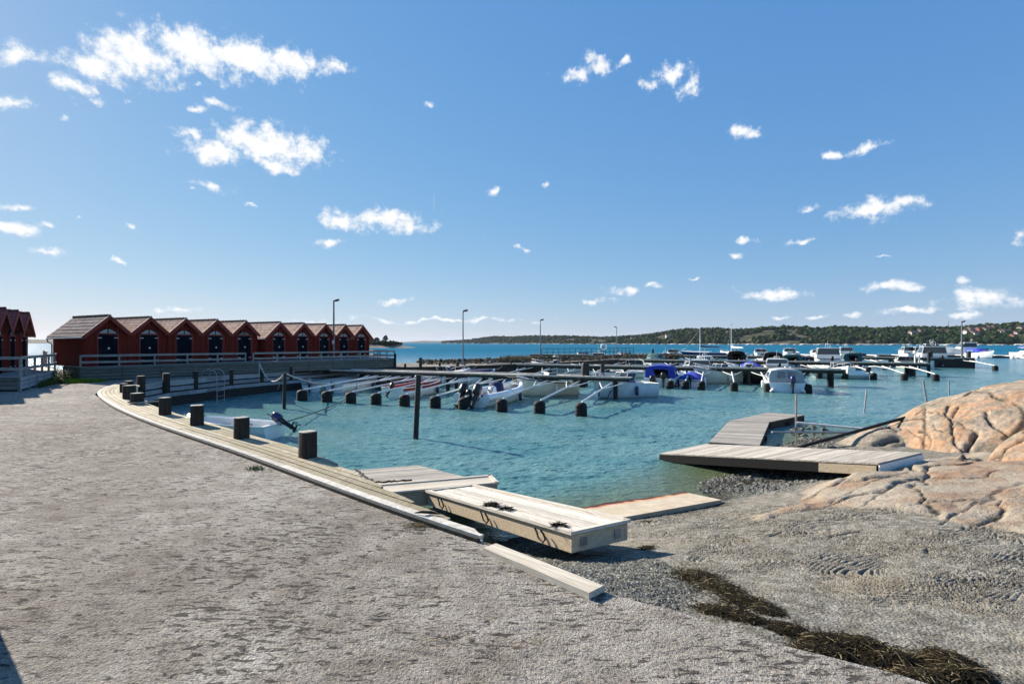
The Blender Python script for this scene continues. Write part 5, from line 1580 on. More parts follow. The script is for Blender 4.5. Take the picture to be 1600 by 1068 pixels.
def booms(t_lab, A, d, W, side, xs, L, key, words):
    """side -1: towards the camera"""
    n = Vector((d.y, -d.x, 0)) * (1 if side < 0 else -1)
    out = []
    if key not in BOOM: BOOM[key] = None
    for i, x in enumerate(xs):
        base = A + d * x + n * (W / 2)
        lab = f'{OR[i] if i < len(OR) else "outermost"} pale mooring boom from the shore end, {words}'
        if BOOM[key] is None:
            o = boom_proto(L, key, lab); BOOM[key] = o
        else: o = copy_tree(BOOM[key])
        o.location = (base.x, base.y, -.28); o.rotation_euler = (0, 0, atan2(n.y, n.x)); o['label'] = lab; o['group'] = 'mooring booms ' + words
        out.append(base)
    return out
def along(A, d, n, L, fx):
    """distance along the pier for a float seen at photo column fx"""
    # float = A + d*s + n*(L+W/2)
    k = (fx - 800) / F; o = A + n * L
    return (k * o.y - o.x) / (d.x - k * d.y)
LbA = 6.9
xsA = [along(A_, dA, nA, LbA + .85, fx) for fx in (472, 511, 548, 587.5, 632, 680, 725, 784, 843, 908)]
booms('A', A_, dA, 1.7, -1, xsA, LbA, 'A', 'near side of the nearest pier')
booms('A', A_, dA, 1.7, 1, [2.5 + 2.6 * i for i in range(7)], 5.6, 'Ab', 'far side of the nearest pier')
nB = Vector((dB.y, -dB.x, 0)); LbB = 6.0
xsB = [along(B_, dB, nB, LbB + .8, fx) for fx in (702, 738, 780, 823, 868, 913, 963, 1021, 1047, 1071, 1096, 1147, 1200, 1262)]
xsB = [x for x in xsB if -0.5 < x < LB]
booms('B', B_, dB, 1.6, -1, xsB, LbB, 'B', 'near side of the second pier')
booms('B', B_, dB, 1.6, 1, [3 + 2.7 * i for i in range(9)], 5.6, 'Ab', 'far side of the second pier')
nC = Vector((dC.y, -dC.x, 0)); LbC = 6.6
xsC = [along(C_, dC, nC, LbC + .9, fx) for fx in (905, 950, 995, 1040, 1090, 1140, 1190, 1235, 1280, 1320.6, 1365, 1413, 1462)]
xsC = [x for x in xsC if 0 < x < LC + .3]
booms('C', C_, dC, 1.8, -1, xsC, LbC, 'C', 'near side of the third pier')
booms('C', C_, dC, 1.8, 1, [4 + 3.0 * i for i in range(11)], 5.6, 'Ab', 'far side of the third pier')
booms('D', D_, dD, 2.2, -1, [6 + 3.3 * i for i in range(15)] + [LD - .6], LbC, 'C', 'near side of the long fourth pier')
booms('D', D_, dD, 2.2, 1, [5 + 3.6 * i for i in range(14)], 5.6, 'Ab', 'far side of the long fourth pier')
# farthest low pontoon
def pontoon(a, b, W, label, z=-.75):
    A, B = Vector((a[0], a[1], 0)), Vector((b[0], b[1], 0)); L = (B - A).length; d = (B - A) / L
    t = empty('pontoon', (A.x, A.y, 0), atan2(d.y, d.x), label, 'pontoon')
    n = int(L / 8)
    for i in range(n):
        m = MB(); m.box((L * (i + .5) / n, 0, z - .3), (L / n - .3, W, .6)); m.build('float', M['pier_side'], t)
        m = MB(); m.box((L * (i + .5) / n, 0, z + .03), (L / n - .25, W + .1, .06)); m.build('deck', M['concrete'], t)
    return t, A, d, L
tE, E_, dE, LE = pontoon((30, 125), (150, 103), 2.4, 'farthest low pontoon running across the open water to the right')
def fingers(A, d, W, xs, side, L, words):
    n = Vector((d.y, -d.x, 0)) * (1 if side < 0 else -1); proto = None
    for i, x in enumerate(xs):
        p = A + d * x + n * (W / 2); lab = f'{OR[i] if i < len(OR) else "outermost"} pale finger pontoon from the left end, {words}'
        if proto is None:
            proto = empty('finger_pontoon', p, 0, lab, 'finger pontoon'); m = MB(); m.bar((0, 0, -.68), (L, 0, -.72), .35, .14); m.build('beam', M['galv'], proto)
            m = MB(); m.lathe([(.3, -1.35), (.35, -1.1), (.35, -.8), (.2, -.74)], c=(L - .3, 0, 0), n=10); m.build('float', M['galv'], proto); o = proto
        else: o = copy_tree(proto)
        o.location = p; o.rotation_euler = (0, 0, atan2(n.y, n.x)); o['label'] = lab; o['group'] = 'finger pontoons ' + words
fingers(E_, dE, 2.4, [6 + 6.2 * i for i in range(19)], -1, 7, 'near side of the farthest pontoon')

# breakwater rubble, its railing and the quay lamps
rr = random.Random(5)
m = MB()
bw_line = [(-8.6, 49.2), (-3.5, 50.8), (1.5, 54.5), (8.5, 60.5), (16.5, 68.5), (23.5, 73.2)]
pts = resample(bw_line, .45)
for i, p in enumerate(pts):
    for k in range(22):
        off = rr.gauss(0, 1.1); a = pts[max(i - 1, 0)]; b = pts[min(i + 1, len(pts) - 1)]; d = (b - a).normalized(); n_ = Vector((d.y, -d.x, 0))
        c = p + n_ * off + d * rr.uniform(-.3, .3); s = rr.uniform(.10, .24); hz = (.22 + .25 * fbm(np.array([i * .1]), np.array([0.]), 2)[0]) * exp(-(off / 1.5) ** 2) + rr.uniform(-.15, .1)
        vs = []; a0 = rr.uniform(0, 6.3)
        base = [(0, 0, -1), (.9, 0, -.1), (.3, .85, 0), (-.75, .5, .1), (-.7, -.55, -.1), (.3, -.85, .1), (.2, .1, .7)]
        for (x, y, z) in base:
            x *= s * rr.uniform(.8, 1.3); y *= s * rr.uniform(.8, 1.3); vs.append((c.x + x * cos(a0) - y * sin(a0), c.y + x * sin(a0) + y * cos(a0), hz + z * s * .7))
        m.add(vs, [(0, 2, 1), (0, 3, 2), (0, 4, 3), (0, 5, 4), (0, 1, 5), (6, 1, 2), (6, 2, 3), (6, 3, 4), (6, 4, 5), (6, 5, 1)])
m.build('rubble_mound', M['boulder'], None, 'dark rubble stone mound along the seaward side of the far quay', 'rubble', kind='stuff')
grass('dry_grass', [(-1.2, 50.8), (0.6, 51.6), (3.0, 53.6), (2.2, 54.2), (-.6, 52.4)], 1500, .9, 'tuft of yellowish dry grass on the rubble mound', 8, ('straw',))
railing([(3.6, 62.5), (11, 66.2), (17.0, 71.5)], .25, 'dark railing with many thin posts along the outer breakwater', h=1.05, rails=(1.0, .55), step=.85, mat='pier_side', w=.05, post=.05)
b = Vector((11.1, 62, 0)); t = empty('lifebuoy_post', b, 0, 'post with a white lifebuoy in front of the breakwater railing', 'lifebuoy')
m = MB(); m.cyl((0, 0), .05, 0, 1.5, 6); m.build('post', M['pile'], t)
m = MB()
ring = [(cos(2 * pi * i / 16) * .34, -.08, 1.5 + sin(2 * pi * i / 16) * .34) for i in range(17)]; m.tube(ring, .075, 8, cap=False); m.build('ring', M['trim_white'], t)
def lamp(x, y, z0, h, label, r=.05, flip=1, sticker=False):
    t = empty('street_lamp', (x, y, z0), 0, label, 'street lamp')
    m = MB(); m.tube([(0, 0, -.3), (0, 0, h * .3), (0, 0, h - .1)], [r * 1.25, r * 1.1, r * .75], 10); m.build('pole', M['lamp_pole'], t)
    m = MB(); m.tube([(0, 0, h - .12), (flip * .02, 0, h)], r * .8, 8)
    m.lathe([(.10, -.05), (.16, .0), (.15, .08), (.06, .12)], c=(flip * .2, 0, h + .0), n=12, sy=.7); m.tube([(0, 0, h), (flip * .42, 0, h + .09)], [.07, .085], 8)
    m.build('lamp_head', M['lamp_head'], t)
    if sticker:
        m = MB(); m.box((-.02, -.085, h * .385), (.14, .02, .26)); m.build('sign_plate', M['trim_white'], t)
        m = MB(); m.box((-.02, -.085, h * .47), (.12, .02, .3)); m.build('sign_plate', M['redtrim'], t)
p = P(521.5, 574.5); lamp(p.x, p.y, 0, 5.3, 'tall street lamp in front of the last red huts', .075, 1, True)
p = P(723.5, 592, WATER); lamp(p.x, p.y, WATER, 6.05, 'slim street lamp rising from the water at the quay wall', .06, 1)
lamp(3.6, 65.0, 0, 4.85, 'street lamp beside the start of the breakwater railing', .065, 1)
lamp(19.0, 93.0, 0, 4.8, 'distant street lamp left of the sailing boats', .07, -1)
lamp(58.6, 66.7, 0, 4.7, 'street lamp at the end of the long fourth pier', .09, 1)
# two dark box posts on the pier head and breakwater
for (x, y, lb) in ((25.0, 91.0, 'small dark post on the breakwater left of the blue sailing boat'), (55.5, 67.9, 'squat dark post on the fourth pier left of its end lamp'), (59.4, 66.6, 'squat dark post on the fourth pier right of its end lamp')):
    m = MB(); m.lathe([(.2, -.2), (.2, .75), (.15, .85)], n=8, sq=5); m.build('mooring_bollard', M['pile'], None, lb, 'bollard', loc=(x, y, 0))
# ------------------------------------------------------------------ boats
def hull_secs(L, B, fb, raf=1.0, n=14, flare=.12, draft=.22, sheer=.35):
    """stations stern to bow: list of (x, half-beam at gunwale, sheer z)"""
    out = []
    for i in range(n + 1):
        s = i / n
        hb = B / 2 * (1 - max(0, (s - .42) / .58) ** 2.3) * (1 - .10 * (1 - s) ** 2)
        if i == n: hb = .02
        zs = fb * (1 + sheer * s * s)
        out.append((L * s, max(hb, .02), zs, s))
    return out
def make_hull(t, L, B, fb, hullm, insm, railm='white', stripe=None, deck_from=.62, draft=.2, deckm=None, sheer=.35, open_=True):
    st = hull_secs(L, B, fb, sheer=sheer)
    rake = .17 * L
    def X(s, f):            # f: 0 keel, 1 gunwale
        return L * s - (rake * (1 - f) * max(0, (s - .5) / .5) ** 1.6)
    secs = []
    for (x, hb, zs, s) in st:
        kz = -draft * (1 - max(0, (s - .55) / .45) ** 2.2) + (zs * .0)
        ch = .02 + .10 * s
        half = [(X(s, 0), 0, kz), (X(s, .25), hb * .62, kz * .35 + ch * .2), (X(s, .5), hb * .86, ch + .05), (X(s, .8), hb * .97, zs * .62), (X(s, 1), hb, zs)]
        secs.append([(a, -b, c) for a, b, c in reversed(half)] + half[1:])
    m = MB(); m.loft(secs)
    m.add(secs[0], [tuple(range(len(secs[0])))])
    m.build('hull', M[hullm], t)
    # rub rail
    for nm, zo, rr_, mt in (('rub_rail', .0, .03, railm),):
        m = MB()
        for sg in (-1, 1): m.tube([(X(s, 1), sg * (hb + .005), zs + zo) for (x, hb, zs, s) in st], rr_, 6)
        m.tube([(0, -st[0][1], st[0][2]), (0, st[0][1], st[0][2])], rr_, 6)
        m.build(nm, M[mt], t)
    if stripe:
        m = MB()
        for sg in (-1, 1):
            a = []; b = []
            for (x, hb, zs, s) in st:
                a.append((X(s, .97), sg * (hb + .008), zs - .03)); b.append((X(s, .85), sg * (hb * .975 + .010), zs * .7))
            m.strip(a, b) if sg > 0 else m.strip(b, a)
        m.build('stripe', M[stripe], t)
    # side decks, well and foredeck
    m = MB(); cw = .11
    i0 = [(X(s, 1), hb, zs, s) for (x, hb, zs, s) in st]
    for sg in (-1, 1):
        a = [(x, sg * hb, z + .004) for x, hb, z, s in i0 if s <= deck_from + .01]; b = [(x, sg * max(hb - cw, 0), z + .004) for x, hb, z, s in i0 if s <= deck_from + .01]
        c = [(x, sg * max(hb - cw - .03, 0), .12) for x, hb, z, s in i0 if s <= deck_from + .01]
        if sg < 0: m.strip(a, b); m.strip(b, c)
        else: m.strip(b, a); m.strip(c, b)
    well = [q for q in i0 if q[3] <= deck_from + .01]
    m.strip([(x, -max(hb - cw - .03, 0), .12) for x, hb, z, s in well], [(x, max(hb - cw - .03, 0), .12) for x, hb, z, s in well])
    e = well[-1]; m.add([(e[0], -e[1] + cw, .12), (e[0], e[1] - cw, .12), (e[0], e[1] - cw, e[2]), (e[0], -e[1] + cw, e[2])], [(0, 1, 2, 3)])
    f = well[0]; m.add([(.03, -f[1] + cw, .12), (.03, f[1] - cw, .12), (.03, f[1] - cw, f[2] * .8), (.03, -f[1] + cw, f[2] * .8)], [(3, 2, 1, 0)])
    m.build('well', M[insm], t)
    m = MB(); fd_ = [q for q in i0 if q[3] >= deck_from - .01]
    secs = []
    for x, hb, z, s in fd_:
        secs.append([(x, -hb, z + .005), (x, -hb * .6, z + .05 * B), (x, 0, z + .065 * B), (x, hb * .6, z + .05 * B), (x, hb, z + .005)])
    m.loft(secs); m.build('foredeck', M[deckm or insm], t)
    return i0
def outboard(t, y=0.0, z=.45, tilt=0.0, s=1.0, mat='motor', x=-.05):
    g = MB()
    g.lathe([(.05, .02), (.17, .05), (.19, .18), (.185, .32), (.15, .42), (.06, .46)], n=12, sq=3.0, sy=.72)
    def tf(v):
        a, b, c = v[0] * s - .12 * s, v[1] * s, v[2] * s
        ca, sa = cos(-tilt), sin(-tilt)
        return (x + a * ca + c * sa * -1 * -1 if False else x + a * ca - c * sa, y + b, z + a * sa + c * ca)
    def fin(m, nm, mt, par): 
        m.v = [tf(v) for v in m.v]; return m.build(nm, M[mt], par)
    cow = fin(g, 'outboard_motor', mat, t)
    g = MB(); g.lathe([(.07, -.75), (.09, -.4), (.11, -.1), (.12, .05)], n=8, sy=.5); g.box((-.08, 0, -.52), (.34, .14, .02)); g.tube([(-.22, 0, -.7), (.12, 0, -.7)], [.03, .06], 8); fin(g, 'leg', 'motor', cow)
    g = MB()
    for k in range(3):
        a = 2 * pi * k / 3; g.tube([(-.23, 0, -.7), (-.25, cos(a) * .13, -.7 + sin(a) * .13)], [.02, .05], 5)
    fin(g, 'propeller', 'motor_grey', cow)
    g = MB(); g.box((.12, 0, -.02), (.1, .2, .22)); fin(g, 'bracket', 'motor_grey', cow)
def seats(t, xs, B, z=.34, mat='seat'):
    for x in xs:
        m = MB(); m.box((x, 0, z), (.26, B, .05)); m.box((x, 0, z - .11), (.2, B * .94, .18)); m.build('seat', M[mat], t)
def windshield(t, x, w, z, h=.48, rake=.25, mat='glass', side=.5):
    m = MB(); p = [(x - side, -w, z), (x, -w * .82, z), (x + .08, 0, z + .02), (x, w * .82, z), (x - side, w, z)]
    q = [(a - rake, b * .9, c + h) for a, b, c in p]
    m.strip(p, q); m.strip(q, p)
    wd = m.build('windshield', M[mat], t)
    m = MB(); m.tube(q, .018, 5); m.tube(p, .014, 5)
    for a, b in zip(p, q): m.tube([a, b], .014, 5)
    m.build('frame', M['galv'], wd)
def console(t, x, z=.15, mat='white'):
    m = MB(); m.lathe([(.26, 0), (.27, .5), (.2, .72), (.1, .76)], c=(x, 0, z), n=12, sq=4, sy=.9); m.build('console', M[mat], t)
    m = MB(); m.tube([(x - .28 + .0, cos(a) * .16, z + .62 + sin(a) * .16) for a in [2 * pi * i / 10 for i in range(11)]], .014, 5, cap=False); m.build('steering_wheel', M['motor'], t)
def bow_rail(t, i0, frm=.62, h=.34):
    pts = [(x - .05, -(hb * .9), z) for x, hb, z, s in i0 if s >= frm]; pr = [(x - .05, (hb * .9), z) for x, hb, z, s in i0 if s >= frm]
    top = [(x, y, z + h * min(1, .2 + k * .5)) for k, (x, y, z) in enumerate(pts)] + [(x, y, z + h * min(1, .2 + (len(pr) - 1 - k) * .5)) for k, (x, y, z) in enumerate(reversed(pr))]
    m = MB(); m.tube(top, .018, 5)
    for k in range(0, len(pts), 2):
        for q in (pts, pr):
            m.tube([q[k], (q[k][0], q[k][1], q[k][2] + h * min(1, .2 + k * .5))], .014, 5)
    m.build('bow_rail', M['galv'], t)
def canopy(t, x0, x1, w, z0, z1, mat='cloth_blue', openstern=False, win=True):
    secs = []
    n = 7
    for i in range(n + 1):
        s = i / n; x = x0 + (x1 - x0) * s
        zt = z1 - .03 * abs(s - .4) * 4 - (max(0, s - .72) / .28) ** 1.5 * (z1 - z0) * .55
        ww = w * (1 - .12 * s)
        secs.append([(x, -ww, z0), (x + .02, -ww * .99, z0 + (zt - z0) * .55), (x + .03, -ww * .86, z0 + (zt - z0) * .9), (x + .03, -ww * .4, zt), (x + .03, 0, zt + .03), (x + .03, ww * .4, zt), (x + .03, ww * .86, z0 + (zt - z0) * .9), (x + .02, ww * .99, z0 + (zt - z0) * .55), (x, ww, z0)])
    m = MB(); m.loft(secs); m.loft([list(reversed(s_)) for s_ in secs])
    m.add(secs[-1], [tuple(range(9))])
    if not openstern: m.add(secs[0], [tuple(reversed(range(9)))])
    else:
        a = secs[0]; m.add([a[0], a[1], a[2], (a[2][0], a[2][1] * .55, a[2][2] - .05), (a[0][0], a[0][1] * .62, a[0][2])], [(0, 1, 2, 3, 4)])
        m.add([a[8], a[7], a[6], (a[6][0], a[6][1] * .55, a[6][2] - .05), (a[8][0], a[8][1] * .3, a[8][2])], [(4, 3, 2, 1, 0)])
        m.add([a[2], a[3], a[4], a[5], a[6], (a[6][0], a[6][1] * .55, a[6][2] - .16), (a[2][0], a[2][1] * .55, a[2][2] - .16)], [(6, 5, 4, 3, 2, 1, 0)])
    cn = m.build('canopy', M[mat], t)
    if win:
        m = MB(); 
        for sg in (-1, 1):
            for (a, b) in ((.12, .36), (.42, .66)):
                xa, xb = x0 + (x1 - x0) * a, x0 + (x1 - x0) * b
                zz = z0 + (z1 - z0) * .3, z0 + (z1 - z0) * .7
                q = [(xa, sg * w * .985, zz[0]), (xb, sg * w * .95, zz[0]), (xb, sg * w * .92, zz[1]), (xa, sg * w * .95, zz[1])]
                q = [(p[0], p[1] + sg * .03, p[2]) for p in q]; m.add(q, [(0, 1, 2, 3) if sg < 0 else (3, 2, 1, 0)])
        if not openstern:
            for yy in (-.5, .08):
                m.add([(x0 - .015, w * yy, z0 + .3 * (z1 - z0)), (x0 - .015, w * (yy + .42), z0 + .3 * (z1 - z0)), (x0 - .01, w * (yy + .42), z0 + .78 * (z1 - z0)), (x0 - .01, w * yy, z0 + .78 * (z1 - z0))], [(3, 2, 1, 0)])
        m.build('canopy_window', M['vinyl'], cn)
def tarp(t, i0, mat, s0=0.0, s1=1.0, hump=.25, ridge=None):
    secs = []
    q = [k for k in i0 if s0 - .01 <= k[3] <= s1 + .01]
    for x, hb, z, s in q:
        u = (s - s0) / (s1 - s0); h = hump * sin(pi * min(1, max(0, .12 + u * .8))) ** .8
        secs.append([(x, -hb - .03, z - .13), (x, -hb - .02, z + .03), (x, -hb * .5, z + h * .75), (x, 0, z + h + .02), (x, hb * .5, z + h * .75), (x, hb + .02, z + .03), (x, hb + .03, z - .13)])
    m = MB(); m.loft(secs); m.add(secs[0], [tuple(range(7))]); m.build('cover', M[mat], t)
def cabin(t, x0, x1, w, z, h, mat='white', top='white', winm='glass'):
    m = MB()
    f = .42
    lo = [(x0, -w), (x1, -w * .72), (x1 + .02, w * .72), (x0, w)]
    lo = [(x0, -w, z), (x1, -w * .8, z), (x1 + .1, 0, z), (x1, w * .8, z), (x0, w, z)]
    mid = [(a - (.14 * h if a > x0 + .1 else 0), b * .97, z + h * .38) for a, b, c in lo]
    up = [(a - (.62 * h if a > x0 + .1 else -.02), b * .86, z + h) for a, b, c in lo]
    m.loft([lo, mid], close=True, smooth=False); m.build('cabin', M[mat], t)
    m = MB(); m.loft([mid, up], close=True, smooth=False)
    for a, b in zip(mid, up): m.tube([a, b], .03, 5, mi=1)
    m.build('cabin_window', [M[winm], M[mat]], t)
    m = MB(); n = len(up); r = [(a + (.05 if a > x0 + .5 else -.12), b * 1.07, c) for a, b, c in up]; r2 = [(a, b * .9, c + .07) for a, b, c in r]
    m.loft([r, r2], close=True, smooth=False); m.add(r2, [tuple(range(n))]); m.add(r, [tuple(reversed(range(n)))]); m.build('cabin_roof', M[top], t)
def boat(kind, loc, heading, L, B, label, hull='white', ins='inside', fb=.5, cat='motor boat', rail='white', stripe=None, deckm=None, cover='cloth_blue', motor='motor', tilt=0.0, group=None, sx=1.0, mz=None, far=False):
    """loc: stern centre at the waterline; heading: (dx, dy) stern to bow"""
    rz = atan2(heading[1], heading[0]); fb = fb * (1.22 if kind != 'rowing' else 1); B = B * (1.06 if kind != 'rowing' else 1)
    nm = {'skiff': 'open_boat', 'console': 'console_boat', 'cuddy': 'motor_boat', 'cabin': 'cabin_cruiser', 'canopy': 'canopy_boat', 'covered': 'covered_boat', 'sail': 'sailing_boat', 'rib': 'inflatable_boat', 'rowing': 'rowing_boat'}[kind]
    t = empty(nm, (loc[0], loc[1], WATER), rz, label, cat, group)
    dkf = {'skiff': .8, 'console': .72, 'cuddy': .58, 'cabin': .5, 'canopy': .58, 'covered': .6, 'sail': .35, 'rib': .8, 'rowing': .86}[kind]
    i0 = make_hull(t, L, B, fb, hull, ins, rail, stripe, dkf, deckm=deckm, sheer=.5 if kind != 'sail' else .2, draft=.2 if kind != 'sail' else .1)
    w = B / 2 - .14
    if not far and kind != 'rowing':
        for sg in (-1, 1):
            for s_ in ((.3, .62) if sg < 0 else (.45,)):
                x_, hb_, z_, _s = min(i0, key=lambda q: abs(q[3] - s_)); yy_ = sg * (hb_ + .1)
                m = MB(); m.lathe([(.02, -.3), (.09, -.25), (.1, 0), (.09, .2), (.02, .27)], c=(x_, yy_, z_ * .5 + .02), n=8); m.tube([(x_, yy_, z_ * .5 + .25), (x_, sg * hb_ * .95, z_)], .01, 4)
                m.build('fender', M['trim_white' if R.random() < .6 else 'navy'], t)
        x_, hb_, z_, _s = i0[-1]
        m = MB(); m.tube([(x_ - .1, 0, z_ + .03), (x_ + .5, .2, z_ + .05), (x_ + 1.1, .5, z_ + .25)], .016, 4); m.build('bow_line', M['rope'], t)
    if kind in ('skiff', 'rowing'):
        seats(t, [L * .14, L * .42, L * .66], B - .3)
        if kind == 'skiff': outboard(t, 0, fb * .9 if mz is None else mz, tilt, .8, motor)
    elif kind == 'console':
        console(t, L * .42); seats(t, [L * .12, L * .6], B - .36); windshield(t, L * .5, .28, .82, .28, .14, side=.25); outboard(t, 0, fb * .95, tilt, 1.0, motor)
    elif kind == 'cuddy':
        windshield(t, L * .56, w * .95, i0[8][2] + .05); seats(t, [L * .1, L * .38], B - .36); outboard(t, 0, fb * .95, tilt, 1.05, motor); bow_rail(t, i0)
    elif kind == 'cabin':
        cabin(t, L * .28, L * .66, w, fb * 1.12, .72 * sx, 'white', 'white'); outboard(t, 0, fb * .95, tilt, 1.15, motor); bow_rail(t, i0, .6, .42)
        m = MB(); m.tube([(L * .36, 0, fb * 1.12 + .72 * sx), (L * .34, 0, fb * 1.12 + .72 * sx + 1.0)], .012, 4); m.tube([(L * .34, -.25, fb + .9 * sx), (L * .33, -.25, fb + 1.15 * sx), (L * .33, .25, fb + 1.15 * sx), (L * .34, .25, fb + .9 * sx)], .03, 5); m.build('antenna_arch', M['galv'], t)
        seats(t, [L * .12], B - .4)
    elif kind == 'canopy':
        windshield(t, L * .58, w * .95, i0[8][2] + .05, .42); canopy(t, L * .06, L * .6, w * 1.02, fb + .03, fb + 1.12 * sx, cover, openstern=(cover != 'cloth_grey')); outboard(t, -.3 if L > 5 else 0, fb * .95, tilt, 1.15, motor); bow_rail(t, i0); seats(t, [L * .3], B - .36)
    elif kind == 'covered':
        tarp(t, i0, cover, 0.0, .97, .34 * sx); outboard(t, 0, fb * .9, tilt, .85, motor)
    elif kind == 'rib':
        m = MB()
        for sg in (-1, 1): m.tube([(x, sg * hb * .97, z - .02) for x, hb, z, s in i0], .2, 10)
        m.build('tube', M[hull], t); console(t, L * .4); outboard(t, 0, fb * .9, tilt, 1.0, motor); seats(t, [L * .2], B - .6)
    elif kind == 'sail':
        m = MB(); m.loft([[(L * .3, -.6, fb), (L * .3, -.5, fb + .36), (L * .3, .5, fb + .36), (L * .3, .6, fb)], [(L * .72, -.35, fb + .05), (L * .72, -.25, fb + .28), (L * .72, .25, fb + .28), (L * .72, .35, fb + .05)]], smooth=False)
        m.add([(L * .3, -.6, fb), (L * .3, -.5, fb + .36), (L * .3, .5, fb + .36), (L * .3, .6, fb)], [(3, 2, 1, 0)]); m.build('coachroof', M['white'], t)
        H = 5.2 * sx * 1.35; mxp = L * .56
        m = MB(); m.tube([(mxp, 0, fb), (mxp, 0, fb + H)], [.075, .045], 8); mast = m.build('mast', M['trim_white'], t)
        m = MB(); m.tube([(mxp, -.5, fb + H * .5), (mxp, .5, fb + H * .5)], .025, 5); m.build('spreader', M['galv'], mast)
        m = MB(); m.tube([(L * .1, 0, fb + 1.05), (mxp, 0, fb + 1.0)], .05, 6); m.build('boom', M['galv'], t)
        m = MB(); m.tube([(L * .12, 0, fb + 1.15), (L * .4, 0, fb + 1.2), (mxp - .05, 0, fb + 1.35)], [.09, .14, .17], 8); m.build('sail_cover', M[cover], t)
        m = MB()
        for a, b in (((L * .97, 0, fb * 1.15), (mxp, 0, fb + H * .97)), ((.05, 0, fb), (mxp, 0, fb + H)), ((mxp - .1, -B / 2 + .1, fb), (mxp, -.5, fb + H * .5)), ((mxp - .1, B / 2 - .1, fb), (mxp, .5, fb + H * .5)), ((mxp, -.5, fb + H * .5), (mxp, 0, fb + H)), ((mxp, .5, fb + H * .5), (mxp, 0, fb + H))):
            m.tube([a, b], .012, 4)
        m.build('rigging', M['steel'], t)
        bow_rail(t, i0, .7, .5)
    return t
def W(px, py): return P(px, py, WATER)
inA = (-nA.x, -nA.y)        # bow towards the pier (away from camera)
inB = (-nB.x, -nB.y)
# --- the small white boat below the deck
sb = W(431, 684)
t = boat('rowing', (sb.x, sb.y), (-.985, .17), 3.4, 1.4, 'small white rowing boat with tilted outboard motor below the near plank deck', hull='white', ins='white', fb=.46, cat='rowing boat', deckm='white')
outboard(t, -.15, .50, 1.05, .85, 'navy')
m = MB(); m.tube([(.1, -.3, .55), (.65, -.45, .75)], .02, 6); m.build('tiller', M['motor'], t)
m = MB(); m.tube([(2.2, .62, .5), (2.3, .66, .66), (2.45, .66, .72)], .018, 5); m.build('oarlock', M['motor'], t)
m = MB(); m.tube([(.75, .70, .42), (.72, .73, .3), (.66, .73, .27), (.6, .73, .3), (.58, .70, .42)], .013, 5); m.build('handle', M['motor'], t)

# --- berthed on the near side of the nearest pier
p = W(486, 612); boat('covered', (p.x, p.y), inA, 4.8, 1.7, 'low skiff with flat tan cover and blue-grey wrapped outboard, first berth of nearest pier', hull='white', cover='cloth_tan', fb=.46, motor='motor_grey', sx=.3, cat='covered boat')
p = W(522, 613.5); boat('skiff', (p.x, p.y), inA, 4.6, 1.5, 'low white open skiff beside the tan-covered one at the nearest pier', hull='white', ins='motor_grey', fb=.46, cat='open boat', motor='motor_grey')
p = W(613, 622); boat('skiff', (p.x, p.y), (inA[0] + .1, inA[1]), 5.0, 1.75, 'open white boat with bright red gunwale band and tilted outboard at nearest pier', hull='white', ins='red', rail='trim_white', stripe='red', fb=.5, cat='open boat', tilt=.7, motor='motor')
p = W(655, 604); boat('cuddy', (p.x, p.y + .4), (.75, .66), 4.6, 1.8, 'pale green-hulled motor boat behind the red-banded boat, under the nearest pier', hull='sage', fb=.6, stripe=None)
p = W(700, 601); boat('covered', (p.x, p.y), (.8, .6), 4.4, 1.7, 'pale hulled boat with blue cover next to the green-hulled one', hull='paleblue', cover='cloth_navy', fb=.55, cat='covered boat')
p = W(736, 636)
t = boat('rib', (p.x, p.y), (inA[0] + .12, inA[1]), 5.4, 1.9, 'white boat with two black outboards and navy console cover at the nearest pier', hull='white', fb=.42, cat='motor boat', mz=.4)
for y in (.42, -.4): outboard(t, y, .55, .55, 1.35, 'motor')
m = MB(); m.lathe([(.35, 0), (.37, .55), (.28, .95), (.12, 1.0)], c=(2.5, 0, .12), n=12, sq=3, sy=1.2); m.build('console_cover', M['cloth_navy'], t)
m = MB(); m.lathe([(.4, 0), (.42, .3), (.3, .36)], c=(1.35, 0, .2), n=12, sq=4, sy=1.4); m.build('seat_box', M['cloth_navy'], t)
p = W(896, 615.5); boat('cuddy', (p.x, p.y + .1), (-.93, -.37), 3.9, 1.7, 'cream-white motor boat with pointed bow to the left, seen under the nearest pier', hull='cream', fb=.62, ins='inside', rail='pile')
p = W(1018, 618.5); t = boat('cuddy', (p.x, p.y + .3), (-.92, -.38), 4.1, 1.9, 'white motor boat at the tip of the nearest pier, blue cloth inside, black outboard', hull='paleblue', fb=.66, rail='trim_white', deckm='white')
m = MB(); m.lathe([(.5, 0), (.48, .2), (.3, .34), (.05, .4)], c=(1.6, .05, .62), n=14, sy=1.2); m.build('cloth_cover', M['cloth_blue'], t)
m = MB(); pts = [(3.75, .25 , .72), (3.95, .45, .1), (4.0, .5, -.0), (3.6, .8, .05), (3.3, .72, .5)]; m.tube(pts, .03, 6); m.build('bow_line', M['rope_dark'], t)
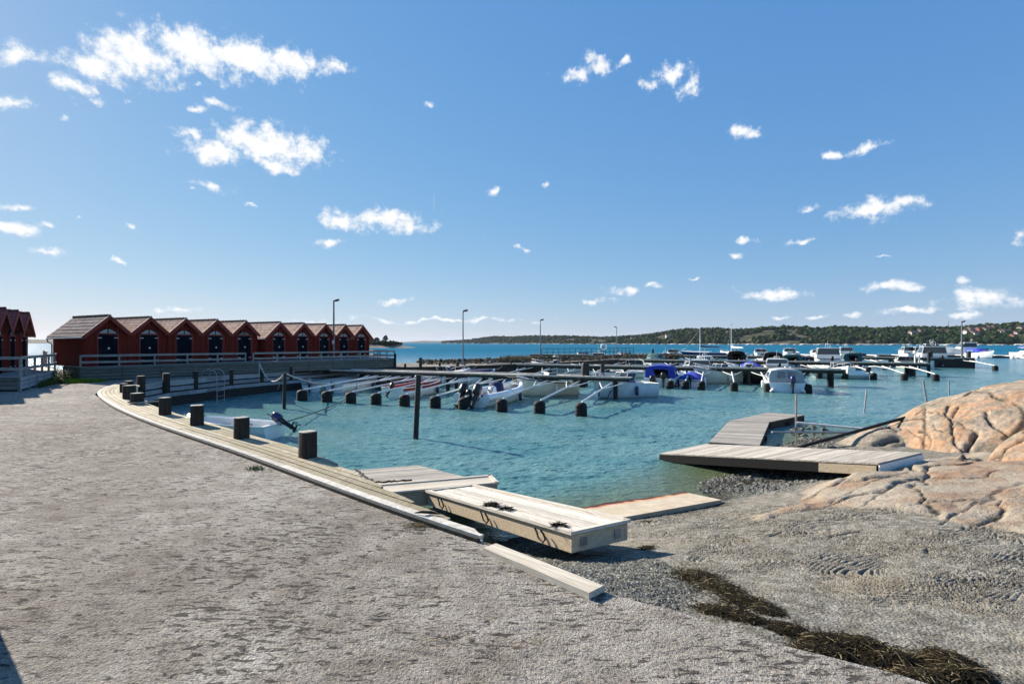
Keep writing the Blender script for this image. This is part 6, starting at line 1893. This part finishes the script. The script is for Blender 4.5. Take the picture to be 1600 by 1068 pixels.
# --- second pier, near side
p = W(1030, 605); boat('canopy', (p.x, p.y), (inB[0] + .05, inB[1]), 5.4, 2.2, 'motor boat under a bright blue full canopy with black outboard', hull='white', cover='cloth_blue', fb=.52, sx=.86, cat='canopy boat')
p = W(1079, 604.5); boat('covered', (p.x, p.y), inB, 4.2, 1.7, 'small boat under a domed blue cover, right of the bright blue canopy boat', hull='trim_white', cover='cloth_blue', fb=.42, sx=1.2, cat='covered boat')
p = W(1163, 597.5); boat('cuddy', (p.x, p.y + .4), (-.95, -.25), 4.6, 1.8, 'white-bowed boat with grey side pointing left beneath the second pier', hull='sage', fb=.7, rail='pile')
p = W(1206, 599); boat('cuddy', (p.x, p.y + .4), (-.9, .43), 3.4, 1.9, 'black-hulled boat under the second pier beside the silver cruiser', hull='boat_black', fb=.72, ins='inside')
p = W(1230, 613.5)
t = boat('canopy', (p.x, p.y), (inB[0] - .02, inB[1]), 5.8, 2.15, 'silver-white cruiser with grey tent canopy and navy outboard, near end of second pier', hull='paleblue', cover='cloth_grey', fb=.52, cat='cabin cruiser', motor='navy', sx=.80)
m = MB()
for s in (-1, 1): m.tube([(-.25, s * .85, .25), (-.3, s * .9, .1), (.1, s * .9, .1)], .12, 8)
m.build('fender', M['trim_white'], t)
# --- between second and third pier
p = W(1106, 592); boat('cabin', (p.x - .4, p.y + 1), (.36, .93), 5.6, 2.1, 'white boat with wide glass wheelhouse behind the second pier', fb=.62, cat='cabin boat', sx=1.0)
p = W(975, 594); boat('cuddy', (p.x, p.y), (-.9, .4), 4.8, 1.8, 'cluttered open white boat behind the tip of the nearest pier', ins='seat', fb=.55)
p = W(1010, 591); boat('covered', (p.x, p.y), (-.8, .6), 4.4, 1.7, 'pale blue hulled boat just left of the blue canopy boat', hull='paleblue', cover='cloth_grey', fb=.5, cat='covered boat', sx=.5)
p = W(853, 584); boat('cuddy', (p.x, p.y), (-.98, .1), 5.0, 1.9, 'tan-hulled boat with white rail left of centre, behind the nearest pier', hull='tan', fb=.75)
p = W(905, 586.5); boat('cuddy', (p.x, p.y), (-.96, .2), 4.8, 1.9, 'grey-green hulled boat right of the tan one behind the nearest pier', hull='sage', fb=.7)
p = W(945, 581); boat('console', (p.x, p.y + 1), (-.9, .4), 5.0, 1.8, 'white centre-console boat behind the second pier, left of the blue canopy', hull='paleblue', fb=.6)
p = W(1222, 588); boat('cabin', (p.x + .5, p.y + 1.5), (.36, .93), 5.8, 2.2, 'white cabin boat with tan cockpit right behind the silver cruiser', fb=.65, deckm='cream', cat='cabin boat', sx=.9)
p = W(1191, 588); boat('covered', (p.x, p.y + 2), (.36, .93), 4.6, 1.9, 'boat under a sky-blue domed cover behind the second pier', cover='cloth_blue', fb=.6, cat='covered boat', sx=1.2)
p = W(1305, 587); boat('cuddy', (p.x, p.y), (-.36, -.93), 5.2, 2.0, 'white open boat full of fenders near the third pier, right of the silver cruiser', fb=.6, ins='seat')
p = W(1352, 591.5); boat('rib', (p.x, p.y), (-.93, .3), 4.4, 1.7, 'white inflatable-sided boat between the third pier booms', fb=.36, cat='inflatable boat')
# --- third pier and beyond
p = W(1151, 577); boat('canopy', (p.x, p.y), (.37, .93), 6, 2.2, 'white boat with dark pilot hood on the third pier below the white mast', cover='cloth_black', fb=.7, sx=1.25, cat='canopy boat')
p = W(1209, 578); boat('canopy', (p.x, p.y), (.37, .93), 5.5, 2.2, 'boat with black tall canopy on the third pier', cover='cloth_black', fb=.65, sx=1.2, cat='canopy boat', hull='boat_black')
p = W(1229, 577); boat('canopy', (p.x + .8, p.y), (.37, .93), 5.5, 2.3, 'boat with teal canopy on the third pier beside the black one', cover='cloth_green', fb=.65, sx=.9, cat='canopy boat')
p = W(1265, 578); boat('cuddy', (p.x, p.y), (.37, .93), 5.5, 2.1, 'boat with grey spray hood on the third pier, left of the tall white cruiser', fb=.7, deckm='cloth_grey')
p = W(1300, 577); boat('cabin', (p.x, p.y), (.37, .93), 7.5, 2.7, 'tall white cruiser with flybridge-high cabin on the far side of the third pier', fb=.95, cat='cabin cruiser', sx=1.7)
p = W(1471, 574); boat('cabin', (p.x, p.y), (.37, .93), 8.0, 2.9, 'big white cabin cruiser with its stern to us at the end of the fourth pier', fb=.95, cat='cabin cruiser', sx=1.9)
for (px, py, k, L_, lb, kw) in ((1430, 561, 'cabin', 7, 'white cabin cruiser behind the fourth pier, left of the dark one', dict(fb=.9, sx=1.6)), (1448, 561.5, 'cabin', 7, 'dark-hulled cabin boat between two white cruisers behind the fourth pier', dict(fb=.9, sx=1.5, hull='boat_black')),
                            (1464, 561, 'cabin', 7, 'white flybridge cruiser with aerials behind the big stern-on cruiser', dict(fb=1.0, sx=2.2)), (1328, 562, 'cabin', 6.5, 'small white cabin boat alone behind the fourth pier at mid right', dict(fb=.9, sx=1.5)),
                            (1541, 558, 'cabin', 8, 'white cruiser with dark flybridge at the farthest pontoon right of the end lamp', dict(fb=1.2, sx=2.2)),
                            (1240, 559.5, 'cuddy', 7, 'white motor boat with dark roof behind the fourth pier, right of the masts', dict(fb=1.0)), (1193, 560, 'cuddy', 7, 'white motor boat just right of the tall white mast', dict(fb=.95))):
    p = W(px, py); boat(k, (p.x, p.y), (.3, .95) if px != 1541 else (-.95, .3), L_, L_ * .36, lb, cat='cabin boat', **kw)
p = W(1132, 559.5); boat('sail', (p.x, p.y), (-.97, .2), 8.6, 2.5, 'sailing boat with dark blue hull and bare mast at the fourth pier', hull='navy', cover='cloth_navy', fb=.95, cat='sailing boat', sx=.72)
p = W(1166, 560.5); boat('sail', (p.x, p.y), (-.3, .95), 7.5, 2.4, 'white sailing boat with the tallest white mast, right of the blue one', cover='trim_white', fb=.9, cat='sailing boat', sx=.92)
p = W(1588, 559.5); boat('sail', (p.x, p.y), (-.35, -.93), 8, 2.5, 'sailing boat with blue cover at the right picture edge', cover='cloth_blue', fb=1.0, cat='sailing boat', sx=.84)
# --- ordinary boats filling the berths of the far piers
rr = random.Random(21)
kinds = ['cuddy', 'covered', 'console', 'cuddy', 'canopy', 'skiff', 'cabin']
hl = ['white', 'white', 'cream', 'paleblue', 'white', 'boat_black', 'navy', 'sage']; cv = ['cloth_blue', 'cloth_grey', 'cloth_black', 'cloth_navy', 'cloth_green', 'cloth_tan']
cn_ = {'white': 'white', 'cream': 'cream', 'paleblue': 'pale blue', 'boat_black': 'black', 'navy': 'navy', 'sage': 'grey-green', 'cloth_blue': 'blue', 'cloth_grey': 'grey', 'cloth_black': 'black', 'cloth_navy': 'navy', 'cloth_green': 'teal', 'cloth_tan': 'tan'}
kn = {'cuddy': 'motor boat with windshield', 'covered': 'boat under a {} cover', 'console': 'centre-console boat', 'canopy': 'boat with {} canopy', 'skiff': 'open skiff', 'cabin': 'small cabin boat'}
taken = [(o.location.x, o.location.y) for o in bpy.data.objects if o.get('category', '').endswith(('boat', 'cruiser')) and o.parent is None]
def fill(A, d, Wp, L, side, x0, x1, step, prob, words, s=1.0):
    n = Vector((d.y, -d.x, 0)) * (1 if side < 0 else -1); i = 0; x = x0
    while x < x1:
        i += 1; x += step * rr.uniform(.95, 1.05)
        if rr.random() > prob or x > x1: continue
        k = rr.choice(kinds); h = rr.choice(hl); c = rr.choice(cv); L_ = rr.uniform(4.3, 5.6) * s
        bow_in = rr.random() < .75
        q = A + d * x + n * (Wp / 2 + .5 + (L_ if bow_in else 0))
        mid = A + d * x + n * (Wp / 2 + .5 + L_ / 2)
        if any(hypot_(mid, t_) < 3.2 for t_ in taken): continue
        taken.append((mid.x, mid.y))
        hd = (-n.x, -n.y) if bow_in else (n.x, n.y)
        lab = f'{cn_[h]} {kn[k].format(cn_[c])}, {OR[min(i - 1, 19)]} berth, {words}'
        boat(k, (q.x, q.y), hd, L_, L_ * .38, lab, hull=h, cover=c, fb=.55 * s, cat={'cabin': 'cabin boat', 'covered': 'covered boat', 'canopy': 'canopy boat', 'skiff': 'open boat'}.get(k, 'motor boat'), group='boats berthed on the ' + words, ins=rr.choice(['inside', 'seat']), far=A.y > 60)
def hypot_(a, b): return sqrt((a.x - b[0]) ** 2 + (a.y - b[1]) ** 2)
fill(B_, dB, 1.6, LB, 1, 7, LB - 3, 2.7, .45, 'far side of the second pier')
fill(C_, dC, 1.8, LC, -1, 1, 21, 3.0, .95, 'near side of the third pier', 1.05)
fill(C_, dC, 1.8, LC, 1, 2, LC - 6, 3.0, .75, 'far side of the third pier', 1.15)
fill(D_, dD, 2.2, LD, -1, 3, LD - 8, 3.3, .85, 'near side of the fourth pier', 1.2)
fill(D_, dD, 2.2, LD, 1, 4, LD - 4, 3.6, .45, 'far side of the fourth pier', 1.3)
fill(E_, dE, 2.4, LE, -1, 2, LE - 6, 6.2, .5, 'near side of the farthest pontoon', 1.4)
# ------------------------------------------------------------------ far shores
def ridge(name, prof, base, depth, label_mat='hill', n=5, seed=1):
    """prof: (px, py) skyline; base: function px -> distance of the shore"""
    px = np.arange(prof[0][0], prof[-1][0] + 1, 6.0); sk = np.interp(px, [a for a, b in prof], [b for a, b in prof])
    rows = []; 
    m = 14
    Xs = []; Ys = []; Zs = []
    for j in range(m + 1):
        s = j / m
        d0 = np.array([base(a) for a in px]); Y = d0 * (1 + depth * s)
        ztop = CAM_Z + (535 - sk) / F * d0 * (1 + depth * .7)
        prof_s = sin(min(1, s / .7) * pi / 2) ** 1.1 if s < .7 else 1 - (s - .7) * .6
        Z = WATER - 1 + (ztop - WATER + 1) * prof_s
        Z = Z * (1) + (fbm(px * .03 + seed, np.full(px.shape, s * 4.), 4, seed) - .5) * (ztop - WATER) * .35 * (s < .65) * s
        Xs.append((px - 800) / F * Y); Ys.append(Y); Zs.append(Z)
    X, Y, Z = np.array(Xs), np.array(Ys), np.array(Zs)
    nx = len(px); idx = np.arange(nx * (m + 1)).reshape(m + 1, nx)
    Fq = np.stack([idx[:-1, :-1], idx[:-1, 1:], idx[1:, 1:], idx[1:, :-1]], -1).reshape(-1, 4)
    np_mesh(name, np.stack([X.ravel(), Y.ravel(), Z.ravel()], 1), Fq, M[label_mat], kind='structure')
    return X, Y, Z
def crowns(name, pts, r0, r1, mat, label, seed, squash=1.0):
    rr = np.random.default_rng(seed)
    # low icosahedron made rough per tree
    ph = (1 + sqrt(5)) / 2
    iv = np.array([(-1, ph, 0), (1, ph, 0), (-1, -ph, 0), (1, -ph, 0), (0, -1, ph), (0, 1, ph), (0, -1, -ph), (0, 1, -ph), (ph, 0, -1), (ph, 0, 1), (-ph, 0, -1), (-ph, 0, 1)]) / sqrt(1 + ph * ph)
    itf = np.array([(0, 11, 5), (0, 5, 1), (0, 1, 7), (0, 7, 10), (0, 10, 11), (1, 5, 9), (5, 11, 4), (11, 10, 2), (10, 7, 6), (7, 1, 8), (3, 9, 4), (3, 4, 2), (3, 2, 6), (3, 6, 8), (3, 8, 9), (4, 9, 5), (2, 4, 11), (6, 2, 10), (8, 6, 7), (9, 8, 1)])
    V = []; Fc = []
    n = len(pts)
    rad = r0 + (r1 - r0) * rr.random(n) ** 1.5
    jit = 1 + (rr.random((n, 12, 1)) - .5) * .8
    v = iv[None] * jit * rad[:, None, None]; v[:, :, 2] *= squash * (0.8 + .6 * rr.random((n, 1)))
    v = v + np.array(pts)[:, None, :] + np.array([0, 0, 1])[None, None] * (rad * .6)[:, None, None]
    f = itf[None] + (np.arange(n) * 12)[:, None, None]
    o = np_mesh(name, v.reshape(-1, 3), f.reshape(-1, 3), mat, smooth=False)
    return tag(o, label, 'forest', kind='stuff')
def base_r(px): return float(np.interp(px, [600, 720, 900, 1000, 1200, 1600, 2000], [2600, 1700, 1150, 950, 760, 640, 560]))
prof = [(690, 534.6), (720, 533.2), (745, 530.5), (770, 527.2), (800, 528), (830, 526.2), (860, 526.8), (900, 527.5), (940, 529.5), (980, 528), (1020, 525), (1040, 521.5), (1060, 518.8), (1100, 516), (1130, 516.8), (1160, 519), (1200, 515.5), (1240, 515), (1280, 517), (1310, 514.5), (1340, 516.5), (1380, 518), (1400, 515.5), (1440, 516), (1480, 517.2), (1520, 514.5), (1560, 512.5), (1600, 509.5), (1700, 508), (1800, 511)]
X, Y, Z = ridge('hills', prof, base_r, .28, seed=1)
rng = np.random.default_rng(4)
N = 17000
ui = rng.random(N) * (X.shape[1] - 2); vi = .6 + rng.random(N) ** .85 * 10.4
i0_, j0 = ui.astype(int), vi.astype(int); fu, fv = ui - i0_, vi - j0
def smp(A_): return (A_[j0, i0_] * (1 - fu) + A_[j0, i0_ + 1] * fu) * (1 - fv) + (A_[j0 + 1, i0_] * (1 - fu) + A_[j0 + 1, i0_ + 1] * fu) * fv
tx, ty, tz = smp(X), smp(Y), smp(Z)
dens_ = fbm(tx * .02, ty * .02, 4, 2)
clear = (dens_ < .40) & (vi < 8)
keep = (~clear) & (tz > WATER + .8)
pts = np.stack([tx, ty, tz], 1)[keep]
crowns('forest', pts, 1.7, 4.2, M['forest'], 'dark mixed forest covering the long hill across the water', 2, 1.0)
# far blue ridges
prof2 = [(560, 536), (600, 535), (640, 533.5), (662, 532), (690, 532.6), (702, 531.2), (730, 532.5), (760, 533), (800, 534)]
ridge('hills', prof2, lambda p: 5200.0, .2, seed=2)
prof3 = [(-300, 529), (-100, 528.5), (0, 530), (40, 529.5), (80, 530.5), (140, 532), (240, 534), (330, 535.5)]
X3, Y3, Z3 = ridge('hills', prof3, lambda p: 1900.0, .2, seed=3)
# pale shore rocks along the waterline of the hill
rr = random.Random(8); m = MB()
for i in range(420):
    px = rr.uniform(700, 1640); d = base_r(px) * rr.uniform(.996, 1.012); x = (px - 800) / F * d; s = rr.uniform(1.0, 3.5) * (1.3 if rr.random() < .2 else .8)
    m.sphere((x, d, WATER + .2), (s * 2.2, s, s * .42), 6)
m.build('shore_rocks', M['shore_stone'], None, 'pale bare rocks along the waterline of the far shore', 'rocks', kind='stuff')
# houses on the hillside
def house(px, py, w, h, mat, label, i):
    # find ground on the ridge grid for this column and height
    c = int((px - prof[0][0]) / 6.0); col = Z[:, c]; yy = Y[:, c]
    scr = 535 - (col - CAM_Z) / yy * F
    j = int(np.argmin(np.abs(scr[:11] - py))); x, y, z = X[j, c], Y[j, c], Z[j, c]
    t = empty('house', (x, y, z), 0, label, 'house', 'houses on the far hillside')
    m = MB(); m.box((0, 0, h / 2), (w, 7, h + 3)); m.build('wall', M[mat], t)
    m = MB(); a = [(-w / 2 - .4, -4, h + 1.5), (w / 2 + .4, -4, h + 1.5), (w / 2 + .4, 0, h + 4), (-w / 2 - .4, 0, h + 4)]; b = [(-w / 2 - .4, 4, h + 1.5), (w / 2 + .4, 4, h + 1.5)]
    m.add(a + b, [(0, 1, 2, 3), (3, 2, 5, 4), (0, 3, 4), (1, 5, 2)]); m.build('roof', M['house_roof'], t)
HS = [(1432, 523, 12, 4, 'house_white'), (1440, 523.5, 9, 4, 'house_white'), (1470, 521, 10, 3, 'house_white'), (1478, 521, 8, 3, 'house_white'), (1515, 524, 9, 5, 'house_white'), (1522, 525, 8, 5, 'house_white'),
      (1528, 525.5, 8, 5, 'house_white'), (1546, 519, 10, 4, 'house_white'), (1552, 518, 8, 4, 'house_white'), (1559, 518, 7, 4, 'house_red'), (1570, 525, 10, 4, 'house_white'), (1577, 524, 12, 4, 'house_white'),
      (1590, 524, 8, 4, 'house_white'), (1518, 518, 9, 3, 'house_white'), (1596, 518, 7, 4, 'house_white'), (1535, 521, 6, 4, 'house_red'), (1140, 523, 9, 3, 'house_white'), (1047, 528, 9, 4, 'house_white'), (990, 533, 10, 4, 'house_white'), (1585, 529, 6, 4, 'house_red')]
hl_ = ['long white house left of the hillside group, on a clearing', 'white house just right of the long one on the clearing', 'wide white house below the ridge above the end lamp', 'smaller white house beside the wide one below the ridge', 'white house at the left end of the lamp-side village row',
       'white house second in the lamp-side village row', 'white house third in the lamp-side village row', 'white house high on the slope near the ridge', 'small white house beside the high one', 'red house beside the high white pair', 'white house low down near the last mast',
       'long white house directly behind the last mast', 'white house right of the last mast, low on the slope', 'small white house above the lamp-side village row', 'white house high at the right picture edge', 'small red house between the village row and the upper pair',
       'lone white house among trees above the blue sailing boat', 'lone white house left of the sailing boats, halfway up', 'lone white house near the waterline left of centre hill', 'red house close to the shore at the right']
for i, h_ in enumerate(HS): house(*h_, hl_[i], i)
m = MB(); m.tube([(0, 0, -5), (0, 0, 16)], .5, 5); yy = 800; m.build('radio_mast', M['steel'], None, 'thin radio mast on the far ridge above the fourth pier', 'mast', loc=((1482 - 800) / F * yy, yy, CAM_Z + 19 / F * yy - 2))

# the low skerry beyond the last hut
rr = random.Random(12); 
xs = np.linspace(-125, -50, 110); ys = np.linspace(300, 345, 40); XX, YY = np.meshgrid(xs, ys)
sh = np.clip((XX + 128) / 20, 0, 1) * sstep(-55, -88, XX) ** .8 * np.sin(np.clip((YY - 300) / 45, 0, 1) * pi) ** .6
ZZ = WATER - .8 + sh * (2.2 + 3.6 * fbm(XX * .05, YY * .08, 4, 3)) 
idx = np.arange(XX.size).reshape(XX.shape); Fq = np.stack([idx[:-1, :-1], idx[:-1, 1:], idx[1:, 1:], idx[1:, :-1]], -1).reshape(-1, 4)
o = np_mesh('skerry', np.stack([XX.ravel(), YY.ravel(), ZZ.ravel()], 1), Fq, M['skerry'], kind='structure')
N = 700; px_ = rng.uniform(-118, -72, N); py_ = rng.uniform(308, 335, N)
zz = np.interp(px_, [-118, -90, -72], [1.8, 1.6, .6])
crowns('bushes', np.stack([px_, py_, zz], 1), .5, 1.5, M['forest'], 'dark bushes covering the low skerry beyond the last hut', 5)
def small_tree(x, y, z, h, r, label, seed):
    t = empty('tree', (x, y, z), 0, label, 'tree'); rr = random.Random(seed)
    m = MB(); m.tube([(0, 0, -1), (.1, 0, h * .5), (0, .1, h * .9)], [.22, .15, .05], 6)
    for k in range(6):
        a = rr.uniform(0, 6.3); m.tube([(0, 0, h * .45), (cos(a) * r * .7, sin(a) * r * .7, h * .8)], [.08, .03], 4)
    m.build('trunk', M['dark_wood'], t)
    m = MB()
    for i in range(420):
        a = rr.uniform(0, 6.3); u = r * rr.random() ** .5; z_ = h * (.45 + .55 * rr.random()); u *= 1 - .7 * abs(z_ / h - .65) / .4
        p = Vector((cos(a) * u, sin(a) * u, z_)); d = Vector((rr.gauss(0, 1), rr.gauss(0, 1), rr.gauss(0, 1))).normalized() * .35; e = d.cross(Vector((0, 0, 1))).normalized() * .25
        m.add([p - d, p + e, p + d, p - e], [(0, 1, 2, 3)])
    m.build('crown', M['forest'], t)
small_tree(-79, 320, 1.2, 5.2, 1.9, 'taller tree standing on the skerry beyond the last hut', 1)
small_tree(-84.5, 320, 1.5, 3.6, 2.0, 'smaller tree left of the taller one on the skerry', 2)
small_tree(-90, 320, 1.5, 2.6, 2.2, 'low spreading tree on the skerry nearest to the last hut', 3)
# ------------------------------------------------------------------ the air between here and the far hills
hm = bpy.data.materials.new('haze'); hm.use_nodes = True
ht = hm.node_tree; ht.nodes.clear()
pv = ht.nodes.new('ShaderNodeVolumePrincipled'); ho = ht.nodes.new('ShaderNodeOutputMaterial')
pv.inputs['Color'].default_value = (0.72, 0.84, 1.0, 1); pv.inputs['Density'].default_value = 0.00004
pv.inputs['Anisotropy'].default_value = 0.2
ht.links.new(pv.outputs[0], ho.inputs['Volume'])
m = MB(); m.box((0, 4400, 40), (19000, 9400, 96)); m.build('haze', hm, kind='stuff')
